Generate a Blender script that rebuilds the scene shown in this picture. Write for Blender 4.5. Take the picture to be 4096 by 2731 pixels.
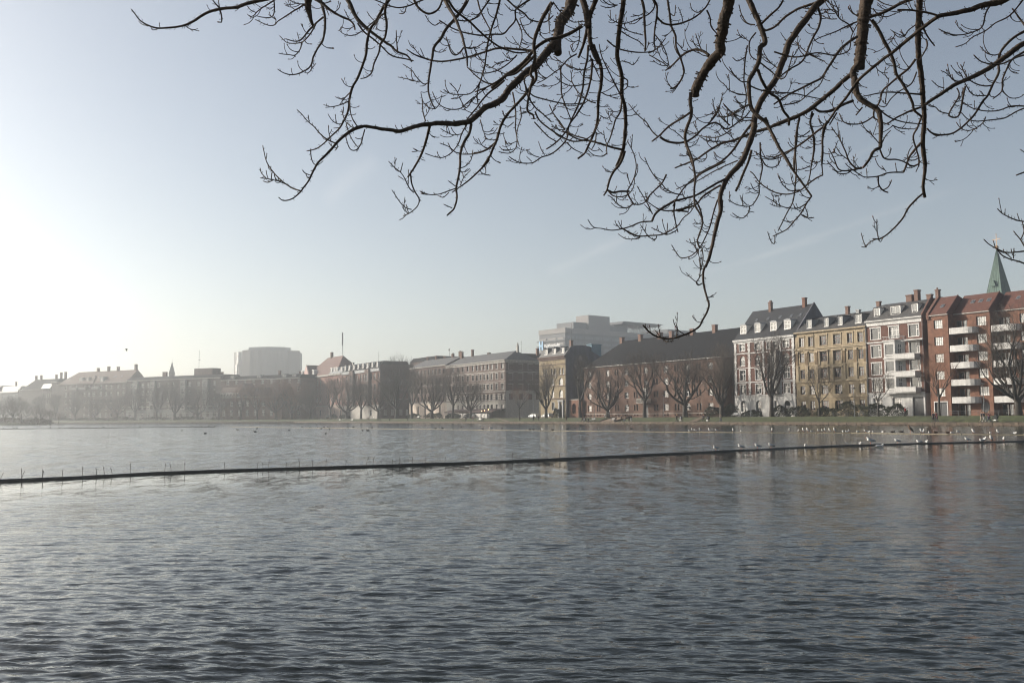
import bpy, bmesh, math, random
import numpy as np
from mathutils import Vector, Matrix, noise as mnoise

for o in list(bpy.data.objects): bpy.data.objects.remove(o)
scene = bpy.context.scene
COL = scene.collection
R = math.radians

# ---------------- camera ----------------
EYE = 1.8                       # metres above the lake
F = 3800.0; CX = 2048.0; CY = 1365.5
PITCH = math.atan((1670 - CY) / F); ROLL = 0.006
cam_d = bpy.data.cameras.new('camera'); cam = bpy.data.objects.new('camera', cam_d); COL.objects.link(cam)
cam_d.sensor_width = 36.0; cam_d.lens = F * 36.0 / 4096.0; cam_d.clip_start = 0.1; cam_d.clip_end = 6000
cam.matrix_world = Matrix.Translation((0, 0, EYE)) @ Matrix.Rotation(PITCH, 4, 'X') @ Matrix.Rotation(ROLL, 4, 'Y') @ Matrix.Rotation(R(90), 4, 'X')
scene.camera = cam
scene.cycles.filter_width = 1.1
scene.render.resolution_x = 1024; scene.render.resolution_y = 682

# ---------------- world, sun, exposure ----------------
SUN_AZ = R(-70.0); SUN_EL = R(22.0)      # azimuth from +Y, negative = left of the view
w = bpy.data.worlds.new('World'); scene.world = w; w.use_nodes = True
nt = w.node_tree; nt.nodes.clear()
out = nt.nodes.new('ShaderNodeOutputWorld'); bg = nt.nodes.new('ShaderNodeBackground')
sky = nt.nodes.new('ShaderNodeTexSky'); sky.sky_type = 'NISHITA'; sky.sun_disc = False
sky.sun_elevation = SUN_EL; sky.sun_rotation = SUN_AZ
sky.air_density = 1.0; sky.dust_density = 1.2; sky.ozone_density = 1.0; sky.altitude = 0
bg.inputs['Strength'].default_value = 0.085
tc = nt.nodes.new('ShaderNodeTexCoord')
def vnode(op, a=None, b=None):
    n = nt.nodes.new('ShaderNodeVectorMath'); n.operation = op
    if a is not None: nt.links.new(a, n.inputs[0])
    if b is not None: n.inputs[1].default_value = b
    return n
def mnode(op, a=None, b=None, c=None):
    n = nt.nodes.new('ShaderNodeMath'); n.operation = op
    for i, v in enumerate((a, b, c)):
        if v is None: continue
        if isinstance(v, (int, float)): n.inputs[i].default_value = v
        else: nt.links.new(v, n.inputs[i])
    return n.outputs[0]
def skydir(az, el):
    az, el = R(az), R(el); return Vector((math.sin(az)*math.cos(el), math.cos(az)*math.cos(el), math.sin(el)))
streak = None
# thin high contrails and wisps: (azimuth, elevation) of both ends, half width in degrees, strength
for (a0, e0, a1, e1, hw, st) in ((2.0, 8.6, 7.6, 10.9, .26, .09), (13.5, 8.9, 26.0, 12.4, .16, .07), (9.0, 7.8, 19.0, 10.2, .12, .05), (17, 13.2, 27, 17.2, .12, .05), (-11.5, 12.6, -8.0, 15.5, .5, .07), (-9.5, 20.5, -7.6, 23.5, .7, .09)):
    p, q = skydir(a0, e0), skydir(a1, e1); nrm = p.cross(q).normalized(); mid = (p + q).normalized(); half = math.cos(p.angle(q) / 2)
    d = vnode('DOT_PRODUCT', tc.outputs['Generated'], nrm); m = vnode('DOT_PRODUCT', tc.outputs['Generated'], mid)
    nz = nt.nodes.new('ShaderNodeTexNoise'); nz.inputs['Scale'].default_value = 26; nz.inputs['Detail'].default_value = 5
    nt.links.new(tc.outputs['Generated'], nz.inputs['Vector'])
    dd = mnode('ADD', d.outputs['Value'], mnode('MULTIPLY', mnode('SUBTRACT', nz.outputs['Fac'], .5), R(hw) * 1.2))
    g = mnode('POWER', 2.718, mnode('MULTIPLY', mnode('MULTIPLY', dd, dd), -1.0 / R(hw) ** 2))
    e = nt.nodes.new('ShaderNodeMapRange'); e.interpolation_type = 'SMOOTHSTEP'
    nt.links.new(m.outputs['Value'], e.inputs['Value']); e.inputs['From Min'].default_value = half; e.inputs['From Max'].default_value = half + (1 - half) * .45
    v = mnode('MULTIPLY', mnode('MULTIPLY', g, e.outputs[0]), mnode('MULTIPLY', nz.outputs['Fac'], st * 2))
    streak = v if streak is None else mnode('ADD', streak, v)
gain = mnode('ADD', streak, 1.0)
mixc = nt.nodes.new('ShaderNodeMix'); mixc.data_type = 'RGBA'; mixc.blend_type = 'MIX'
lum = nt.nodes.new('ShaderNodeRGBToBW'); nt.links.new(sky.outputs[0], lum.inputs[0])
white = nt.nodes.new('ShaderNodeVectorMath'); white.operation = 'SCALE'; white.inputs[0].default_value = (1.16, 1.11, 1.05); nt.links.new(lum.outputs[0], white.inputs['Scale'])
whiten = mnode('ADD', streak, .40)      # even whitening painted over the whole sky to mute its blue
nt.links.new(whiten, mixc.inputs['Factor']); nt.links.new(sky.outputs[0], mixc.inputs['A']); nt.links.new(white.outputs[0], mixc.inputs['B'])
sc2 = nt.nodes.new('ShaderNodeVectorMath'); sc2.operation = 'SCALE'; nt.links.new(mixc.outputs['Result'], sc2.inputs[0]); nt.links.new(gain, sc2.inputs['Scale'])
nt.links.new(sc2.outputs[0], bg.inputs['Color']); nt.links.new(bg.outputs[0], out.inputs['Surface'])

sl = bpy.data.lights.new('sun', 'SUN'); sl.energy = 4.8; sl.angle = R(0.5); sl.color = (1.0, .92, .80)
so = bpy.data.objects.new('sun', sl); COL.objects.link(so)
S = Vector((math.sin(SUN_AZ)*math.cos(SUN_EL), math.cos(SUN_AZ)*math.cos(SUN_EL), math.sin(SUN_EL)))
so.rotation_euler = S.to_track_quat('Z', 'Y').to_euler(); so.location = S * 60
scene.view_settings.view_transform = 'Standard'; scene.view_settings.look = 'None'; scene.view_settings.gamma = 1
scene.view_settings.exposure = 0.76

# ---------------- helpers ----------------
def ray(px, py):
    x = (px - CX) / F; z = -(py - CY) / F
    c, s = math.cos(ROLL), math.sin(ROLL); x, z = c*x + s*z, -s*x + c*z
    c, s = math.cos(PITCH), math.sin(PITCH)
    return Vector((x, c - z*s, s + z*c))
def on_water(px, py, z=0.0):
    r = ray(px, py); t = (z - EYE) / r.z; return Vector((r.x*t, r.y*t, z))
def tag(o, label=None, cat=None, group=None, kind=None):
    if label: o['label'] = label
    if cat: o['category'] = cat
    if group: o['group'] = group
    if kind: o['kind'] = kind
    return o
def empty(name, label, cat, loc=(0,0,0), rz=0.0, group=None):
    o = bpy.data.objects.new(name, None); COL.objects.link(o); o.location = loc; o.rotation_euler = (0, 0, rz)
    o.empty_display_size = .2
    return tag(o, label, cat, group)

MATS = {}
def mat(name, col, rough=.8, var=0.0, scale=1.0, bump=0.0, bscale=20.0, metal=0.0, spec=None, col2=None, stretch=(1,1,1), ior=None, wave=None, streaks=0.0):
    if name in MATS: return MATS[name]
    m = bpy.data.materials.new(name); m.use_nodes = True; t = m.node_tree; b = t.nodes['Principled BSDF']
    b.inputs['Roughness'].default_value = rough; b.inputs['Metallic'].default_value = metal
    if spec is not None: b.inputs['Specular IOR Level'].default_value = spec
    if ior: b.inputs['IOR'].default_value = ior
    b.inputs['Base Color'].default_value = (*col, 1)
    tcn = t.nodes.new('ShaderNodeTexCoord')
    mp = t.nodes.new('ShaderNodeMapping'); mp.inputs['Scale'].default_value = stretch; t.links.new(tcn.outputs['Object'], mp.inputs['Vector'])
    last = None
    if var > 0 or col2:
        n = t.nodes.new('ShaderNodeTexNoise'); n.inputs['Scale'].default_value = scale; n.inputs['Detail'].default_value = 6; n.inputs['Roughness'].default_value = .65
        t.links.new(mp.outputs[0], n.inputs['Vector'])
        cr = t.nodes.new('ShaderNodeValToRGB'); cr.color_ramp.elements[0].position = .35; cr.color_ramp.elements[1].position = .65
        c2 = col2 if col2 else tuple(min(1, c*(1+var)) for c in col)
        c1 = col if col2 else tuple(c*(1-var) for c in col)
        cr.color_ramp.elements[0].color = (*c1, 1); cr.color_ramp.elements[1].color = (*c2, 1)
        t.links.new(n.outputs['Fac'], cr.inputs[0]); last = cr.outputs[0]
    if streaks > 0:
        n2 = t.nodes.new('ShaderNodeTexNoise'); n2.inputs['Scale'].default_value = 1.0; n2.inputs['Detail'].default_value = 4
        mp2 = t.nodes.new('ShaderNodeMapping'); mp2.inputs['Scale'].default_value = (1.6, 1.6, .12); t.links.new(tcn.outputs['Object'], mp2.inputs['Vector']); t.links.new(mp2.outputs[0], n2.inputs['Vector'])
        mr = t.nodes.new('ShaderNodeMapRange'); mr.inputs['From Min'].default_value = .3; mr.inputs['From Max'].default_value = .7; mr.inputs['To Min'].default_value = 1 - streaks; mr.inputs['To Max'].default_value = 1 + streaks*.3
        t.links.new(n2.outputs['Fac'], mr.inputs['Value'])
        vm = t.nodes.new('ShaderNodeVectorMath'); vm.operation = 'SCALE'
        if last is not None: t.links.new(last, vm.inputs[0])
        else: vm.inputs[0].default_value = col
        t.links.new(mr.outputs[0], vm.inputs['Scale']); last = vm.outputs[0]
    if last is not None: t.links.new(last, b.inputs['Base Color'])
    if wave:
        wv = t.nodes.new('ShaderNodeTexWave'); wv.bands_direction = wave[0]; wv.inputs['Scale'].default_value = wave[1]; wv.inputs['Distortion'].default_value = .6
        t.links.new(tcn.outputs['Object'], wv.inputs['Vector'])
        mx = t.nodes.new('ShaderNodeMapRange'); mx.inputs['To Min'].default_value = wave[2]; mx.inputs['To Max'].default_value = 1.0; t.links.new(wv.outputs['Fac'], mx.inputs['Value'])
        vm = t.nodes.new('ShaderNodeVectorMath'); vm.operation = 'SCALE'
        if last is not None: t.links.new(last, vm.inputs[0])
        else: vm.inputs[0].default_value = col
        t.links.new(mx.outputs[0], vm.inputs['Scale']); t.links.new(vm.outputs[0], b.inputs['Base Color'])
    if bump > 0:
        n = t.nodes.new('ShaderNodeTexNoise'); n.inputs['Scale'].default_value = bscale; n.inputs['Detail'].default_value = 5; t.links.new(mp.outputs[0], n.inputs['Vector'])
        bp = t.nodes.new('ShaderNodeBump'); bp.inputs['Strength'].default_value = bump; bp.inputs['Distance'].default_value = .02
        t.links.new(n.outputs['Fac'], bp.inputs['Height']); t.links.new(bp.outputs[0], b.inputs['Normal'])
    MATS[name] = m; return m

class MB:
    """collects shapes and links them as one mesh object"""
    def __init__(s, xf=None): s.v = []; s.f = []; s.mi = []; s.m = 0; s.xf = xf or Matrix()
    def add(s, vs, fs):
        b = len(s.v); xf = s.xf
        s.v.extend([tuple(xf @ Vector(p)) for p in vs])
        for f in fs: s.f.append([i + b for i in f]); s.mi.append(s.m)
    def quad(s, a, b, c, d): s.add([a, b, c, d], [(0, 1, 2, 3)])
    def box(s, x0, x1, y0, y1, z0, z1):
        s.add([(x0,y0,z0),(x1,y0,z0),(x1,y1,z0),(x0,y1,z0),(x0,y0,z1),(x1,y0,z1),(x1,y1,z1),(x0,y1,z1)],
              [(3,2,1,0),(4,5,6,7),(0,1,5,4),(1,2,6,5),(2,3,7,6),(3,0,4,7)])
    def prism(s, poly, a0, a1, axis='x'):
        n = len(poly); vs = []
        for a in (a0, a1):
            for (p, q) in poly: vs.append((a, p, q) if axis == 'x' else ((p, a, q) if axis == 'y' else (p, q, a)))
        s.add(vs, [tuple(range(n))[::-1], tuple(range(n, 2*n))] + [(i, (i+1) % n, n+(i+1) % n, n+i) for i in range(n)])
    def tube(s, pts, rad, n=6, cap=True, jit=0.0, rng=None):
        pts = [Vector(p) for p in pts]; k = len(pts)
        if isinstance(rad, (int, float)): rad = [rad]*k
        T = []
        for i in range(k):
            d = (pts[min(i+1, k-1)] - pts[max(i-1, 0)]); T.append(d.normalized() if d.length > 1e-9 else Vector((0, 0, 1)))
        up = Vector((0, 0, 1)) if abs(T[0].z) < .9 else Vector((1, 0, 0))
        X = T[0].cross(up).normalized(); vs = []
        for i in range(k):
            X = (X - T[i]*X.dot(T[i])); X = X.normalized() if X.length > 1e-6 else T[i].orthogonal().normalized()
            Y = T[i].cross(X)
            for j in range(n):
                a = 2*math.pi*j/n; r = rad[i]*(1 + (rng.uniform(-jit, jit) if jit else 0))
                vs.append(pts[i] + X*(math.cos(a)*r) + Y*(math.sin(a)*r))
        fs = [(i*n+j, i*n+(j+1) % n, (i+1)*n+(j+1) % n, (i+1)*n+j) for i in range(k-1) for j in range(n)]
        if cap: fs += [tuple(range(n))[::-1], tuple(range((k-1)*n, k*n))]
        s.add(vs, fs)
    def ell(s, c, rx, ry, rz, nu=8, nv=6, rot=None):
        vs = []; fs = []
        for i in range(nv+1):
            t = math.pi*i/nv
            for j in range(nu):
                a = 2*math.pi*j/nu; p = Vector((rx*math.sin(t)*math.cos(a), ry*math.sin(t)*math.sin(a), rz*math.cos(t)))
                if rot: p = rot @ p
                vs.append(p + Vector(c))
        for i in range(nv):
            for j in range(nu): fs.append((i*nu+j, (i+1)*nu+j, (i+1)*nu+(j+1) % nu, i*nu+(j+1) % nu))
        s.add(vs, fs)
    def mesh(s, name, mats, smooth=False):
        me = bpy.data.meshes.new(name); me.from_pydata(s.v, [], s.f)
        for m in (mats if isinstance(mats, (list, tuple)) else [mats]): me.materials.append(m)
        if any(s.mi): me.polygons.foreach_set('material_index', s.mi)
        if smooth: me.polygons.foreach_set('use_smooth', [True]*len(s.f))
        me.update(); return me
    def build(s, name, mats, parent=None, smooth=False, loc=None):
        return put(name, s.mesh(name, mats, smooth), parent, loc)
def put(name, me, parent=None, loc=None, mtx=None):
    o = bpy.data.objects.new(name, me); COL.objects.link(o)
    if parent: o.parent = parent
    if mtx is not None: o.matrix_local = mtx
    elif loc is not None: o.location = loc
    return o
def copy_tree(o, parent=None):
    c = o.copy(); COL.objects.link(c)
    if parent: c.parent = parent
    for ch in o.children: copy_tree(ch, c)
    return c
def catmull(P, step):
    out = []; n = len(P)
    for i in range(n-1):
        p0, p1, p2, p3 = P[max(i-1, 0)], P[i], P[i+1], P[min(i+2, n-1)]
        L = math.dist(p1[:2], p2[:2]) if len(p1) == 2 else math.dist(p1, p2)
        k = max(1, int(round(L/step)))
        for j in range(k):
            t = j/k; t2 = t*t; t3 = t2*t
            out.append(tuple(.5*((2*b) + (-a+c)*t + (2*a-5*b+4*c-d)*t2 + (-a+3*b-3*c+d)*t3) for a, b, c, d in zip(p0, p1, p2, p3)))
    out.append(tuple(P[-1])); return out

# ---------------- the two shore lines (metres) ----------------
# a point (s, d): s runs along the shore (to the right in view), d is the distance inland of the quay edge
a_ = math.atan2(2298., 3800.); U1 = Vector((math.sin(a_), -math.cos(a_), 0)); N1 = Vector((math.cos(a_), math.sin(a_), 0)); D1 = 144.65
b_ = math.atan2(6648., 3800.); U2 = Vector((math.sin(b_), -math.cos(b_), 0)); N2 = Vector((math.cos(b_), math.sin(b_), 0)); D2 = 339.67
def P1(s, d, z=0.0): p = U1*s + N1*(D1+d); p.z = z; return p
def P2(s, d, z=0.0): p = U2*s + N2*(D2+d); p.z = z; return p
RZ1 = math.atan2(U1.y, U1.x); RZ2 = math.atan2(U2.y, U2.x)
GZ = 1.65                        # street level above the lake
# ---------------- ground, quay, lake ----------------
# corner where the two shore lines meet
def line_x(p, u, q, v):
    den = u.x*v.y - u.y*v.x; t = ((q.x-p.x)*v.y - (q.y-p.y)*v.x)/den; return p + u*t
def shore(d):           # plan polyline of the far shore at distance d inland, left end to right end
    c = line_x(P1(0, d), U1, P2(0, d), U2)
    return [P2(-1250, d), c, P1(420, d)]
m_bank = mat('bank_grass', (.034, .043, .012), 1.0, .55, .9, .6, 6, col2=None)
m_street = mat('street_asphalt', (.06, .058, .055), .95, .25, .4)
m_path = mat('gravel_path', (.12, .09, .066), .95, .2, .6)
m_quay = mat('quay_stone', (.095, .07, .05), .9, .42, .9, .5, 5, stretch=(1, 1, 2.5), streaks=.45)
prof = [(0.0, .58), (4.2, .60), (4.6, .78), (7.8, GZ - .03), (8.6, GZ + .01), (14, GZ + .01)]
def strip(name, d0, z0, d1, z1, m, seg=3.0, rough=0.0, kind='structure'):
    mb = MB(); a, b = shore(d0), shore(d1); A = []; B = []
    for k in (0, 1):
        L = (a[k+1] - a[k]).length; n = int(L/seg)
        for i in range(n + (k == 1)):
            t = i/n; A.append(a[k].lerp(a[k+1], t)); B.append(b[k].lerp(b[k+1], t))
    vs = []; nn = 6 if rough else 1
    for i in range(len(A)):
        for j in range(nn+1):
            t = j/nn; p = A[i].lerp(B[i], t); z = z0 + (z1-z0)*t
            if rough and 0 < j < nn: z += rough*mnoise.noise(Vector((p.x*.5, p.y*.5, 3.1)))
            vs.append((p.x, p.y, z))
    w_ = nn+1
    fs = [(i*w_+j, i*w_+j+1, (i+1)*w_+j+1, (i+1)*w_+j) for i in range(len(A)-1) for j in range(nn)]
    mb.add(vs, [f[::-1] for f in fs]); o = mb.build(name, m); return tag(o, kind=kind)
# one land sheet reaching the haze horizon, cut along the shore
mb = MB(); sh = shore(8.6); far = [Vector((1500, -500, 0)), Vector((1500, 1500, 0)), Vector((-1500, 1500, 0))]
poly = [(p.x, p.y, GZ) for p in sh + far]; mb.add(poly, [tuple(range(len(poly)))])
tag(mb.build('ground', m_street), kind='structure')
strip('quay_path', 0.0, .58, 4.2, .60, m_path, 6)
strip('grass_bank', 4.2, .60, 8.6, GZ, m_bank, 1.6, .16)
strip('street_verge', 8.6, GZ + .004, 12.0, GZ + .012, mat('verge', (.085, .075, .05), 1, .4, .5), 6)
# quay wall: stone face built of separate courses with open joints
mb = MB()
for (pa, pb, rgh) in ((shore(0)[1], shore(0)[2], 1), (shore(0)[0], shore(0)[1], 1)):
    u = (pb-pa); L = u.length; u.normalize(); n = Vector((-u.y, u.x, 0)); rng = random.Random(5); x = 0
    if n.dot(N1) < 0: n = -n
    while x < L:
        l = rng.uniform(1.3, 2.6)
        for (z0, z1) in ((.13, .575),):
            off = rng.uniform(-.02, .05); e = .03; q0 = pa + u*(x+e) - n*(.10+off); q1 = pa + u*(x+l-e) - n*(.10+off); b0 = pa + u*(x+e) + n*.5; b1 = pa + u*(x+l-e) + n*.5
            zz = z1 + rng.uniform(-.02, .03)
            mb.add([(q0.x,q0.y,z0),(q1.x,q1.y,z0),(b1.x,b1.y,z0),(b0.x,b0.y,z0),(q0.x,q0.y,zz),(q1.x,q1.y,zz),(b1.x,b1.y,zz),(b0.x,b0.y,zz)],
                   [(3,2,1,0),(4,5,6,7),(0,1,5,4),(1,2,6,5),(2,3,7,6),(3,0,4,7)])
        for k in range(3):      # rough footing stones at the waterline
            c = pa + u*(x + rng.uniform(0, l)) - n*rng.uniform(.1, .45); r = rng.uniform(.12, .32)
            mb.ell((c.x, c.y, -.04), r, r*.8, rng.uniform(.1, .2), 6, 4)
        x += l
    q0 = pa - n*.03; q1 = pb - n*.03; mb.add([(q0.x,q0.y,-.5),(q1.x,q1.y,-.5),(q1.x,q1.y,.56),(q0.x,q0.y,.56)], [(0,1,2,3)])
tag(mb.build('quay_wall', m_quay), 'low pale stone quay wall along the far shore of the lake', 'quay wall')
# near shore under the photographer
mb = MB(); mb.box(-60, 60, -45, 1.2, -.5, .28); tag(mb.build('near_bank', m_bank), kind='structure')

# lake: fan of fine wave geometry in front of the camera, with the wind waves summed from many small components
BOOM = [Vector(p) for p in ((-60, -8, 0), (-30.5, 15.2, 0), (-15.14, 28.28, 0), (-12.83, 30.68, 0), (-9.99, 33.22, 0), (-1.5, 37.95, 0), (7.82, 46.07, 0), (20.04, 56.75, 0), (34.24, 63.95, 0), (60, 76, 0), (95, 92, 0))]
def build_lake():
    rr = [1.3]; r = 1.3
    while r < 5.2: r += .06; rr.append(r)
    while r < 760: r += min(.7*r*r/1710, .0056*r); rr.append(r)
    rr += [1000., 1500.]
    th = list(np.arange(R(-38), R(38), .00125)); th = [R(-88), R(-75), R(-62), R(-50), R(-44)] + th + [R(44), R(50), R(62), R(75), R(88)]
    Rr = np.array(rr); Th = np.array(th); dr = np.gradient(Rr)
    X = Rr[:, None]*np.sin(Th)[None, :]; Y = Rr[:, None]*np.cos(Th)[None, :]
    Z = np.zeros_like(X); rng = np.random.RandomState(11)
    # distance in front of the boom (camera side): sheltered calmer strip
    best = np.full(X.shape, 1e9); side = np.zeros(X.shape)
    for a, b in zip(BOOM[:-1], BOOM[1:]):
        ux, uy = b.x-a.x, b.y-a.y; L2 = ux*ux+uy*uy; t = np.clip(((X-a.x)*ux+(Y-a.y)*uy)/L2, 0, 1)
        dx = X-(a.x+t*ux); dy = Y-(a.y+t*uy); d = np.hypot(dx, dy); s = ux*dy-uy*dx; m = d < best
        best = np.where(m, d, best); side = np.where(m, s, side)
    infront = side < 0
    g = np.clip((best-2.5)/12.0, 0, 1); calm = np.where(infront, .16 + .84*(g*g*(3-2*g)), 1.0)
    nc = 90; Ls = .085*(.50/.085)**rng.rand(nc)
    for L in Ls:
        k = 2*math.pi/L; ang = rng.normal(R(190), R(15)) + (R(60) if rng.rand() < .12 else 0); ph = rng.rand()*6.283
        sl_ = .0305*(1.15 if .12 < L < .30 else .75); A = sl_/k
        att = np.clip((L/(dr*1.7))-1, 0, 1)[:, None]
        warp = .35*np.sin(X*.31+ph)+.35*np.sin(Y*.23+2*ph)
        a = k*(X*math.sin(ang)+Y*math.cos(ang))+ph+warp
        patch = .65+.55*np.sin(X*rng.uniform(.05, .4)+ph*3)*np.sin(Y*rng.uniform(.05, .35)+ph*5)
        Z += A*att*patch*(np.sin(a)+.30*np.cos(2*a))
    edge = np.clip((np.abs(np.abs(Th)-R(38))/R(4)), 0, 1); edge[np.abs(Th) > R(38)] = 0
    gust = .78+.34*np.sin(X*.21+.8*np.sin(Y*.13)+1)*np.sin(Y*.17+.6*np.sin(X*.11))+.22*np.sin(X*.73+Y*.9)*np.sin(Y*.61-X*.2)
    Z *= gust*calm*edge[None, :]*np.clip((Rr-1.6)/1.5, 0, 1)[:, None]
    nr, ncol = X.shape; co = np.stack([X, Y, Z], -1).reshape(-1, 3)
    idx = np.arange(nr*ncol).reshape(nr, ncol)
    q = np.stack([idx[:-1, :-1], idx[:-1, 1:], idx[1:, 1:], idx[1:, :-1]], -1).reshape(-1, 4)[:, ::-1]
    me = bpy.data.meshes.new('lake'); me.vertices.add(len(co)); me.vertices.foreach_set('co', co.ravel().astype(np.float32))
    me.loops.add(q.size); me.loops.foreach_set('vertex_index', q.ravel().astype(np.int32))
    me.polygons.add(len(q)); me.polygons.foreach_set('loop_start', np.arange(0, q.size, 4, dtype=np.int32)); me.polygons.foreach_set('loop_total', np.full(len(q), 4, np.int32))
    me.polygons.foreach_set('use_smooth', np.ones(len(q), bool)); me.update()
    at = me.attributes.new('ripple', 'FLOAT', 'POINT'); at.data.foreach_set('value', (calm*(1-.7*np.clip((Rr-14)/70, 0, 1))[:, None]).ravel().astype(np.float32))
    at = me.attributes.new('far', 'FLOAT', 'POINT'); at.data.foreach_set('value', (calm*np.clip((Rr-7)/22, 0, 1)[:, None]).ravel().astype(np.float32))
    m = bpy.data.materials.new('lake_water'); m.use_nodes = True; t = m.node_tree; b = t.nodes['Principled BSDF']
    b.inputs['Base Color'].default_value = (.012, .015, .014, 1); b.inputs['Roughness'].default_value = .045; b.inputs['IOR'].default_value = 1.333
    tcn = t.nodes.new('ShaderNodeTexCoord'); atn = t.nodes.new('ShaderNodeAttribute'); atn.attribute_name = 'ripple'
    def bump(prev, scale, dist, stretch, detail):
        mp = t.nodes.new('ShaderNodeMapping'); mp.inputs['Rotation'].default_value = (0, 0, R(14)); mp.inputs['Scale'].default_value = stretch
        t.links.new(tcn.outputs['Object'], mp.inputs['Vector']); n = t.nodes.new('ShaderNodeTexNoise'); n.inputs['Scale'].default_value = scale; n.inputs['Detail'].default_value = detail; n.inputs['Distortion'].default_value = .5
        t.links.new(mp.outputs[0], n.inputs['Vector']); bp = t.nodes.new('ShaderNodeBump'); bp.inputs['Strength'].default_value = 1; bp.inputs['Distance'].default_value = dist
        t.links.new(n.outputs['Fac'], bp.inputs['Height']); mm = t.nodes.new('ShaderNodeMath'); mm.operation = 'MULTIPLY'; mm.inputs[1].default_value = dist; t.links.new(atn.outputs['Fac'], mm.inputs[0]); t.links.new(mm.outputs[0], bp.inputs['Distance'])
        if prev: t.links.new(prev, bp.inputs['Normal'])
        return bp.outputs[0]
    n2 = bump(bump(None, 2.6, .04, (.55, 1.5, 1), 4), 10.0, .005, (.6, 1.4, 1), 2)
    # beyond the modelled waves: facet slopes taken straight from noise so they keep their spread at any distance
    mp = t.nodes.new('ShaderNodeMapping'); mp.inputs['Rotation'].default_value = (0, 0, 0); mp.inputs['Scale'].default_value = (2.0, .55, 1); t.links.new(tcn.outputs['Object'], mp.inputs['Vector'])
    n = t.nodes.new('ShaderNodeTexNoise'); n.inputs['Scale'].default_value = .8; n.inputs['Detail'].default_value = 5; n.inputs['Roughness'].default_value = .85; t.links.new(mp.outputs[0], n.inputs['Vector'])
    sb = t.nodes.new('ShaderNodeVectorMath'); sb.operation = 'SUBTRACT'; sb.inputs[1].default_value = (.5, .5, .5); t.links.new(n.outputs['Color'], sb.inputs[0])
    ml_ = t.nodes.new('ShaderNodeVectorMath'); ml_.operation = 'MULTIPLY'; ml_.inputs[1].default_value = (.16, .9, 0); t.links.new(sb.outputs[0], ml_.inputs[0])
    fa = t.nodes.new('ShaderNodeAttribute'); fa.attribute_name = 'far'; sv = t.nodes.new('ShaderNodeVectorMath'); sv.operation = 'SCALE'; t.links.new(ml_.outputs[0], sv.inputs[0]); t.links.new(fa.outputs['Fac'], sv.inputs['Scale'])
    ad = t.nodes.new('ShaderNodeVectorMath'); ad.operation = 'ADD'; t.links.new(sv.outputs[0], ad.inputs[0]); t.links.new(n2, ad.inputs[1]); nn_ = t.nodes.new('ShaderNodeVectorMath'); nn_.operation = 'NORMALIZE'; t.links.new(ad.outputs[0], nn_.inputs[0]); n2 = nn_.outputs[0]
    rg_ = t.nodes.new('ShaderNodeMath'); rg_.operation = 'MULTIPLY_ADD'; rg_.inputs[1].default_value = .09; rg_.inputs[2].default_value = .045; t.links.new(fa.outputs['Fac'], rg_.inputs[0]); t.links.new(rg_.outputs[0], b.inputs['Roughness'])
    t.links.new(n2, b.inputs['Normal']); me.materials.append(m)
    tag(put('water', me), kind='structure')
build_lake()
mb = MB(); mb.box(-1500, 1500, -60, -2, -.9, -.6); tag(mb.build('lake_bed', m_street), kind='structure')
# ---------------- building kit ----------------
M_GLASS = mat('window_glass', (.022, .026, .03), .04, spec=.7, ior=1.6)
M_SKYPANE = mat('window_glass_painted_sky', (.42, .42, .40), .08, .3, 2.5, spec=.9, ior=1.7)  # pale base colour stands in for bright sky mirrored in these panes
M_CURT = mat('window_glass_curtained', (.06, .063, .066), .08, .5, 2.5, spec=.9, ior=1.7)
M_FW = mat('white_painted_frame', (.62, .60, .57), .5, .08, 3)
M_FD = mat('dark_painted_frame', (.035, .032, .03), .5)
M_FR = mat('red_brown_frame', (.09, .03, .02), .5)
M_FG = mat('grey_frame', (.14, .145, .15), .5)
M_STONE = mat('pale_trim', (0.3312, 0.3096, 0.2808), .85, .15, 1.5, streaks=.25)
M_WHITE = mat('white_render', (.47, .46, .445), .85, .12, 1.2, .3, 8, streaks=.22)
M_OCHRE = mat('ochre_render', (.26, .205, .132), .9, .16, .9, .3, 8, streaks=.22)
M_OCHRE_D = mat('ochre_panel', (.13, .09, .05), .9, .16, .9)
M_OCHRE_T = mat('ochre_trim', (.31, .25, .17), .9, .14, 1.5, streaks=.25)
M_BR1 = mat('orange_red_brick', (.15, .072, .046), .95, .30, 1.3, .5, 14, streaks=.2)
M_BR2 = mat('dark_red_brick', (.105, .05, .036), .95, .28, 1.4, .5, 14, streaks=.2)
M_BR3 = mat('weathered_brick', (0.1044, 0.05904, 0.04176), .95, .34, .8, .5, 10, streaks=.25)
M_BR4 = mat('brown_brick', (0.09, 0.05904, 0.04896), .95, .25, .9, .5, 10, streaks=.2)
M_YB = mat('yellow_brick', (.20, .158, .098), .95, .24, .9, .5, 12, streaks=.2)
M_GABLE = mat('grey_fire_gable', (0.0828, 0.0828, 0.0972), .95, .28, .3, .4, 3, streaks=.3)
M_TILE = mat('red_roof_tile', (0.0975, 0.03375, 0.021), .8, .3, 2.0, .5, 6, wave=('X', 2.4, .55))
M_TILEB = mat('black_glazed_tile', (.014, .014, .016), .5, .3, 3.0, .8, 5, wave=('X', 2.6, .5))
M_SLATE = mat('grey_slate', (0.0375, 0.03525, 0.0345), .75, .28, 1.6, .4, 6)
M_SLATEL = mat('light_slate', (0.0825, 0.07875, 0.075), .55, .2, 1.2, .3, 6)
M_DROOF = mat('dark_slate', (.012, .012, .014), .95, .35, 1.2, .4, 5, spec=.15, wave=('Z', 3.0, .6))
M_CHIM = mat('chimney_brick', (.14, .085, .065), .95, .3, 2.5, .5, 12)
M_LEAD = mat('zinc', (0.15, 0.1575, 0.165), .5, .15, 2)
M_DOOR = mat('dark_door', (.02, .022, .025), .5)
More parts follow.
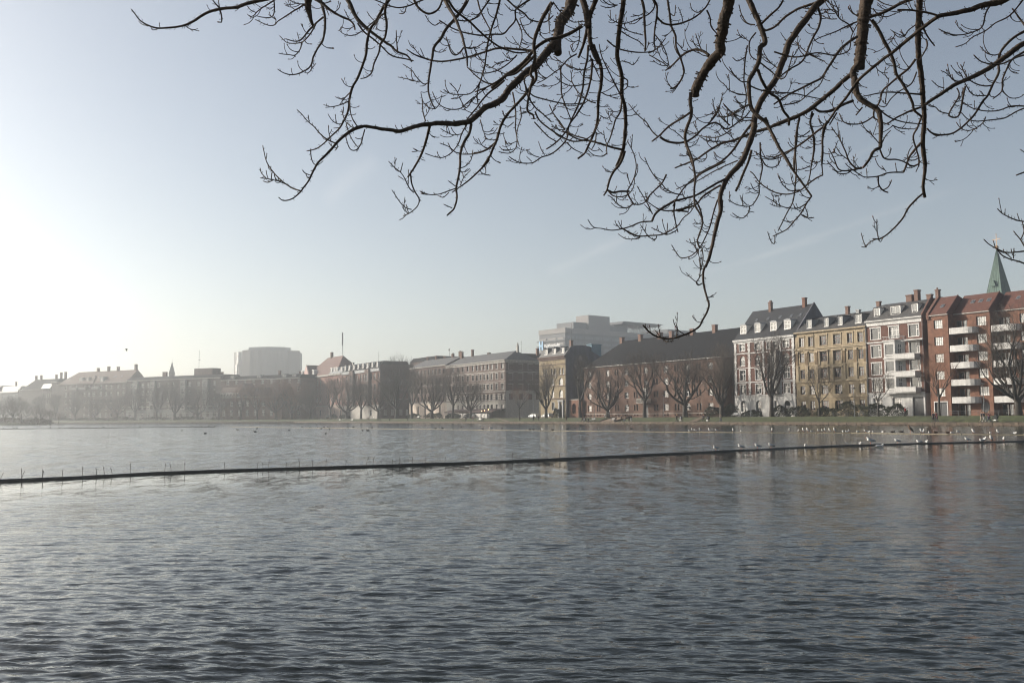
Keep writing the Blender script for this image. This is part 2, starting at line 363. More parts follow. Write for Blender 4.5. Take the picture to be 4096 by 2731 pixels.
M_IRON = mat('iron', (.03, .03, .03), .6)
M_COPPER = mat('verdigris_copper', (.075, .125, .10), .75, .25, 1.4, .2, 6, streaks=.3)
M_GOLD = mat('gilded_copper', (.36, .22, .12), .5, metal=.3)

def wall_mesh(mb, W, z0, z1, holes, rev=.22, y=0.0, x0=0.0):
    """front sheet from x0 to W with window openings (xa, xb, za, zb, arched) and their reveals going inward (+y)"""
    rects = [(a, b, c, d) for (a, b, c, d, *_) in holes]
    zs = sorted({z0, z1, *[r[2] for r in rects], *[r[3] for r in rects]}); zs = [z for z in zs if z0 <= z <= z1]
    for za, zb in zip(zs[:-1], zs[1:]):
        if zb-za < 1e-4: continue
        zm = (za+zb)/2; cut = sorted((r[0], r[1]) for r in rects if r[2] < zm < r[3]); x = x0
        for (a, b) in cut:
            if a > x+1e-4: mb.quad((x, y, za), (a, y, za), (a, y, zb), (x, y, zb))
            x = max(x, b)
        if x < W-1e-4: mb.quad((x, y, za), (W, y, za), (W, y, zb), (x, y, zb))
    for h in holes:
        a, b, c, d = h[:4]; arch = len(h) > 4 and h[4]; y2 = y+rev
        mb.quad((a, y, c), (a, y2, c), (b, y2, c), (b, y, c)); mb.quad((a, y, d), (a, y, c), (a, y2, c), (a, y2, d)) if False else None
        if not arch:
            mb.quad((a, y, c), (a, y, d), (a, y2, d), (a, y2, c)); mb.quad((b, y, c), (b, y2, c), (b, y2, d), (b, y, d)); mb.quad((a, y, d), (b, y, d), (b, y2, d), (a, y2, d))
        else:
            r = (b-a)/2; zc = d-r; xc = (a+b)/2; n = 10
            mb.quad((a, y, c), (a, y, zc), (a, y2, zc), (a, y2, c)); mb.quad((b, y, c), (b, y2, c), (b, y2, zc), (b, y, zc))
            arc = [(xc-r*math.cos(math.pi*i/n), zc+r*math.sin(math.pi*i/n)) for i in range(n+1)]
            for (p, q) in zip(arc[:-1], arc[1:]): mb.quad((p[0], y, p[1]), (q[0], y, q[1]), (q[0], y2, q[1]), (p[0], y2, p[1]))
            hh = n//2
            mb.add([(a, y, d)] + [(p[0], y, p[1]) for p in arc[:hh+1]], [tuple(range(hh+2))[::-1]])
            mb.add([(b, y, d)] + [(p[0], y, p[1]) for p in arc[hh:]], [tuple(range(hh+2))[::-1]])

WCACHE = {}
def win_meshes(w, h, style, fm, arch, surround, sm, glass):
    key = (round(w, 2), round(h, 2), style, fm.name, arch, surround, sm.name if sm else '', glass.name)
    if key in WCACHE: return WCACHE[key]
    mb = MB(); f = .07 if style != 'thin' else .05; d = .06
    zt = h - (w/2 if arch else 0)
    mb.box(0, f, 0, d, 0, zt); mb.box(w-f, w, 0, d, 0, zt); mb.box(f, w-f, 0, d, 0, f)
    if arch:
        n = 8; r = w/2
        for i in range(n):
            a0, a1 = math.pi*i/n, math.pi*(i+1)/n
            P = [(r-q*math.cos(a), zt+q*math.sin(a)) for (q, a) in ((r, a0), (r, a1), (r-f, a1), (r-f, a0))]
            mb.prism(P, 0, d, 'y')
    else: mb.box(f, w-f, 0, d, h-f, h)
    t = .045; e = .004
    if style == 'cross':
        mb.box(w/2-t, w/2+t, e, d-e, f, h-f if not arch else h-.12); mb.box(f, w-f, -e, d+e, h*.62-t, h*.62+t)
    elif style == 'thin':
        k = max(3, int(round(w/.5)))
        for i in range(1, k): mb.box(w*i/k-.03, w*i/k+.03, e, d-e, f, h-f)
        mb.box(f, w-f, -e, d+e, h*.3-.012, h*.3+.012); mb.box(f, w-f, -e, d+e, h*.66-.012, h*.66+.012)
    elif style == 'side':
        mb.box(w*.72-t, w*.72+t, e, d-e, f, h-f); mb.box(w*.72+t, w-f, -e, d+e, h*.6-t, h*.6+t)
    elif style == 'triple':
        for q in (.3, .7): mb.box(w*q-t, w*q+t, e, d-e, f, h-f)
        mb.box(f, w-f, -e, d+e, h*.66-t, h*.66+t)
    elif style == 'mid':
        mb.box(w/2-t*.8, w/2+t*.8, e, d-e, f, h-f)
    # sill and surround (second material)
    mb.m = 1; off = -.26
    mb.box(-.10, w+.10, off, 0.0, -.12, -.003)
    if surround:
        s_ = .17
        mb.box(-s_, -.002, off+.03, -.2, -.003, h); mb.box(w+.002, w+s_, off+.03, -.2, -.003, h); mb.box(-s_-.08, w+s_+.08, off-.04, -.2, h+.003, h+.22)
        if surround == 2: mb.box(-s_-.14, w+s_+.14, off-.14, -.2, h+.224, h+.32)
    fr = mb.mesh('window', [fm, sm or fm])
    gb = MB()
    if arch:
        n = 12; r = w/2-.02; pts = [(.02, d/2, .02), (w-.02, d/2, .02)] + [(w/2+r*math.cos(math.pi*i/n), d/2, zt+r*math.sin(math.pi*i/n)) for i in range(n+1)]
        gb.add(pts, [tuple(range(len(pts)))])
    else: gb.quad((.02, d/2, .02), (w-.02, d/2, .02), (w-.02, d/2, h-.02), (.02, d/2, h-.02))
    pn = gb.mesh('pane', glass); WCACHE[key] = (fr, pn); return fr, pn
WRNG = random.Random(77)
def add_window(parent, x, z, w, h, xf=None, style='cross', fm=None, arch=False, surround=0, sm=None, glass=None, rev=.2, y=0.0, name='window'):
    if glass is None: glass = M_GLASS if WRNG.random() < .8 else M_CURT
    fr, pn = win_meshes(w, h, style, fm or M_FW, arch, surround, sm, glass)
    mt = (xf or Matrix()) @ Matrix.Translation((x, y+rev, z)) @ Matrix.Rotation(R(WRNG.uniform(-.5, .5)), 4, 'Z')
    o = put(name, fr, parent, mtx=mt); put('pane', pn, o); return o

class Bld:
    def __init__(s, name, label, frame, s0, d, group=None):
        P = P1 if frame == 1 else P2
        s.root = empty(name, label, 'building', P(s0, d, 0), RZ1 if frame == 1 else RZ2, group); s.s0 = s0
    def body(s, W, z0, z1, depth, m, holes=(), sides=True, name='wall', y=0.0, x0=0.0, rev=.22, xf=None, front=True):
        mb = MB(xf)
        if front: wall_mesh(mb, W, z0, z1, list(holes), rev, y, x0)
        if sides:
            mb.quad((x0, y+depth, z0), (x0, y, z0), (x0, y, z1), (x0, y+depth, z1)); mb.quad((W, y, z0), (W, y+depth, z0), (W, y+depth, z1), (W, y, z1))
            mb.quad((W, y+depth, z0), (x0, y+depth, z0), (x0, y+depth, z1), (W, y+depth, z1)); mb.quad((x0, y, z1), (W, y, z1), (W, y+depth, z1), (x0, y+depth, z1))
            # dark room volume behind the openings
        return mb.build(name, m, s.root)
    def band(s, x0, x1, z0, z1, pr, m, name='cornice', y=0.0, xf=None):
        mb = MB(xf); mb.box(x0, x1, y-pr, y+.002, z0, z1); mb.box(x0-.0, x1+.0, y-pr-.07, y-.02, z1-.09, z1+.004) if z1-z0 > .3 else None
        return mb.build(name, m, s.root)
    def wins(s, cols, rows, style='cross', fm=None, arch=False, surround=0, sm=None, xf=None, y=0.0, rev=.2, glass=None):
        """cols (centre, width) in metres along the front, rows (z bottom, z top); returns the openings"""
        H = []
        for (c, w) in cols:
            for (z0, z1) in rows:
                add_window(s.root, c-w/2, z0, w, z1-z0, xf, style, fm, arch, surround, sm, glass, rev, y)
                H.append((c-w/2, c+w/2, z0, z1, arch))
        return H
    def gable_roof(s, x0, x1, y0, y1, ze, zr, m, hipL=0.0, hipR=0.0, over=.35, name='roof', wallm=None):
        ym = (y0+y1)/2; mb = MB(); t = .14
        k = (zr-ze)/(ym-y0); zo = ze-over*k
        for dz in (0,):
            A = [(x0-(.2 if hipL else .0), y0-over, zo), (x1+(.2 if hipR else .0), y0-over, zo), (x1-hipR, ym, zr), (x0+hipL, ym, zr), (x0-(.2 if hipL else 0), y1+over, zo), (x1+(.2 if hipR else 0), y1+over, zo)]
            n = len(A); B = [(p[0], p[1], p[2]+t) for p in A]
            mb.add(A+B, [(0, 3, 2, 1), (5, 2, 3, 4), (6, 7, 8, 9), (11, 10, 9, 8), (0, 1, 7, 6), (4, 10, 11, 5)] + [(0, 6, 9, 3), (3, 9, 10, 4), (1, 2, 8, 7), (2, 5, 11, 8)] + ([(6, 9, 10)] if hipL else []) + ([(7, 11, 8)] if hipR else []))
        o = mb.build(name, m, s.root)
        if wallm:
            g = MB()
            for x, h in ((x0, hipL), (x1, hipR)):
                if not h: xx = x + (.02 if x == x0 else -.02); g.add([(xx, y0, ze), (xx, y1, ze), (xx, ym, zr+.02)], [(0, 1, 2)])
            if g.f: g.build('gable', wallm, s.root)
        return o
    def mansard(s, x0, x1, y0, y1, z0, z1, set_, m, name='roof', z2=None):
        mb = MB(); A = [(x0, y0-.3, z0), (x1, y0-.3, z0), (x1, y1+.3, z0), (x0, y1+.3, z0), (x0, y0+set_, z1), (x1, y0+set_, z1), (x1, y1-set_, z1), (x0, y1-set_, z1)]
        mb.add(A, [(3, 2, 1, 0), (4, 5, 6, 7), (0, 1, 5, 4), (1, 2, 6, 5), (2, 3, 7, 6), (3, 0, 4, 7)])
        if z2: ym = (y0+y1)/2; mb.add([(x0, y0+set_, z1), (x1, y0+set_, z1), (x1, y1-set_, z1), (x0, y1-set_, z1), (x0, ym, z2), (x1, ym, z2)], [(0, 1, 5, 4), (2, 3, 4, 5), (0, 4, 3), (1, 2, 5)])
        return mb.build(name, m, s.root)
    def dormer(s, x, z, w, h, y, deep, m=None, fm=None, arch=False, style='mid', cap=None):
        """dormer with its own small window: x centre, z sill, y front"""
        m = m or M_LEAD; mb = MB(); c = x-w/2
        wall_mesh(mb, x+w/2, z-.25, z+h, [(c+.14, c+w-.14, z, z+h-.16)], .1, y, c)
        mb.quad((c, y+deep, z-.25), (c, y, z-.25), (c, y, z+h), (c, y+deep, z+h)); mb.quad((c+w, y, z-.25), (c+w, y+deep, z-.25), (c+w, y+deep, z+h), (c+w, y, z+h))
        o = mb.build('dormer', m, s.root)
        cb = MB()
        if arch:
            n = 8; prof_ = [(x+(w/2+.1)*-math.cos(math.pi*i/n), z+h+.34*math.sin(math.pi*i/n)) for i in range(n+1)]
            cb.prism(prof_ + [(x+w/2+.1, z+h-.02), (x-w/2-.1, z+h-.02)][:0], y-.12, y+deep, 'y')
        else: cb.box(c-.12, c+w+.12, y-.14, y+deep, z+h+.002, z+h+.13)
        cb.build('dormer_roof', cap or m, o)
        add_window(o, c+.14, z, w-.28, h-.16, None, style, fm or M_FW, False, 0, None, M_CURT, .08, y)
        return o
    def chimney(s, x, y, z0, z1, w=.9, d=.9, m=None, pots=0):
        w *= .82; d *= .82; z1 -= (z1-z0)*.06; mb = MB(); mb.box(x-w/2, x+w/2, y-d/2, y+d/2, z0, z1-.25); mb.box(x-w/2-.09, x+w/2+.09, y-d/2-.09, y+d/2+.09, z1-.25, z1)
        for k in range(pots): mb.box(x-w/2+.1+k*.4, x-w/2+.34+k*.4, y-.12, y+.12, z1, z1+.38)
        return mb.build('chimney', m or M_CHIM, s.root)
    def skylight(s, x, y, z, slope, w=.7, h=.9):
        mb = MB(Matrix.Translation((x, y, z)) @ Matrix.Rotation(slope, 4, 'X')); mb.box(-w/2, w/2, 0, h, .0, .1); mb.m = 1; mb.box(-w/2+.07, w/2-.07, .07, h-.07, .1, .112)
        return mb.build('skylight', [M_LEAD, M_CURT], s.root)
    def pipe(s, x, z0, z1, y=-.12, m=None, r=.06):
        mb = MB(); mb.tube([(x, y, z0), (x, y, z1)], r, 6); return mb.build('downpipe', m or M_LEAD, s.root)

# ---------------- right-hand row, from the right edge leftwards ----------------
# red brick block of flats with white curved balconies
B = Bld('apartment_block', 'orange-red brick flats with white curved balconies and red tiled roof, rightmost of the row', 1, -115.8, 20.0)
rows = [(18.40, 20.05), (15.13, 16.78), (11.87, 13.52), (8.60, 10.25)]
H = B.wins([(2.27, 1.85)], rows + [(5.33, 6.98)], 'thin', M_FD, glass=M_SKYPANE, sm=M_BR1)
B.body(4.4, 1.6, 21.0, 13, M_BR1, H + [(.9, 3.5, 1.62, 4.25)])
mb = MB(); mb.box(.72, .9, -.05, .3, 1.6, 4.25); mb.box(3.5, 3.68, -.05, .3, 1.6, 4.25); mb.box(.72, 3.68, -.06, .3, 4.25, 4.45); fr = mb.build('door_frame', M_WHITE, B.root)
mb = MB(); mb.box(.9, 2.1, .2, .26, 1.6, 4.25); mb.box(2.1, 3.5, .24, .27, 1.6, 4.25); mb.build('door', M_DOOR, fr)
X0 = 4.42
for (xa, xb, yy) in ((4.42, 11.65, 1.9), (11.67, 24.5, 3.8)):
    off = xa
    c2 = [(off+5.5, 1.95)]; c1 = [(off+2.2, .9)]; cd = [(off+1.05, 1.2)]
    H = B.wins(c2, [(z+.02, z1+.1) for z, z1 in rows] + [(5.35, 7.05)], 'thin', M_FD, y=yy, glass=M_SKYPANE, sm=M_BR1)
    rr_ = [(17.2, 19.75), (13.95, 16.5), (10.7, 13.2), (7.4, 9.95), (4.2, 6.7), (1.7, 3.7)]
    H += B.wins(c1, rr_, 'thin', M_FD, y=yy, glass=M_SKYPANE, sm=M_BR2)
    H += B.wins(cd, rr_, 'mid', M_FD, y=yy, glass=M_GLASS, sm=M_BR2)
    if yy > 2: 
        H += B.wins([(off+9.2, 1.5)], [(z, z1) for z, z1 in rows], 'thin', M_FD, y=yy, glass=M_SKYPANE, sm=M_BR1)
    B.body(xb, 1.6, 21.0, 11, M_BR1, H, y=yy, x0=xa)
    rb = MB(Matrix.Translation((off+5.6, yy-.02, 3.25)))
    rb.prism([(1.05*.8*math.cos(2*math.pi*i/20), 1.0*math.sin(2*math.pi*i/20)) for i in range(20)], -.04, .01, 'y'); rb.build('round_window', M_DOOR, B.root)
    for zb in (17.1, 13.75, 10.55, 7.3, 4.0):
        xs, ye = off+.02, yy-1.9; L = 4.9; pts = [(xs, ye+.15), (xs+.3, ye), (xs+L*.62, ye), (xs+L*.8, ye+.12), (xs+L*.93, ye+.45), (xs+L, ye+1.0), (xs+L, yy-.02)]
        inn = [(xs+.1, ye+.22), (xs+.34, ye+.1), (xs+L*.62, ye+.1), (xs+L*.79, ye+.22), (xs+L*.9, ye+.52), (xs+L-.1, ye+1.03), (xs+L-.1, yy-.02)]
        m2 = MB(); n = len(pts)
        vs = [(p[0], p[1], zb) for p in pts] + [(p[0], p[1], zb+1.18) for p in pts] + [(p[0], p[1], zb+.12) for p in inn] + [(p[0], p[1], zb+1.18) for p in inn]
        fs = []
        for i in range(n-1): fs += [(i, i+1, n+i+1, n+i), (2*n+i+1, 2*n+i, 3*n+i, 3*n+i+1), (n+i, n+i+1, 3*n+i+1, 3*n+i)]
        m2.add(vs, fs); m2.add([(p[0], p[1], zb) for p in pts] + [(xs, yy-.02, zb)], [tuple(range(n+1))[::-1]]); m2.add([(p[0], p[1], zb+.12) for p in inn] + [(xs+.1, yy-.02, zb+.12)], [tuple(range(n+1))])
        m2.quad((xs, yy-.02, zb), (xs, ye+.15, zb), (xs, ye+.15, zb+1.18), (xs, yy-.02, zb+1.18))
        m2.build('balcony', M_WHITE, B.root)
B.band(-.1, 4.5, 20.9, 21.12, .28, M_STONE, 'gutter'); B.band(4.42, 11.7, 20.9, 21.12, .28, M_STONE, 'gutter', 1.9); B.band(11.71, 24.5, 20.9, 21.12, .28, M_STONE, 'gutter', 3.8)
mb = MB()
for (xa, xb, yy) in ((.55, 4.5, 0), (4.5, 11.75, 1.9), (11.75, 24.5, 3.8)):
    zr = 24.8; k = .98; y1 = yy-.35+(zr-21.12)/k; yb = 14
    mb.add([(xa, yy-.35, 21.12), (xb, yy-.35, 21.12), (xb, y1, zr), (xa, y1, zr), (xa, yb, 21.1), (xb, yb, 21.1)], [(0, 1, 2, 3), (3, 2, 5, 4), (0, 3, 4), (1, 5, 2)])
    mb.tube([(xb-.05, yy-.4, 21.2), (xb-.05, y1, zr+.06)], .13, 6)
mb.build('roof', M_TILE, B.root)
mb = MB(); mb.prism([(-.3, 20.3), (-.3, 21.5), (3.2, 25.0), (4.6, 25.0), (8, 21.6), (8, 20.3)], -.05, .52, 'x'); mb.build('gable_parapet', M_BR2, B.root)
for (x, y, z) in ((2.5, 1.05, 22.5), (7.3, 3.45, 22.95), (8.9, 3.45, 22.95), (10.5, 3.45, 22.95), (15, 5.5, 23), (18, 5.5, 23)): B.skylight(x, y, z, R(44.4), .75, .9)
mb = MB()
mb.tube([(4.6, -1.1, 2.55), (24, -1.1, 2.55)], .03, 5); mb.tube([(4.6, -1.1, 2.2), (24, -1.1, 2.2)], .02, 5)
for i in range(11): mb.tube([(4.6+i*1.94, -1.1, 1.6), (4.6+i*1.94, -1.1, 2.56)], .03, 5)
tag(mb.build('railing', M_FG, None), 'low grey metal railing in front of the brick balcony block', 'railing'); bpy.data.objects['railing'].matrix_world = Matrix.Translation(P1(-115.8, 20)) @ Matrix.Rotation(RZ1, 4, 'Z')

# white and brick house with the white oriel
B = Bld('town_house', 'red brick and white house with white oriel and balconies, right of the ochre house', 1, -130.0, 20.0)
W = 13.15
H = B.wins([(2.16, 2.3)], [(17.35, 19.65), (13.65, 16.05), (10.1, 12.5), (6.75, 9.15)], 'side', M_FW, surround=1, sm=M_WHITE)
H += B.wins([(6.55, 2.2)], [(17.35, 19.65)], 'triple', M_FW, surround=1, sm=M_WHITE)
H += B.wins([(11.1, 2.2)], [(17.35, 19.65), (14.1, 16.2), (10.7, 13.0), (7.3, 9.6)], 'side', M_FW, surround=1, sm=M_WHITE)
B.body(W, 6.1, 20.1, 13, M_BR2, H)
H = B.wins([(2.2, 2.2), (6.7, 2.0)], [(3.1, 5.35)], 'triple', M_FW, sm=M_WHITE)
B.body(W, 1.6, 6.1, 13, M_WHITE, H + [(10.35, 12.75, 1.62, 5.4)], sides=True, y=-.08)
mb = MB(); mb.box(10.35, 11.53, .14, .2, 1.62, 5.4); mb.box(11.55, 12.75, .14, .2, 1.62, 5.4); mb.build('gate', M_DOOR, B.root)
for z in (2.4, 2.95, 3.5, 4.05, 4.6, 5.15, 5.7): 
    mb = MB(); [mb.box(a, b, -.125, -.085, z, z+.44) for a, b in ((.05, .95), (3.4, 5.55), (7.85, 10.2), (12.85, 13.1))]; mb.build('rustication', M_WHITE, B.root)
B.band(0, W, 16.55, 16.85, .16, M_WHITE); B.band(0, W, 6.1, 6.4, .2, M_WHITE); B.band(0, W, 9.4, 9.6, .1, M_WHITE)
B.band(0, W, 20.1, 20.95, .14, M_WHITE, 'frieze'); B.band(-.15, W+.1, 20.95, 21.25, .5, M_WHITE, 'eaves_cornice')
orl = MB(); zs_ = [(13.35, 16.7), (9.95, 13.1), (6.4, 9.7)]
plan = [(4.75, 0), (4.95, -1.25), (7.55, -1.25), (9.0, 0)]
hs = []
for (za, zb) in ((13.9, 16.0), (10.55, 12.6), (7.1, 9.2)): hs.append((.35, 2.25, za, zb))
wall_mesh(orl, 2.6, 6.4, 16.75, hs, .12, 0, 0); 
for i in range(len(orl.v)): p = orl.v[i]; orl.v[i] = (p[0]+4.95, p[1]-1.25, p[2])
dx, dy = 9.0-7.55, 1.25; LL = math.hypot(dx, dy); xfR = Matrix.Translation((7.55, -1.25, 0)) @ Matrix.Rotation(math.atan2(dy, dx), 4, 'Z')
orl.xf = xfR; hs2 = [(.55, 1.25, a[2], a[3]) for a in hs]; wall_mesh(orl, LL, 6.4, 16.75, hs2, .12); orl.xf = Matrix()
orl.quad((4.75, 0, 6.4), (4.95, -1.25, 6.4), (4.95, -1.25, 16.75), (4.75, 0, 16.75))
orl.add([(p[0], p[1], 16.75) for p in plan], [(0, 1, 2, 3)]); orl.add([(p[0], p[1], 6.4) for p in plan], [(3, 2, 1, 0)])
for z in (16.75, 13.2, 9.8, 6.2):
    q = [(4.6, 0), (4.8, -1.42), (7.65, -1.42), (9.25, 0)]; orl.prism(q, z-.12, z+.12, 'z')
orl.build('oriel', M_WHITE, B.root)
for h_ in hs: add_window(B.root, 5.3, h_[2], 1.9, h_[3]-h_[2], None, 'plain', M_FW, rev=.1, y=-1.25, sm=M_WHITE, glass=M_GLASS)
for h_ in hs2: add_window(B.root, .55, h_[2], .7, h_[3]-h_[2], xfR, 'cross', M_FW, rev=.1, sm=M_WHITE, glass=M_GLASS)
for zb in (12.95, 9.45, 6.35):
    mb = MB(); mb.box(7.6, 12.3, -1.75, -1.63, zb, zb+.95); mb.box(7.6, 7.7, -1.63, -.8, zb, zb+.95); mb.box(12.2, 12.3, -1.63, 0, zb, zb+.95); mb.box(7.7, 12.2, -1.63, 0, zb, zb+.14); mb.box(7.5, 12.4, -1.82, -1.62, zb+.95, zb+1.06)
    mb.box(7.75, 12.15, -1.5, -.0, zb-.2, zb-.002)
    bal = mb.build('balcony', M_WHITE, B.root); rl = MB(); rl.tube([(7.7, -1.7, zb+1.35), (12.25, -1.7, zb+1.35)], .02, 4)
    for i in range(9): rl.tube([(7.7+i*.568, -1.7, zb+1.05), (7.7+i*.568, -1.7, zb+1.35)], .015, 4)
    rl.build('rail', M_IRON, bal)
mb = MB()
for (a, b) in (((4.7, -1.35), (7.6, -1.35)), ((7.6, -1.35), (9.1, -.05))):
    for z in (17.55,): mb.tube([(a[0], a[1], z), (b[0], b[1], z)], .05, 4)
    for i in range(9): t = i/8; mb.tube([(a[0]+(b[0]-a[0])*t, a[1]+(b[1]-a[1])*t, 16.9), (a[0]+(b[0]-a[0])*t, a[1]+(b[1]-a[1])*t, 17.55)], .045, 4)
mb.build('oriel_balustrade', M_WHITE, B.root)
mb = MB(); mb.box(9.3, 12.9, -1.7, -.05, 16.45, 16.52); mb.tube([(9.6, -1.6, 16.4), (9.6, -1.6, 15.2)], .03, 4); mb.tube([(12.8, -1.6, 16.4), (12.8, -1.6, 14.7)], .03, 4); mb.build('awning', M_WHITE, B.root)
B.mansard(0, W, 0, 13, 21.25, 24.3, 2.6, M_SLATE, z2=25.2)
for (c, w_) in ((2.2, 1.2), (6.65, 2.0), (11.1, 1.1)): B.dormer(c, 22.1, w_+.3, 1.75, .65, 2.4, M_FW, M_FW, cap=M_SLATE)
B.chimney(7.6, 6.5, 24, 27.6, 1.0, 1.2, M_CHIM); B.chimney(5.9, 6.5, 24, 26.7, 1.6, 1.2, M_CHIM, 0); B.chimney(12.95, 5.5, 23, 27.0, .8, .9, M_CHIM, 1); B.chimney(10.4, 6.5, 24, 26.3, 1.2, .9, M_CHIM)
B.pipe(-.05, 1.8, 21, -.16, M_FG); B.pipe(13.1, 6.5, 20.9, -.16, M_FG)
mb = MB(); mb.box(12.98, 13.28, -.2, 8, 20, 21.6); mb.prism([(-.3, 21.5), (2.5, 24.9), (10, 24.9), (13, 21.5)], 12.98, 13.3, 'x'); mb.build('fire_gable', M_BR2, B.root)

# ochre house
B = Bld('town_house', 'ochre yellow rendered house with dark red window frames, pilasters and slate dormers', 1, -149.25, 20.0)
W = 19.2; cols = [(1.86, 1.3), (4.47, 1.3), (7.91, 1.85), (11.6, 1.9), (14.98, 1.3), (17.63, 1.3)]
rws = [(17.1, 19.15), (13.6, 15.65), (10.0, 12.0), (6.45, 8.4), (3.05, 5.05)]
H = []
for (c, w_) in cols:
    H += B.wins([(c, w_)], rws[:4] + ([rws[4]] if abs(c-7.91) > .5 or True else []), 'cross' if w_ < 1.5 else 'triple', M_FR, surround=0, sm=M_OCHRE_T)
B.body(W, 1.6, 20.4, 13, M_OCHRE, H + [(9.7, 10.8, 1.62, 4.7)])
mb = MB(); mb.box(9.7, 10.8, .16, .22, 1.62, 4.7); mb.build('door', M_DOOR, B.root)
for (z0, z1, pr) in ((16.35, 16.75, .32), (9.15, 9.5, .3), (5.75, 6.1, .22), (12.85, 13.0, .08), (2.3, 2.6, .12)): B.band(0, W, z0, z1, pr, M_OCHRE_T)
B.band(0, W, 16.05, 16.34, .12, M_OCHRE_T, 'frieze'); B.band(-.1, W, 20.1, 20.4, .45, M_OCHRE_T, 'eaves_cornice')
for c in (.45, 3.15, 5.9, 13.3, 16.3, 18.75):        # giant pilasters with dark panels
    mb = MB(); mb.box(c-.38, c+.38, -.16, 0, 9.52, 12.5); mb.box(c-.45, c+.45, -.22, 0, 12.5, 12.84); mb.box(c-.45, c+.45, -.22, 0, 9.5, 10.2)
    mb.box(c-.45, c+.45, -.24, 0, 15.55, 16.04); mb.m = 1; mb.box(c-.38, c+.38, -.13, 0, 13.01, 15.55); mb.build('pilaster', [M_OCHRE_T, M_OCHRE_D], B.root)
for (c, w_) in cols:
    mb = MB(); 
    for k in (-1, 1): mb.box(c+k*(w_/2+.14)-.1, c+k*(w_/2+.14)+.1, -.09, 0, 17.0, 19.3)
    mb.box(c-w_/2-.3, c+w_/2+.3, -.14, 0, 19.3, 19.52)
    if w_ > 1.5:
        for z in (13.5, 9.9):
            for k in (-1, 1): mb.box(c+k*(w_/2+.2)-.14, c+k*(w_/2+.2)+.14, -.2, 0, z-.6, z+2.3)
            mb.box(c-w_/2-.45, c+w_/2+.45, -.4, 0, z+2.3, z+2.55)
        for i in range(8): mb.box(c-.8+i*.2, c-.72+i*.2, -.24, -.1, 9.5, 9.95)
    mb.build('window_surround', M_OCHRE_T, B.root)
for z in [6.6+i*.42 for i in range(6)] + [2.7+i*.42 for i in range(7)]:
    mb = MB(); xs = [0.02] + sorted([v for (c, w_) in cols for v in (c-w_/2-.12, c+w_/2+.12)]) + [W-.02]
    for i in range(0, len(xs), 2): mb.box(xs[i], xs[i+1], -.045, 0, z, z+.35)
    mb.build('rustication', M_OCHRE, B.root)
B.mansard(0, W, 0, 13, 20.4, 23.0, 3.4, M_SLATE, z2=24.2)
for (c, w_) in ((3.4, 1.5), (8.15, 1.3), (11.9, 1.25), (16.6, 1.75)): B.dormer(c, 21.25, w_, 1.9, .9, 2.6, M_FG if c > 16 else M_LEAD, M_FW, cap=M_DROOF)
for (c, z1, m_) in ((9.6, 26.0, M_CHIM), (12.4, 24.9, M_LEAD), (17.7, 26.2, M_CHIM)): B.chimney(c, 6.2, 22.5, z1, .95, .8, m_)
B.pipe(19.05, 1.8, 20.2, -.16, M_FG); B.pipe(5.2, 16, 20.2, -.12, M_OCHRE)

# white-quoined brick house with steep black roof
B = Bld('town_house', 'brick and white stucco house with steep black tiled roof and four white dormers', 1, -168.4, 20.0)
W = 18.95; c4 = [(2.65, 1.75), (7.65, 1.7), (11.15, 1.15), (13.2, 1.3), (16.4, 1.8)]
H = B.wins(c4, [(17.35, 18.95)], 'cross', M_FW, surround=1, sm=M_WHITE) + B.wins(c4, [(13.75, 16.1)], 'cross', M_FW, True, 0, M_WHITE) + B.wins(c4, [(10.3, 12.7), (6.95, 9.25)], 'cross', M_FW, surround=1, sm=M_WHITE)
B.body(W, 6.6, 20.0, 14, M_BR2, H)
H = B.wins([(2.65, 1.5), (7.65, 1.7)], [(2.9, 5.5)], 'cross', M_FW, True, 0, M_WHITE) + B.wins([(13.0, .9)], [(2.8, 5.3)], 'cross', M_FW, sm=M_WHITE)
B.body(W, 1.6, 6.6, 14, M_WHITE, H + [(15.5, 17.3, 1.62, 5.3, True)], y=-.1)
mb = MB(); mb.box(15.6, 17.2, .1, .16, 1.62, 4.2); mb.build('door', M_DOOR, B.root)
for z in [2.0+.52*i for i in range(9)]:
    mb = MB(); [mb.box(a, b, -.15, -.11, z, z+.42) for a, b in ((.05, 1.75), (3.6, 6.7), (8.6, 12.4), (13.6, 15.2), (17.6, 18.9))]; mb.build('rustication', M_WHITE, B.root)
for c in (.4, 4.9, 9.4, 14.6, 18.5):          # white quoin strips
    mb = MB()
    for i in range(26): w_ = .42 if i % 2 else .32; mb.box(max(0, c-w_), min(W, c+w_), -.1, 0, 6.9+i*.5, 6.9+i*.5+.46)
    mb.build('quoins', M_WHITE, B.root)
for (z0, z1, pr) in ((6.5, 6.8, .25), (16.55, 16.85, .2), (13.1, 13.3, .12), (9.65, 9.95, .15), (19.2, 19.6, .15)): B.band(0, W, z0, z1, pr, M_WHITE)
B.band(-.1, W+.1, 19.6, 20.05, .45, M_WHITE, 'eaves_cornice')
mb = MB(); mb.box(12.2, 14.2, -1.0, -.01, 6.85, 16.9)
mb.build('oriel', M_STONE, B.root)
for z in (13.9, 10.4, 7.1): add_window(B.root, 12.6, z, 1.2, 2.2, None, 'cross', M_FW, rev=-.06, y=-1.0, sm=M_WHITE, glass=M_GLASS)
B.gable_roof(0, W, 0, 13.0, 20.05, 27.3, M_TILEB, wallm=M_GABLE)
mb = MB(); mb.prism([(-.3, 19.9), (6.5, 27.75), (13.3, 19.9)], W+.02, W+.34, 'x'); mb.build('fire_gable', M_GABLE, B.root)
for (c, w_) in ((2.05, 2.0), (6.7, 1.8), (11.7, 1.95), (15.95, 2.0)): B.dormer(c, 21.7, w_, 1.9, 1.15, 2.2, M_FW, M_FW, True, 'cross', M_LEAD)
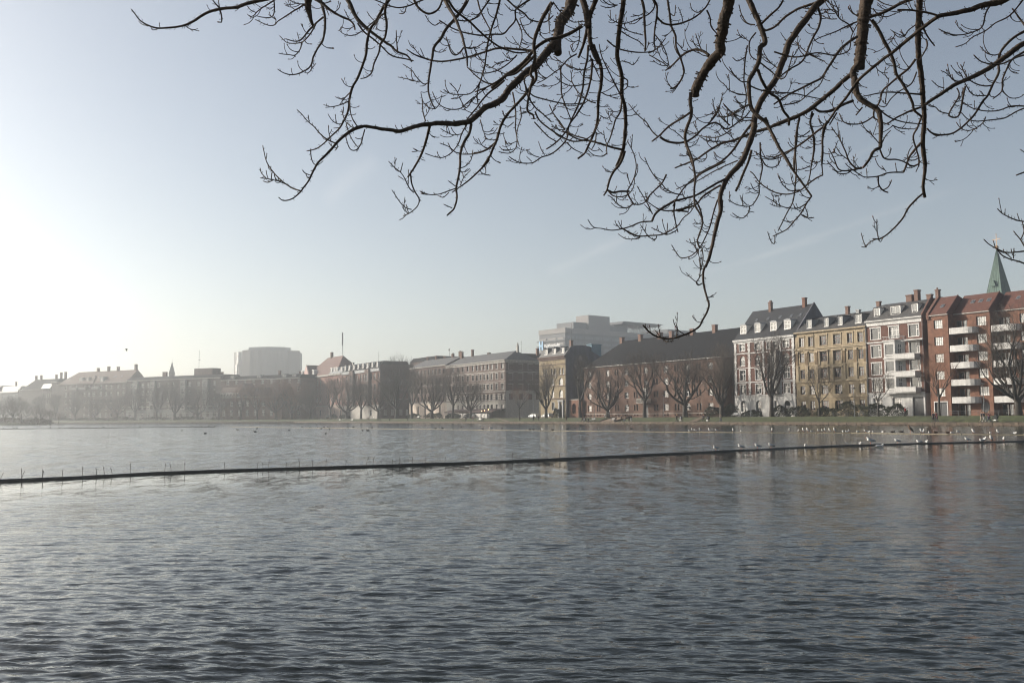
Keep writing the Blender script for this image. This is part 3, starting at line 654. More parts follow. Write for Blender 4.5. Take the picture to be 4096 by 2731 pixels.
for x in (3.5, 7.2, 11.0, 14.5, 17.2): B.skylight(x, 3.95, 24.6, R(48), .7, .8)
B.chimney(6.2, 6.2, 26.3, 29.3, .9, .9, M_CHIM, 2); B.chimney(16.7, 6.2, 26.3, 29.2, 1.0, .9, M_BR1)
B.pipe(-.1, 1.8, 19.6, -.16, M_FG)

# long brick institution with hipped black roof
B = Bld('institution', 'long weathered brick building with huge dark hipped roof and a row of tall chimneys', 1, -236.6, 24.0)
W = 60.0
sx = lambda v: v+236.6
big = [(2.9, 1.75), (12.0, 1.65), (20.85, 1.75), (38.05, 1.9), (46.8, 1.7), (55.4, 1.75)]; pair = [7.4, 16.3, 25.05, 33.85, 42.5, 51.0]
rws = [(13.85, 15.55), (10.5, 12.25), (7.1, 8.85), (3.5, 5.25)]
H = B.wins(big, rws, 'cross', M_FW, sm=M_BR3)
for c in pair: H += B.wins([(c-.55, .68), (c+.55, .68)], rws, 'mid', M_FD, sm=M_BR3, glass=M_GLASS)
H += B.wins([(29.5, 1.7)], [rws[0], rws[1]], 'cross', M_FW, sm=M_BR3) + B.wins([(29.5, 1.5)], [(6.4, 8.9)], 'cross', M_FW, surround=2, sm=M_STONE)
for c in [c for c, _ in big] + pair:        # cellar lights
    for k in (-.6, .6): H.append((c+k-.3, c+k+.3, 2.05, 2.45))
B.body(W, 1.6, 16.6, 22, M_BR3, H + [(28.6, 30.4, 1.62, 5.0)])
mb = MB(); mb.box(28.6, 30.4, .3, .4, 1.62, 5.0); mb.build('door', M_DOOR, B.root)
mb = MB(); mb.box(27.2, 31.8, -1.6, 0, 5.55, 5.8); mb.box(27.2, 31.8, -1.6, -1.48, 6.75, 6.88)
for i in range(16): mb.box(27.22+i*.3, 27.34+i*.3, -1.58, -1.48, 5.8, 6.75)
for i in range(5): mb.box(27.2, 27.32, -1.4+i*.3, -1.28+i*.3, 5.8, 6.75); mb.box(31.68, 31.8, -1.4+i*.3, -1.28+i*.3, 5.8, 6.75)
mb.box(27.2, 27.32, -1.6, 0, 6.75, 6.88); mb.box(31.68, 31.8, -1.6, 0, 6.75, 6.88); mb.build('balcony', M_STONE, B.root)
mb = MB(); mb.prism([(28.2, 9.3), (30.8, 9.3), (29.5, 10.2)], -.3, -.02, 'y'); mb.build('pediment', M_STONE, B.root)
for c in [c for c, _ in big] + pair:
    mb = MB(Matrix.Translation((c, -.02, 6.3))); mb.prism([(.5*math.cos(2*math.pi*i/14), .5*math.sin(2*math.pi*i/14)) for i in range(14)], -.08, .01, 'y'); mb.build('medallion', M_BR4, B.root)
B.band(0, W, 13.2, 13.42, .1, M_BR3); B.band(-.1, W+.1, 15.9, 16.6, .3, M_BR3, 'eaves_cornice'); B.band(-.4, W+.4, 16.6, 16.78, .62, M_STONE, 'gutter'); B.band(0, W, 2.6, 2.75, .06, M_STONE)
B.gable_roof(0, 68.2, 0, 18, 16.8, 24.6, M_DROOF, hipL=8.6, hipR=10.0, over=.5)
for (c, z) in ((8.0, 26.0), (16.9, 26.2), (25.8, 26.1), (30.8, 26.1), (39.6, 26.0), (48.3, 26.4)): B.chimney(c, 8.6, 23.2, z, 1.5, 1.2, M_CHIM)
B.chimney(3.5, 12, 20, 24.2, 1.0, 1.0, M_STONE)
H = B.wins([(62.5, 1.1), (66, 1.1)], [(13.85, 15.4), (10.5, 12.1), (7.1, 8.7)], 'cross', M_FW, sm=M_BR3, y=3.0)
B.body(68.1, 1.6, 16.6, 17, M_BR3, H + [(62.2, 66.3, 1.62, 5.6, True)], y=3.0, x0=60.02)
mb = MB(); mb.box(62.2, 66.3, 3.25, 3.35, 1.62, 5.6); mb.build('gateway', M_DOOR, B.root)
B.pipe(63.9, 6.2, 16, 2.86, M_STONE, .09)

# low arch link wall
B = Bld('gate_wall', 'low pinkish brick wall with round arches, beneath the blank grey fire gable', 1, -243.4, 23.0)
B.root['category'] = 'wall'
H = [(1.6, 3.9, 2.8, 6.0, True)]
B.body(6.75, 1.6, 7.1, .8, M_BR1, H + [(5.0, 6.2, 1.62, 5.2, True)], rev=.5); B.band(0, 6.75, 7.1, 7.3, .12, M_STONE, 'coping')

# narrow yellow brick house with arched windows and the grey fire gable
B = Bld('town_house', 'narrow yellow brick house with arched windows and a blank grey fire gable', 1, -258.6, 22.0)
W = 15.05
H = B.wins([(2.75, .75), (4.15, .8), (7.35, .95), (9.0, .9), (12.05, 1.0), (13.75, .95)], [(15.2, 17.3)], 'mid', M_FW, True, sm=M_STONE, glass=M_CURT)
H += B.wins([(3.85, 1.3), (7.8, 1.5), (12.45, 2.1)], [(11.9, 14.15), (8.05, 10.4)], 'cross', M_FW, True, sm=M_STONE, glass=M_CURT)
H += B.wins([(8.0, 1.3)], [(4.1, 6.4)], 'cross', M_FG, surround=1, sm=M_FG)
B.body(W, 1.6, 21.0, 14, M_YB, H + [(11.9, 13.3, 1.7, 5.9, True)])
mb = MB(); mb.box(11.9, 13.3, .2, .3, 1.62, 5.9); mb.build('door', M_DOOR, B.root)
mb = MB(); mb.box(11.2, 11.9, -.35, 0, 1.6, 6.6); mb.box(13.3, 14.0, -.35, 0, 1.6, 6.6); mb.box(11.0, 14.2, -.5, 0, 6.6, 7.2); mb.build('porch', M_FG, B.root)
for (z0, z1, pr) in ((14.85, 15.1, .15), (11.45, 11.7, .15), (7.5, 7.75, .2), (18.3, 18.5, .1)): B.band(0, W, z0, z1, pr, M_BR4)
B.band(-.1, W, 19.9, 20.5, .25, M_BR4, 'frieze'); B.band(-.2, W+.1, 20.5, 21.0, .55, M_BR4, 'eaves_cornice')
B.mansard(0, W, 0, 14, 21.0, 24.0, 2.2, M_SLATEL)
for c in (3.4, 8.2, 12.9): B.dormer(c, 21.9, 1.9, 1.75, .5, 2.6, M_LEAD, M_FW, True, 'mid', M_DROOF)
B.chimney(14.0, 3.0, 23.6, 26.0, 1.2, 1.0, M_CHIM); mb = MB(); mb.tube([(14.2, 3, 26), (14.2, 3, 31.2)], .06, 5); mb.tube([(13.6, 3, 29.4), (14.9, 3, 29.4)], .03, 4); mb.tube([(13.5, 3, 30.2), (14.9, 3, 30.2)], .03, 4); mb.build('antenna', M_IRON, B.root)
mb = MB(); mb.prism([(0, 1.6), (0, 21.2), (1.2, 21.6), (2.4, 24.0), (6.3, 24.35), (9.2, 24.1), (9.6, 22.6), (13.2, 21.0), (14, 20.8), (14, 1.6)], W+.02, W+.32, 'x'); mb.build('fire_gable', M_GABLE, B.root)
mb = MB(); mb.box(W-2.2, W+.3, 9.9, 13.6, 20.5, 24.6); mb.box(W-2.4, W+.45, 9.7, 13.8, 24.6, 24.9); mb.build('stair_tower', mat('blue_grey_render', (.10, .17, .21), .9, .15, 1), B.root)
B.pipe(15.0, 1.8, 20.4, -.15, M_FG)

# terrace with grey roof, corner house (right part) and its left neighbour
B = Bld('corner_house', 'brown brick corner house with pale banded base and grey skylight roof, above the cafe awning', 1, -324.0, 22.0)
W = 44.0
cs = [(5.5, 1.4), (9.4, 1.4), (13.0, 1.4), (17.0, 1.5), (20.9, 1.5), (23.9, 1.4), (26.5, 1.5), (29.3, 1.5), (31.9, 1.5), (34.5, 1.5), (38.0, 1.5), (41.9, 1.6)]
H = B.wins(cs, [(18.75, 20.6)], 'cross', M_FD, sm=M_STONE) + B.wins(cs, [(15.2, 17.2), (11.6, 13.6)], 'cross', M_FD, surround=2, sm=M_STONE)
B.body(W, 10.9, 21.4, 26, M_BR4, H)
H = B.wins(cs, [(8.0, 10.0)], 'cross', M_FD, sm=M_STONE)
B.body(W, 7.5, 10.9, 26, M_BR4, H, y=-.03)
for z in (7.95, 8.55, 9.15, 9.75):
    mb = MB(); xs = [0.02] + sorted([v for (c, w_) in cs for v in (c-w_/2-.05, c+w_/2+.05)]) + [W-.02]
    for i in range(0, len(xs), 2): mb.box(xs[i], xs[i+1], -.11, -.03, z, z+.36)
    mb.build('banding', M_STONE, B.root)
H = B.wins(cs, [(4.4, 6.4)], 'cross', M_FD, sm=M_STONE)
B.body(W, 1.6, 7.5, 26, M_STONE, H + [(1.2, 2.6, 1.7, 4.0), (4.6, 6.0, 1.7, 4.0)], y=-.06)
for (z0, z1, pr) in ((7.4, 7.7, .25), (10.75, 11.1, .3), (17.7, 17.95, .2), (14.3, 14.45, .1)): B.band(0, W, z0, z1, pr, M_STONE)
B.band(-.2, W+.3, 20.75, 21.4, .35, M_STONE, 'frieze'); B.band(-.2, W+.5, 21.4, 21.7, .75, M_STONE, 'eaves_cornice')
# side front on the cross street
xs_ = Matrix.Translation((W, 0, 0)) @ Matrix.Rotation(R(90), 4, 'Z')
sc_ = [(2.1, 1.5), (6.1, 1.6), (10.0, 1.6), (12.9, 1.4)]
H = B.wins(sc_, [(18.3, 20.3), (14.8, 17.0), (11.3, 13.3)], 'cross', M_FD, surround=1, sm=M_STONE, xf=xs_)
B.body(26, 10.9, 21.4, .3, M_BR4, H, sides=False, xf=Matrix.Translation((.03, 0, 0)) @ xs_)
H = B.wins(sc_, [(8.0, 10.0), (4.2, 6.4)], 'cross', M_FD, sm=M_STONE, xf=xs_)
B.body(26, 1.6, 10.9, .3, M_STONE, H + [(1.5, 2.9, 1.62, 3.4), (9.3, 10.7, 1.62, 4.0)], sides=False, xf=Matrix.Translation((.09, 0, 0)) @ xs_)
mb = MB(xs_); [mb.box(-.1, 26, -.1-p_, 0, z0, z1) for z0, z1, p_ in ((17.5, 17.75, .1), (10.8, 11.1, .15), (20.75, 21.4, .3), (21.4, 21.7, .7))]; mb.build('side_cornice', M_STONE, B.root)
B.gable_roof(0, W, 0, 14, 21.7, 25.1, M_SLATEL, hipR=4.5, over=.7)
mb = MB(); mb.add([(W-14, 5, 21.6), (W+.6, 5, 21.6), (W+.6, 26, 21.6), (W-14, 26, 21.6), (W-7, 7, 24.6), (W-7, 26, 24.6)], [(0, 1, 4), (1, 2, 5, 4), (3, 0, 4, 5), (2, 3, 5)]); mb.build('side_roof', M_DROOF, B.root)
for x in (2.5, 6.0, 9.8, 14.0, 17.5, 21.5, 24.5, 28.5, 32.0, 36.0, 39.5): B.skylight(x, 2.6, 22.75, R(26), .75, 1.1)
B.chimney(8.2, 6.8, 24.4, 27.8, 1.1, .9, M_BR3); B.chimney(1.0, 6.0, 24.2, 27.3, 1.8, 1.0, M_BR3, 3); B.chimney(19.5, 7.5, 24, 25.9, 2.0, .8, M_BR4); B.chimney(41, 15, 23.8, 26.4, 1.0, 1.0)
mb = MB(); mb.tube([(41.5, 8, 24.6), (41.5, 8, 28.6)], .05, 5); mb.box(40.8, 42.2, 7.97, 8.03, 28.2, 28.25); mb.box(41, 42, 7.97, 8.03, 27.6, 27.65); mb.build('antenna', M_IRON, B.root)
mb = MB(); mb.box(W-.6, W+.1, 4.8, 5.4, 24.4, 26.6); mb.ell((W-.25, 5.1, 27.0), .35, .3, .7); mb.build('roof_figure', M_STONE, B.root)
B.pipe(43.8, 1.8, 21.4, -.2, M_FG)
# cafe awning in front of it
C = Bld('cafe_pavilion', 'dark awning pavilion of the cafe with small lamps, below the brown corner house', 1, -316, 19.5); C.root['category'] = 'cafe'
mb = MB(); mb.prism([(-2.6, 4.15), (-2.6, 4.0), (2.3, 4.85), (2.3, 5.0)], 0, 36, 'x'); mb.box(0, 36, -2.62, -2.54, 3.7, 4.15); mb.build('awning', mat('dark_canvas', (.05, .03, .028), .9, .2, 1), C.root)
mb = MB(); [mb.box(i*4.5+.3, i*4.5+.42, -2.5, -2.38, 1.65, 4.05) for i in range(8)]; mb.build('posts', M_FD, C.root)
mb = MB(); mb.box(7, 33, -2.3, -2.26, 1.75, 3.3); mb.build('glass_screen', M_CURT, C.root)
ml = bpy.data.materials.new('lamp_glow'); ml.use_nodes = True; ml.node_tree.nodes['Principled BSDF'].inputs['Emission Color'].default_value = (1, .5, .2, 1); ml.node_tree.nodes['Principled BSDF'].inputs['Emission Strength'].default_value = 6
for x in (28.5, 30.6, 33.2): mb = MB(); mb.ell((x, -2.75, 4.1+(x-28)*.1), .14, .14, .14); mb.build('lamp', ml, C.root)

B = Bld('town_house', 'grey-roofed terrace house with a pale lower front, left of the brown corner house', 1, -357.3, 22.0)
W = 33.2; cs = [(1.6+i*3.25, 1.45) for i in range(10)]
H = B.wins(cs, [(18.8, 20.9), (15.2, 17.4), (11.6, 13.8)], 'cross', M_FD, sm=M_STONE); B.body(W, 7.7, 21.9, 14, M_BR4, H + B.wins(cs, [(8.2, 10.3)], 'cross', M_FD, sm=M_STONE))
H = B.wins(cs[::2], [(2.6, 6.6)], 'cross', M_FD, sm=M_STONE); B.body(W, 1.6, 7.7, 14, mat('cream_render', (.50, .42, .35), .9, .15, 1, streaks=.2), H, y=-.06)
B.band(0, W, 7.6, 7.9, .2, M_STONE); B.band(-.1, W, 21.9, 22.25, .5, M_STONE, 'eaves_cornice'); B.band(0, W, 14.5, 14.7, .1, M_STONE)
B.gable_roof(0, W, 0, 14, 22.25, 25.6, M_SLATEL, wallm=M_BR4)
for x in (5, 10, 13.5, 17.5, 22, 27): B.skylight(x, 2.8, 23.6, R(25), .8, 1.1)
for (x, z, p_) in ((2.5, 27.3, 0), (10.5, 27.0, 2), (18, 26.7, 0), (25, 27.1, 3), (31, 27.6, 3)): B.chimney(x, 7, 24.8, z, 1.4 if p_ else 1.0, .9, M_BR3, p_)
mb = MB(); mb.tube([(22, 7, 25.4), (22, 7, 28.6)], .06, 5); mb.ell((22, 6.9, 28.8), .6, .15, .6); mb.build('satellite_dish', M_IRON, B.root)

# house behind the trees: sunny front, shaded side
B = Bld('corner_house', 'dark red brick house with tall windows and a row of eight bright dormers', 1, -433.6, 22.0)
W = 45.6; cs = [(5.5, 1.7), (10.0, 2.0), (18.8, 1.8), (23.6, 1.7), (27.1, 2.1), (35.5, 1.6), (39.6, 1.9), (44.0, 1.4)]
H = B.wins(cs, [(18.9, 21.9), (14.2, 17.3), (10.2, 12.8)], 'cross', M_FW, sm=M_STONE, glass=M_CURT); B.body(W, 7.5, 24.0, 14.6, M_BR2, H)
H = B.wins(cs[1::2], [(3, 5.6)], 'cross', M_FG, sm=M_STONE); B.body(W, 1.6, 7.5, 14.6, M_STONE, H, y=-.05)
for xa in (11.5, 30.5):
    B.body(xa+4.6, 7.5, 24.0, 1.3, M_BR4, B.wins([(xa+2.3, 2.2)], [(18.6, 21.9), (14.2, 17.3), (10.2, 12.8)], 'triple', M_FG, sm=M_STONE, y=-1.2), y=-1.2, x0=xa, name='bay')
B.band(0, W, 7.4, 7.8, .25, M_STONE); B.band(-.1, W+.1, 22.7, 24.0, .5, M_LEAD, 'eaves_cornice')
xs_ = Matrix.Translation((W, 0, 0)) @ Matrix.Rotation(R(90), 4, 'Z'); sc_ = [(2.5, 1.5), (6, 1.5), (10, 1.5), (13, 1.2)]
H = B.wins(sc_, [(18.9, 21.2), (14.6, 17.0), (10.4, 12.8), (3.2, 5.8)], 'cross', M_FW, sm=M_STONE, xf=xs_); B.body(14.6, 1.6, 25.8, .3, M_BR4, H, sides=False, xf=Matrix.Translation((.05, 0, 0)) @ xs_)
B.mansard(0, W, 0, 14.6, 24.0, 27.2, 1.6, M_DROOF)
for i in range(8): B.dormer(3.0+i*5.55, 24.7, 2.0, 2.2, .1, 1.9, M_FW, M_FW, cap=M_DROOF)
B.chimney(1.2, 5, 26, 29, 1.4, 1, M_STONE); mb = MB(); mb.tube([(30, 6, 27), (30, 6, 32.5)], .07, 5); mb.box(29, 31.4, 5.97, 6.03, 30.4, 30.46); mb.box(29.3, 30.7, 5.97, 6.03, 32, 32.06); mb.build('antenna', M_IRON, B.root)
# shaded cross-street block standing forward on its right
B = Bld('town_house', 'shaded dark brick block with flat roofline, just right of the house with eight dormers', 1, -387.9, 36.5)
B.body(24, 1.6, 26.6, 16, M_BR4, B.wins([(3+i*4.2, 1.6) for i in range(5)], [(20.5, 23.0), (16.5, 19.0), (12.5, 15)], 'cross', M_FD, sm=M_STONE)); B.mansard(0, 24, 0, 16, 26.6, 28.4, 1.5, M_DROOF)

# house with red hipped roof
B = Bld('corner_house', 'pinkish corner house with steep red hipped roof, chimney and tall mast', 1, -496.3, 22.0)
W = 62.0; cs = [(6.6, 3.6), (11.5, 1.8), (23.5, 2.4), (27.8, 2.2), (32.3, 2.2), (48.1, 1.8), (52.5, 1.5), (56.7, 1.8), (60.4, 1.5)]
H = B.wins(cs, [(18.6, 21.3), (14.4, 17.0), (10.2, 12.8)], 'triple', M_FW, sm=M_STONE, glass=M_CURT); B.body(W, 8.2, 23.0, 18, mat('pink_brick', (.24, .13, .105), .95, .22, .8, streaks=.2), H)
B.body(W, 1.6, 8.2, 18, mat('pink_render', (.46, .36, .31), .95, .15, 1, streaks=.2), B.wins(cs[::2], [(3, 6)], 'cross', M_FG, sm=M_STONE), y=-.06)
B.band(-.1, W+.1, 8.1, 8.5, .2, M_STONE); B.band(-.1, W+.2, 23.0, 23.8, .7, M_STONE, 'eaves_cornice')
B.gable_roof(4, 52, 1, 17, 23.8, 33.6, M_TILE, hipL=14, hipR=12, over=.5)
B.gable_roof(0, 13.5, 0, 9, 23.8, 27.6, M_TILE, hipL=3, over=.5, name='turret_roof')
mb = MB(); mb.prism([(6.0, 23.8), (15.5, 23.8), (10.8, 30.2)], -.3, .3, 'y'); mb.build('gable', mat('rose_stucco', (.40, .28, .25), .9, .1, 1), B.root)
mb = MB(); mb.add([(6, 0, 23.8), (15.5, 0, 23.8), (10.8, 0, 30.1), (10.8, 8, 30.1), (6, 5, 23.8), (15.5, 5, 23.8)], [(0, 4, 3, 2), (1, 2, 3, 5)]); mb.build('gable_roof', M_TILE, B.root)
B.dormer(3.2, 24.6, 2.6, 2.4, -.2, 2, M_FW, M_FW, True); B.dormer(19.5, 24.7, 2.6, 2.3, .4, 2, M_FW, M_FW, True)
for x in (46, 50.5, 53.5): B.dormer(x, 24.3, 2.4, 2.6, .5, 3, M_FW, M_FW)
B.dormer(60, 24.3, 2.2, 2.2, .5, 3, M_FW, M_FW); B.mansard(44, W, 0, 18, 23.8, 27.0, 2.4, M_LEAD, 'side_roof')
B.chimney(24.0, 9, 33, 36.6, 1.8, 1.4, M_BR3); mb = MB(); mb.tube([(39, 9, 33), (39, 9, 41)], .12, 5); mb.tube([(39, 9, 39), (39, 9, 45.5)], .38, 6); mb.build('mast', M_FG, B.root)

# ---------------- left-hand shore, hazy ----------------
def left_house(name, label, s0, s1, z1, wm, cols, rows, roof, d=22.0, base=None, group=None, depth=15, fm=None, glass=None):
    B = Bld(name, label, 2, s0, d, group); W = s1-s0
    H = B.wins([(c-s0, w) for c, w in cols], rows, 'cross', fm or M_FW, sm=M_STONE, glass=glass); B.body(W, 1.6, z1, depth, wm, H)
    B.band(-.05, W+.05, z1-.5, z1, .3, M_STONE, 'eaves_cornice')
    if base: 
        for z in (3.2, 7.0): B.band(0, W, z+1.9, z+2.2, .15, base)
    return B
RW = [(20.0, 22.3), (15.8, 18.1), (11.7, 14.0), (7.6, 9.9), (3.5, 5.8)]
M_TILEL = mat('greyish_roof_tile', (.10, .068, .056), .9, .25, 1.2)  # roof tile with a greyer red, for the left row
M_LBR = mat('greyish_brown_brick', (.085, .068, .058), .95, .2, .8); M_LGR = mat('grey_render', (0.216, 0.2088, 0.2016), .95, .15, .8, streaks=.2)  # brown brick with little red in it, and plain grey render
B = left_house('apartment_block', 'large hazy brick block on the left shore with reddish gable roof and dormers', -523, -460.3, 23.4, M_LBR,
   [(-514.6, 2), (-510.3, 2), (-505.5, 1.3), (-497.3, 1.8), (-493.1, 1.8), (-489, 2.6), (-482.6, 1.9), (-477.8, 1.9), (-473.5, 2), (-467.3, 1.8), (-462.9, 1.9)], RW, None)
B.gable_roof(0, 62.7, 0, 15, 23.4, 30.6, M_TILEL, hipL=10, wallm=M_LBR); B.gable_roof(20, 34, -.4, 8, 23.6, 28.2, M_TILEL, hipL=4, hipR=4, name='cross_roof')
for x in (21, 27, 40): B.dormer(x, 24.3, 3.0, 2.6, .6, 3, M_LEAD, M_FW)
for x in (6, 8, 34, 47, 49, 54): B.skylight(x, 3, 26.3, R(43), 1.2, 1.6)
for (x, z) in ((27.5, 33), (37, 33.6), (45.5, 33.2), (61, 34.2)): B.chimney(x, 7.5, 29.5, z, 1.8, 1.4, M_BR3)
for x, zb in ((13.5, 20), (22, 20), (33.5, 20.1)): mb = MB(); mb.box(x, x+6.5, -1.4, 0, zb-.2, zb+1.0); mb.build('balcony', M_LGR, B.root)
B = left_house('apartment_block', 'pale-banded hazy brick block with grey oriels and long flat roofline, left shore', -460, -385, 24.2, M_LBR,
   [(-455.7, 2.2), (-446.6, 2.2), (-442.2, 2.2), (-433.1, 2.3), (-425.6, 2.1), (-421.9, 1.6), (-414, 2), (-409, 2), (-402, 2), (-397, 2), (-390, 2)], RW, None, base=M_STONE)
for x in (6.2, 20.5, 45, 62): B.body(x+3.9, 7.2, 23.4, 1.2, M_LGR, B.wins([(x+1.95, 2.6)], RW[:4], 'triple', M_FW, sm=M_STONE, y=-1.1), y=-1.1, x0=x, name='oriel')
B.body(75, 1.6, 7.3, 15, M_LGR, B.wins([(3+i*5.2, 2) for i in range(14)], [(3.2, 5.9)], 'cross', M_FG, sm=M_STONE), y=-.05, name='base'); B.mansard(0, 75, 0, 15, 24.2, 25.9, 2.2, M_DROOF)
B.chimney(22, 8, 25.5, 29, 3.5, 1.5, M_BR3); B.chimney(67, 8, 25.5, 27.6, 2, 1, M_BR3); mb = MB(); mb.box(50, 64, 4, 10, 25.8, 29.6); mb.tube([(50, 7, 28), (50, 7, 28.4)], 1.6, 10); mb.build('roof_plant_room', M_BR4, B.root)
mb = MB(); mb.tube([(50.3, 7, 29), (50.3, 7, 40)], .1, 5); mb.box(49.8, 51.2, 6.95, 7.05, 34.4, 34.6); mb.build('antenna', M_IRON, B.root)
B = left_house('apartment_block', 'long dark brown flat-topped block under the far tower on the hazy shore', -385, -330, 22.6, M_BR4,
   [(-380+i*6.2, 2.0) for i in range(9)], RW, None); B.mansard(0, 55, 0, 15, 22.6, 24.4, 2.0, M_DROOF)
for x in (8, 27, 44, 51): B.dormer(x, 22.9, 2.6, 1.7, .3, 2.5, M_FG, M_FW, cap=M_LEAD)
B.chimney(36, 6, 24, 27.0, 1.6, 1.2, M_BR3); B.chimney(50, 6, 24, 26.2, 1.0, 1.0)
B = left_house('pavilion', 'low building with red mansard roof and little arched dormers, under the far tower', -376, -332, 13.2, M_BR3, [(-372+i*5.5, 2) for i in range(7)], [(8.4, 11.0), (3.6, 6.4)], None, d=12, depth=9)
B.mansard(0, 16, 0, 9, 13.2, 18.2, 3.0, M_TILEL); B.mansard(17, 44, 0, 9, 13.2, 17.8, 2.5, M_DROOF, 'dark_roof')
mb = MB(); mb.add([(13, -.4, 13.2), (23, -.4, 13.2), (18, -.4, 20.0), (13, 6, 14), (23, 6, 14), (18, 6, 20)], [(0, 1, 2), (0, 2, 5, 3), (1, 4, 5, 2)]); mb.build('front_gable', M_GABLE, B.root)
for i in range(6): B.dormer(2.2+i*2.2, 13.5, 1.5, 1.5, -.1, 1.6, M_FW, M_FW, True)
B = left_house('tower_house', 'narrow hazy house with two chimney stacks rising above its neighbours near the left edge', -528.5, -523.2, 25.2, M_LBR, [], [], None); B.mansard(0, 5.3, 0, 15, 25.2, 27.0, 2, M_DROOF)
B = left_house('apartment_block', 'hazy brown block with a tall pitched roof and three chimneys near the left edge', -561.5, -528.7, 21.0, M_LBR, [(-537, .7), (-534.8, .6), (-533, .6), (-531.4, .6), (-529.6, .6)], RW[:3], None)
B.gable_roof(3.5, 32.5, 0, 15, 21.0, 27.2, M_DROOF, hipL=3, wallm=M_LBR); B.mansard(24, 32.8, -.6, 6, 21.2, 24.0, 1.5, M_LEAD, 'oriel_roof')
for (x, z) in ((6.5, 30), (11.5, 30.3), (26.5, 30.2)): B.chimney(x, 7.5, 25.5, z, 1.5, 1.2, M_BR3)
for (x, z) in ((31.2, 31.6), (35.4, 31.8)): B.chimney(x, 7.5, 25, z, 1.6, 1.2, M_BR3)
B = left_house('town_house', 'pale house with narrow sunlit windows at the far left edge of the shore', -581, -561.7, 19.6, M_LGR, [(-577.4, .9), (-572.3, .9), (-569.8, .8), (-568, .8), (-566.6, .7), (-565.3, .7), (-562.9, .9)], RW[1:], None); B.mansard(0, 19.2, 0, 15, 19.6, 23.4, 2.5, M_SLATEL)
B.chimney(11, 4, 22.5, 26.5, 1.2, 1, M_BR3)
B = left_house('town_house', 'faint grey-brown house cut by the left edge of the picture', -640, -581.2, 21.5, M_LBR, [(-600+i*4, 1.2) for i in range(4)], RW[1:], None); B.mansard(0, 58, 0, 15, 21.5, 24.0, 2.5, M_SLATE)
# thin church spire far behind the left shore
Cc = empty('church_tower', 'thin dark church spire far behind the left shore roofs', 'church', (-238., 664., 0))
mb = MB(); mb.box(-1.5, 1.5, -1.5, 1.5, 1.6, 33.6); mb.build('tower', M_BR4, Cc)
mb = MB(); mb.add([(-1.7, -1.7, 33.6), (1.7, -1.7, 33.6), (1.7, 1.7, 33.6), (-1.7, 1.7, 33.6), (0, 0, 42.5)], [(0, 1, 4), (1, 2, 4), (2, 3, 4), (3, 0, 4)]); mb.build('spire', M_SLATE, Cc)
mb = MB(); mb.tube([(0, 0, 42), (0, 0, 44.0)], .08, 4); mb.build('finial', M_IRON, Cc)

# church spire behind the brick balcony block
ct = empty('church_tower', 'green copper church spire with a gilded ball and cross rising behind the brick balcony block', 'church', (0, 0, 0), RZ1)
r_ = ray(3995, 1166); c0 = Vector((r_.x, r_.y, 0))*(300/r_.y); ct.location = c0
mb = MB(); mb.box(-2.7, 2.7, -2.7, 2.7, 1.6, 38.4); mb.box(-3.0, 3.0, -3.0, 3.0, 37.9, 38.5); mb.build('tower', M_BR2, ct)
mb = MB(); lv = [(38.5, 3.15), (39.2, 2.75), (41.0, 2.42), (54.4, .12)]
vs = [(sx_*q, sy_*q, z) for z, q in lv for sx_, sy_ in ((-1, -1), (1, -1), (1, 1), (-1, 1))]
mb.add(vs, [(4*i+j, 4*i+(j+1) % 4, 4*i+4+(j+1) % 4, 4*i+4+j) for i in range(3) for j in range(4)])
for s_ in range(4):      # standing seams
    ca, sa = math.cos(s_*math.pi/2), math.sin(s_*math.pi/2); rt = Matrix.Rotation(s_*math.pi/2, 4, 'Z')
    for k in range(-3, 4):
        f = k/3.0; mb.xf = rt; mb.tube([(f*2.7, -2.78, 39.2), (f*2.38, -2.45, 41.0), (f*.1, -.15, 54.3)], [.06, .055, .03], 4)
mb.xf = Matrix(); mb.build('spire', M_COPPER, ct)
mb = MB(); mb.prism([(-.75, 42.4), (.75, 42.4), (0, 44.2)], -2.75, -1.6, 'y'); mb.prism([(-.45, 42.5), (.45, 42.5), (0, 43.7)], -2.78, -2.76, 'y'); mb.build('spire_dormer', M_COPPER, ct)
mb = MB(); mb.ell((0, 0, 55.0), .62, .62, .62, 14, 10); mb.build('ball', M_GOLD, ct, True)
mb = MB(); mb.box(-.07, .07, -.07, .07, 55.5, 59.2); mb.box(-1.15, 1.15, -.06, .06, 57.5, 57.66)
for (x, z, a) in ((-1.15, 57.6, 2), (1.15, 57.6, 0), (0, 59.2, 1)): 
    for k in (-.5, .5): aa = a*math.pi/2+k*1.2; mb.tube([(x, 0, z), (x+.35*math.cos(aa), 0, z+.35*math.sin(aa))], .05, 4)
mb.build('cross', M_GOLD, ct)

# ---------------- distant big blocks ----------------
M_CONC = mat('pale_concrete', (.27, .25, .235), .9, .08, .2, streaks=.15); M_CONC2 = mat('grey_concrete', (.15, .15, .155), .9, .1, .2)
hz = math.atan2(.638, .77)
hs_ = empty('hospital', 'long grey hazy hospital block with helipad deck and name sign on its end wall', 'building', (39.4, 700, 0), hz)
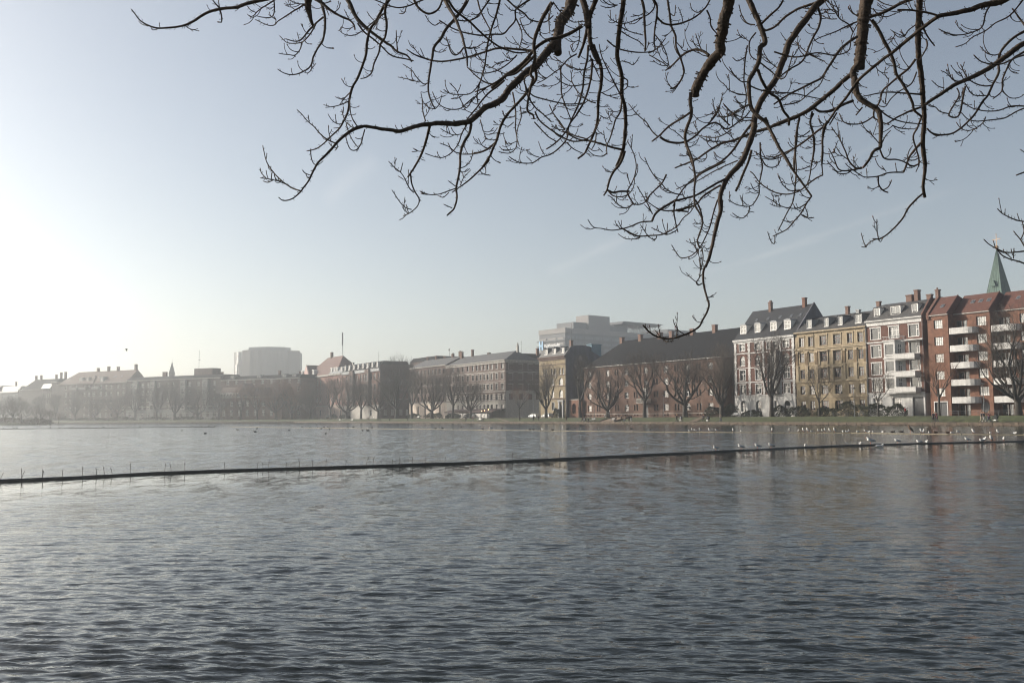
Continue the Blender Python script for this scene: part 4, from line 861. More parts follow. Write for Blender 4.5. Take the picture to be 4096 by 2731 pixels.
# local: x along the long front to the right, y inward (end wall runs along +y at x=0)
mb = MB(); mb.box(0, 150, 0, 29, 1.6, 67.6); mb.build('wall', M_CONC2, hs_)
mb = MB(); mb.box(-.4, 150, -.5, 29.4, 64.2, 67.9); mb.build('parapet', M_CONC, hs_)
for k in range(9):
    z = 60.2-k*4.15
    mb = MB(); xx = 1.5; 
    while xx < 146:
        for i in range(6): mb.box(xx+i*1.35, xx+i*1.35+.75, -.12, -.02, z, z+1.9)
        xx += 9.6
    mb.build('window_band', mat('hospital_glass', (.20, .21, .22), .3, spec=.6), hs_)
    mb = MB(); mb.box(-.9, 149, -.45, -.0, z-1.7, z-.55); mb.box(-.9, -.02, -.45, 29.5, z-1.7, z-.55); mb.build('balcony_band', M_CONC2, hs_)
    mb = MB(); mb.box(-1.0, -.02, 29.5, 31.2, z-1.0, z-.5); mb.box(-.95, -.02, 29.4, 31.2, z-1.7, z-1.45); mb.build('fire_stair', M_CONC2, hs_)
for z in [58.0-k*4.15 for k in range(9)]:
    mb = MB(); [mb.box(-.35, -.03, a, b, z, z+3.0) for a, b in ((1.5, 8.0), (10.2, 18.5), (21, 28.4))]; mb.build('end_panel', M_CONC, hs_)
def sign_text(txt, size, loc, parent, m, name):
    cu = bpy.data.curves.new(name, 'FONT'); cu.body = txt; cu.size = size; cu.extrude = .08; cu.align_x = 'CENTER'; cu.offset = .03
    t = bpy.data.objects.new(name, cu); COL.objects.link(t); dg = bpy.context.evaluated_depsgraph_get(); me = bpy.data.meshes.new_from_object(t.evaluated_get(dg)); bpy.data.objects.remove(t); bpy.data.curves.remove(cu)
    me.materials.clear(); me.materials.append(m); xs = [v.co.x for v in me.vertices]; return me, max(xs)-min(xs)
M_SIGNW = mat('sign_white', (.85, .85, .84), .5); M_SIGNB = mat('sign_blue', (.22, .42, .62), .5)
sg = empty('hospital_sign', 'white lettering Rigshospitalet with a pale blue H on the end wall of the hospital', 'sign', (39.4, 700, 0), hz)
me, w0 = sign_text('Rigshospitalet', 4.0, None, None, M_SIGNW, 'lettering'); k = 17.6/w0
rot = Matrix.Rotation(R(-90), 4, 'Z') @ Matrix.Rotation(R(90), 4, 'X')
put('lettering', me, sg, mtx=Matrix.Translation((-1.2, 13.2, 54.6)) @ rot @ Matrix.Diagonal((k, k*1.06, 1, 1)))
mb = MB(); mb.box(-1.35, -1.0, 26.6, 28.0, 52.6, 59.4); mb.box(-1.35, -1.0, 23.6, 25.0, 52.6, 59.4); mb.box(-1.33, -1.02, 25.0, 26.6, 55.0, 56.6); mb.build('emblem', M_SIGNB, sg)
mb = MB(); mb.box(16, 52, 8, 27, 67.9, 73.8); mb.build('roof_block', M_CONC2, hs_)
mb = MB(); mb.box(30, 53, 6, 20, 67.9, 79.8); mb.build('lift_tower', mat('warm_concrete', (.24, .22, .21), .9, .06, .2), hs_)
mb = MB(); mb.box(53, 73, 6, 22, 67.9, 73.4); mb.prism([(0, 74.2), (22, 74.2), (24, 75.8), (-2, 75.8)], 60, 104, 'x'); mb.box(60, 106, -2.4, 24.4, 75.8, 76.1); mb.build('helipad_deck', M_CONC2, hs_)
mb = MB()
for i in range(9):
    x = 73+i*4.0
    for yy in (2, 20): mb.tube([(x, yy, 68), (x+4, yy, 74.2)], .22, 4); mb.tube([(x+4, yy, 68), (x, yy, 74.2)], .22, 4)
    mb.tube([(x, 2, 68), (x, 20, 74.2)], .18, 4)
mb.tube([(73, 2, 71.2), (110, 2, 71.2)], .2, 4); mb.build('helipad_truss', M_CONC, hs_)
mb = MB(); mb.box(114, 150, 0, 29, 67.9, 73.0); mb.build('roof_block', M_CONC2, hs_); mb = MB(); mb.tube([(128, 4, 73), (128, 4, 78)], .25, 5); mb.build('beacon_mast', mat('signal_red', (.5, .05, .04), .6), hs_)

tw = empty('tower_block', 'tall pale tower with rounded corners and fine vertical fins, hazy above the left shore roofs', 'building', (-251.5, 960, 0))
out_ = []
ctrl = [(-34.5, 26), (-33.5, 12), (-22, 2), (-12, -5), (2, -8.5), (14, -6.5), (25, 0), (31.5, 9), (32.5, 16), (30, 40), (-30, 44)]
mb = MB(); mb.prism([(x, y) for x, y in ctrl], 1.6, 70.3, 'z'); mb.build('wall', mat('bronze_grey_facade', (.20, .185, .17), .7, .06, .1), tw)
mb = MB()
for (a, b) in zip(ctrl[2:8], ctrl[3:9]):
    L = math.hypot(b[0]-a[0], b[1]-a[1]); n = int(L/1.25); ux, uy = (b[0]-a[0])/L, (b[1]-a[1])/L
    for i in range(n):
        x, y = a[0]+ux*(i+.5)*L/n, a[1]+uy*(i+.5)*L/n; mb.add([(x+uy*.9, y-ux*.9, 3), (x, y, 3), (x, y, 71.5), (x+uy*.9, y-ux*.9, 71.5), (x+ux*.25+uy*.9, y+uy*.25-ux*.9, 3), (x+ux*.25, y+uy*.25, 3), (x+ux*.25, y+uy*.25, 71.5), (x+ux*.25+uy*.9, y+uy*.25-ux*.9, 71.5)], [(0, 1, 2, 3), (7, 6, 5, 4), (0, 3, 7, 4), (3, 2, 6, 7)])
o = mb.build('fin', mat('copper_brown_fin', (.24, .21, .185), .6), tw); o['kind'] = 'stuff'
mb = MB(); mb.prism([(-16, 2), (4, -4), (20, 2), (24, 14), (-14, 20)], 70.3, 74.6, 'z'); mb.build('roof_block', M_CONC2, tw)
for i, (z0, z1, dx) in enumerate(((66, 70, 0), (57.6, 65.6, 0), (50, 57.2, -1.2), (42, 49.6, -1.2), (34, 41.6, -.2), (20, 33.6, -.2))):
    mb = MB(Matrix.Translation((-27.2+dx, 5.6, 0)) @ Matrix.Rotation(R(-41), 4, 'Z')); mb.box(-1.6, 1.6, -1.2, .3, z0, z1); mb.build('stair_glass', mat('pale_glass', (.55, .56, .55), .15, spec=1), tw)
# ---------------- bare trees on the bank ----------------
ORD = 'first second third fourth fifth sixth seventh eighth ninth tenth eleventh twelfth thirteenth fourteenth fifteenth sixteenth seventeenth eighteenth nineteenth twentieth twenty-first twenty-second twenty-third twenty-fourth twenty-fifth twenty-sixth twenty-seventh twenty-eighth twenty-ninth thirtieth thirty-first thirty-second thirty-third thirty-fourth thirty-fifth thirty-sixth'.split()
M_BARK = mat('bare_tree_bark', (.034, .029, .024), .95, .3, 1.2, .4, 6)
M_TWIG = mat('bare_twigs', (.062, .050, .040), .95, .2, .5)
M_TWIGR = mat('reddish_twigs', (.15, .075, .045), .95, .2, .5)
def tree_meshes(seed, h, w, fork=.24, nl=6, twigs=1.0, tr=.42, spread=1.0, elo=.5):
    """trunk with limbs, and a crown of many fine twigs filling an uneven rounded outline"""
    rng = random.Random(seed); T = MB(); C_ = MB()
    fz = h*fork; lean = Vector((rng.uniform(-.04, .04), rng.uniform(-.04, .04), 0))
    pts = [Vector((0, 0, -.3)), Vector((0, 0, .2)), Vector((0, 0, fz*.5)) + lean*fz*.5, Vector((0, 0, fz)) + lean*fz]
    T.tube(pts, [tr*1.5, tr*1.15, tr*.9, tr*.85], 9, jit=.06, rng=rng)
    cz = h*(.5+fork*.35); ch = (h-cz); segs = []
    def inside(p):
        q = Vector((p.x/(w/2), p.y/(w/2), (p.z-cz)/(ch if p.z > cz else cz-fz*.75))); n = mnoise.noise(p*(2.2/w*2)+Vector((seed, 0, 0)))
        return q.length < 1.0+.22*n
    def grow(p, d, r, L, lev):
        n = 4 if lev < 2 else (3 if lev < 4 else 2); P = [p.copy()]; Rr = [r]; q = p.copy(); dd = d.copy()
        for i in range(n):
            up = .16 if lev < 3 else .10
            dd = (dd + Vector((rng.gauss(0, .13), rng.gauss(0, .13), rng.gauss(0, .1)+up))).normalized()
            q = q + dd*(L/n); P.append(q.copy()); Rr.append(r*(1-.45*(i+1)/n))
            if lev > 1 and not inside(q): break
        tgt = T if lev < 2 else C_
        tgt.tube(P, Rr, 6 if lev < 2 else (4 if lev == 2 else 3), cap=False)
        if lev >= 5: return
        if not inside(P[-1]) and lev > 1: return
        kids = {0: 5, 1: 6, 2: 6, 3: 4, 4: 3}[lev]; kids = max(2, int(kids*twigs + rng.random()))
        for k in range(kids):
            t = rng.uniform(.25, 1.0) if k else 1.0; i = min(len(P)-2, int(t*(len(P)-1))); f = t*(len(P)-1)-i; b = P[i].lerp(P[i+1], min(1, f)); rr = Rr[min(i+1, len(Rr)-1)]
            ax = Vector((rng.gauss(0, 1), rng.gauss(0, 1), rng.gauss(0, .6))).normalized(); nd = (dd*(1.0 if k else 1.6) + ax*(.75*spread)).normalized()
            grow(b, nd, max(.0085, rr*(.62 if k else .8)), L*rng.uniform(.52, .78), lev+1)
    a0 = rng.uniform(0, 6.28)
    for k in range(nl):
        a = a0+2*math.pi*k/nl+rng.uniform(-.35, .35); el = rng.uniform(elo, 1.15) if k else 1.4
        z = fz*rng.uniform(.82, 1.0); b = lean*z + Vector((0, 0, z))
        grow(b, Vector((math.cos(a)*math.cos(el), math.sin(a)*math.cos(el), math.sin(el))), tr*rng.uniform(.42, .62), h*rng.uniform(.30, .42), 0)
    return T.mesh('trunk', M_BARK, True), C_
TREE_V = []
for sd, h, w_, fk, nl, tw_, tr_, sp_, el_ in ((3, 15, 15, .17, 6, .78, .5, 1.0, .45), (8, 15, 12, .26, 5, .80, .44, .8, .8), (15, 15, 17, .14, 7, .74, .55, 1.25, .2), (21, 15, 13, .24, 5, .82, .42, 1.1, .6), (34, 15, 16, .2, 6, .76, .5, 1.35, .35)):
    t, c = tree_meshes(sd, h, w_, fk, nl, tw_, tr_, sp_, el_); TREE_V.append((t, c.mesh('crown', M_TWIG), c.mesh('crown', M_TWIGR)))
YV = []
for sd in (51, 63):
    t, c = tree_meshes(sd, 9, 7.0, .3, 6, .62, .17, 1.25); YV.append((t, c.mesh('crown', M_TWIG), c.mesh('crown', M_TWIGR)))
print('tree faces', [len(c.polygons) for _, c, _ in TREE_V], [len(c.polygons) for _, c, _ in YV])
def add_tree(label, p, v, h, rot, wid=1.0, red=False, group='bare trees along the far bank', young=False, lean=0.0):
    t = empty('bare_tree', label, 'tree', p, rot, group); V = (YV if young else TREE_V)[v]; base = 9.0 if young else 15.0
    k = h/base; t.scale = (k*wid, k*wid, k); t.rotation_euler[0] = lean
    put('trunk', V[0], t); put('crown', V[2] if red else V[1], t); return t
spec = [ # s, label, variant, height, width factor
 (-441.6, 'bare tree in front of the pinkish house with the red hipped roof', 0, 17, 1.0), (-415.5, 'bare tree at the left end of the house with eight dormers', 1, 18, 1.0), (-396.2, 'large bare tree before the middle of the house with eight dormers', 2, 21, 1.0),
 (-378.3, 'bare tree before the right bay of the house with eight dormers', 3, 17, 1.0), (-360.7, 'bare tree standing just left of the very tall one that tops the shaded dark block', 4, 17, .95), (-343.6, 'very tall bare tree whose crown shows above the shaded dark block', 0, 24.5, .85),
 (-328.0, 'bare tree by the left end of the grey-roofed terrace', 1, 18, .9), (-311.6, 'stout bare tree with a long low limb in front of the grey-roofed terrace', 2, 19.5, .9), (-296.1, 'bare tree with upright limbs left of the cafe awning', 3, 18.5, .85), (-281.5, 'bare tree standing in front of the cafe awning', 4, 14.5, .85),
 (-235.8, 'bare tree in front of the narrow yellow brick house', 0, 16.2, .85), (-219.0, 'bare tree in front of the grey fire gable', 1, 17, .85), (-205.0, 'bare tree with low spreading limbs left of the steps, before the long brick building', 2, 15.0, 1.0), (-190.1, 'bare tree standing by the balcony entrance of the long brick building', 3, 17.2, .95),
 (-175.2, 'broad bare tree before the right half of the long brick building', 4, 17.2, 1.1), (-161.8, 'bare tree at the right end of the long brick building', 0, 16.8, 1.0), (-147.0, 'large bare tree with thick forked trunk in front of the black-roofed house', 3, 18.0, .95), (-92.4, 'large bare tree at the right edge in front of the balcony block', 2, 19.0, .82)]
for i, (s_, lb, v, h, wd) in enumerate(spec): add_tree(lb, P1(s_, 9.2+(i % 3)*.4, GZ), v, h*1.03, 1.3*i+.4, wd, False)
for i, (s_, lb, v, h, wd, red, yg) in enumerate([(-250.0, 'small reddish bare tree in front of the shaded side of the corner house', 1, 10.5, .9, True, True), (-133.5, 'slender young bare tree in front of the ochre house', 0, 10.8, .85, False, True), (-119.3, 'slender young bare tree in front of the white and brick house', 1, 10.2, .85, False, True), (-106.4, 'bushy orange-twigged bare tree left of the curved balconies', 1, 12.2, .9, True, True)]):
    add_tree(lb, P1(s_, 9.0, GZ), v, h, 2.1*i+.9, wd, red, 'young bare trees along the far bank', yg)
for i, (s_, h) in enumerate([(-560, 15), (-547, 16), (-533, 14), (-520, 15), (-505, 16), (-489, 17), (-470, 16), (-452, 17), (-436, 18), (-420, 19.5), (-404.9, 21), (-389, 20), (-372, 19), (-358, 18), (-346, 19), (-334, 20), (-323, 21)]):
    add_tree('hazy bare tree on the left shore, %s from the left in its row' % ORD[i], P2(s_, 9+(i % 2), GZ), (i*2) % 5, h, i*1.7, 1.05, i > 12, 'hazy bare trees on the left shore')
# islet with scrub at the left edge
ic = on_water(95, 1699); ic.z = 0
mb = MB(); vs = []; nn = 24
for i in range(nn): a = 2*math.pi*i/nn; r = 1+.12*math.sin(3*a+1); vs.append((ic.x-6+17*r*math.cos(a), ic.y+7*r*math.sin(a), -.2))
for i in range(nn): a = 2*math.pi*i/nn; r = 1+.1*math.sin(5*a); vs.append((ic.x-6+13*r*math.cos(a), ic.y+5*r*math.sin(a), .8))
mb.add(vs, [(i, (i+1) % nn, nn+(i+1) % nn, nn+i) for i in range(nn)] + [tuple(range(nn, 2*nn))]); tag(mb.build('islet', m_bank), kind='structure')
for i, (px, h, ln) in enumerate([(12, 8.5, .1), (22, 10, -.15), (50, 12.5, .05), (84, 9.8, .25), (143, 8.2, .1), (165, 7.0, -.2), (200, 6.2, .3), (232, 5.2, .45)]):
    p = on_water(px, 1699); p.z = .2; t = add_tree(('leaning bare tree', 'tallest bare tree', 'thin bare tree', 'forked tree')[i % 4] + ' on the islet at the left edge, %s' % ('cut by the picture edge', 'next to that edge', 'standing highest', 'beside the tallest', 'in the middle of the islet', 'just right of the middle', 'near its right tip', 'leaning over the water')[i], p, i % 2, h, i*1.1, 1.25, False, 'bare trees on the scrubby islet', True, ln*.5)
def bush(name, label, p, rx, ry, h, m, rz=0.0, n=900, leaf=.12, group=None, cat='shrub'):
    rng = random.Random(hash((round(p.x, 1), round(p.y, 1))) & 65535); mb = MB()
    o = empty(name, label, cat, p, rz, group)
    for i in range(n):
        a = rng.uniform(0, 6.283); e = rng.random(); r = (.55+.45*rng.random()**.5)
        bx, by = math.cos(a), math.sin(a); u = rng.random()**.5 if e < .4 else 1.0
        z = h*rng.random()**.7; k = (1-(z/h)**3)**.5
        sq = 1/max(abs(bx), abs(by))**.55
        q = Vector((rx*bx*sq*r*k, ry*by*sq*r*k, z)); q *= 1+.34*mnoise.noise(q*.9+Vector((p.x, p.y, 0))); q.z = max(0, q.z)
        d = Vector((rng.gauss(0, 1), rng.gauss(0, 1), rng.gauss(0, 1))).normalized(); t = d.orthogonal().normalized(); L = leaf*rng.uniform(.6, 1.5)
        mb.add([q-t*L, q+d.cross(t)*L*.6, q+t*L, q-d.cross(t)*L*.6], [(0, 1, 2, 3)])
    mb.build('foliage', m, o)
    st = MB()
    for i in range(14): a = rng.uniform(0, 6.28); st.tube([(rng.uniform(-.6, .6)*rx, rng.uniform(-.5, .5)*ry, -.1), (rng.uniform(-.8, .8)*rx, rng.uniform(-.7, .7)*ry, h*rng.uniform(.6, 1.05))], [.04, .012], 3)
    st.build('stems', M_BARK, o); return o
M_HEDGE = mat('hedge_leaves', (.018, .024, .010), .9, .5, .8, col2=(.035, .042, .018)); M_SCRUB = mat('brown_scrub', (.05, .038, .026), .95, .4, .5)
for (px, rx, h, lb) in ((30, 9, 2.6, 'dense brown scrub on the islet at the left edge'), (150, 6, 2.0, 'low brown scrub on the right half of the islet')):
    p = on_water(px, 1699); p.z = .3; bush('scrub', lb, p, rx, 4, h, M_SCRUB, 0, 1400, .3)
hd = [(-166.5, 2.2, 2.7, 'round dark evergreen bush under the left ground-floor window of the white-quoined house'), (-151.2, 2.5, 2.4, 'dark evergreen bush by the arched doorway of the white-quoined house'), (-145.6, 3.2, 2.2, 'dark hedge under the left windows of the ochre house'), (-138.2, 2.8, 1.9, 'dark hedge right of the door of the ochre house'),
      (-132.5, 3.0, 3.0, 'tall dark bush at the right end of the ochre house'), (-126.2, 3.2, 2.4, 'dark hedge left of the young tree before the white and brick house'), (-121.0, 2.4, 2.3, 'dark hedge under the door window of the white and brick house'), (-172.5, 2.6, 2.6, 'dark leafy bush beside the archway at the right end of the long brick building'), (-159.5, 3.2, 1.5, 'low dark hedge behind the big forked tree'),
      (-244.8, 1.9, 2.8, 'clipped round dark bush at the foot of the narrow yellow brick house')]
for i, (s_, rx, h, lb) in enumerate(hd): bush('bush', lb, P1(s_, 16.5 if s_ > -200 else 19.5, GZ), rx, 1.1, h, M_HEDGE, RZ1, 1500, .13)
for i, (s_, rx, h) in enumerate([(-425, 7, 2.3), (-408, 6, 1.8), (-335, 6, 1.8), (-318, 7, 1.9), (-303, 5, 1.7)]):
    bush('hedge', 'low dark hedge behind the path before %s' % ('the pinkish corner house', 'the left part of the house with eight dormers', 'the left end of the grey-roofed terrace', 'the middle of the grey-roofed terrace', 'the right end of the grey-roofed terrace')[i], P1(s_, 13.5, GZ), rx, 1.0, h, M_HEDGE, RZ1, 1100, .2)
for i in range(9): bush('hedge', 'hazy low hedge along the left shore road, %s from the left' % ORD[i], P2(-560+i*27, 13, GZ), 12, 1.2, 1.7, M_HEDGE, RZ2, 700, .3, 'hazy low hedges on the left shore')

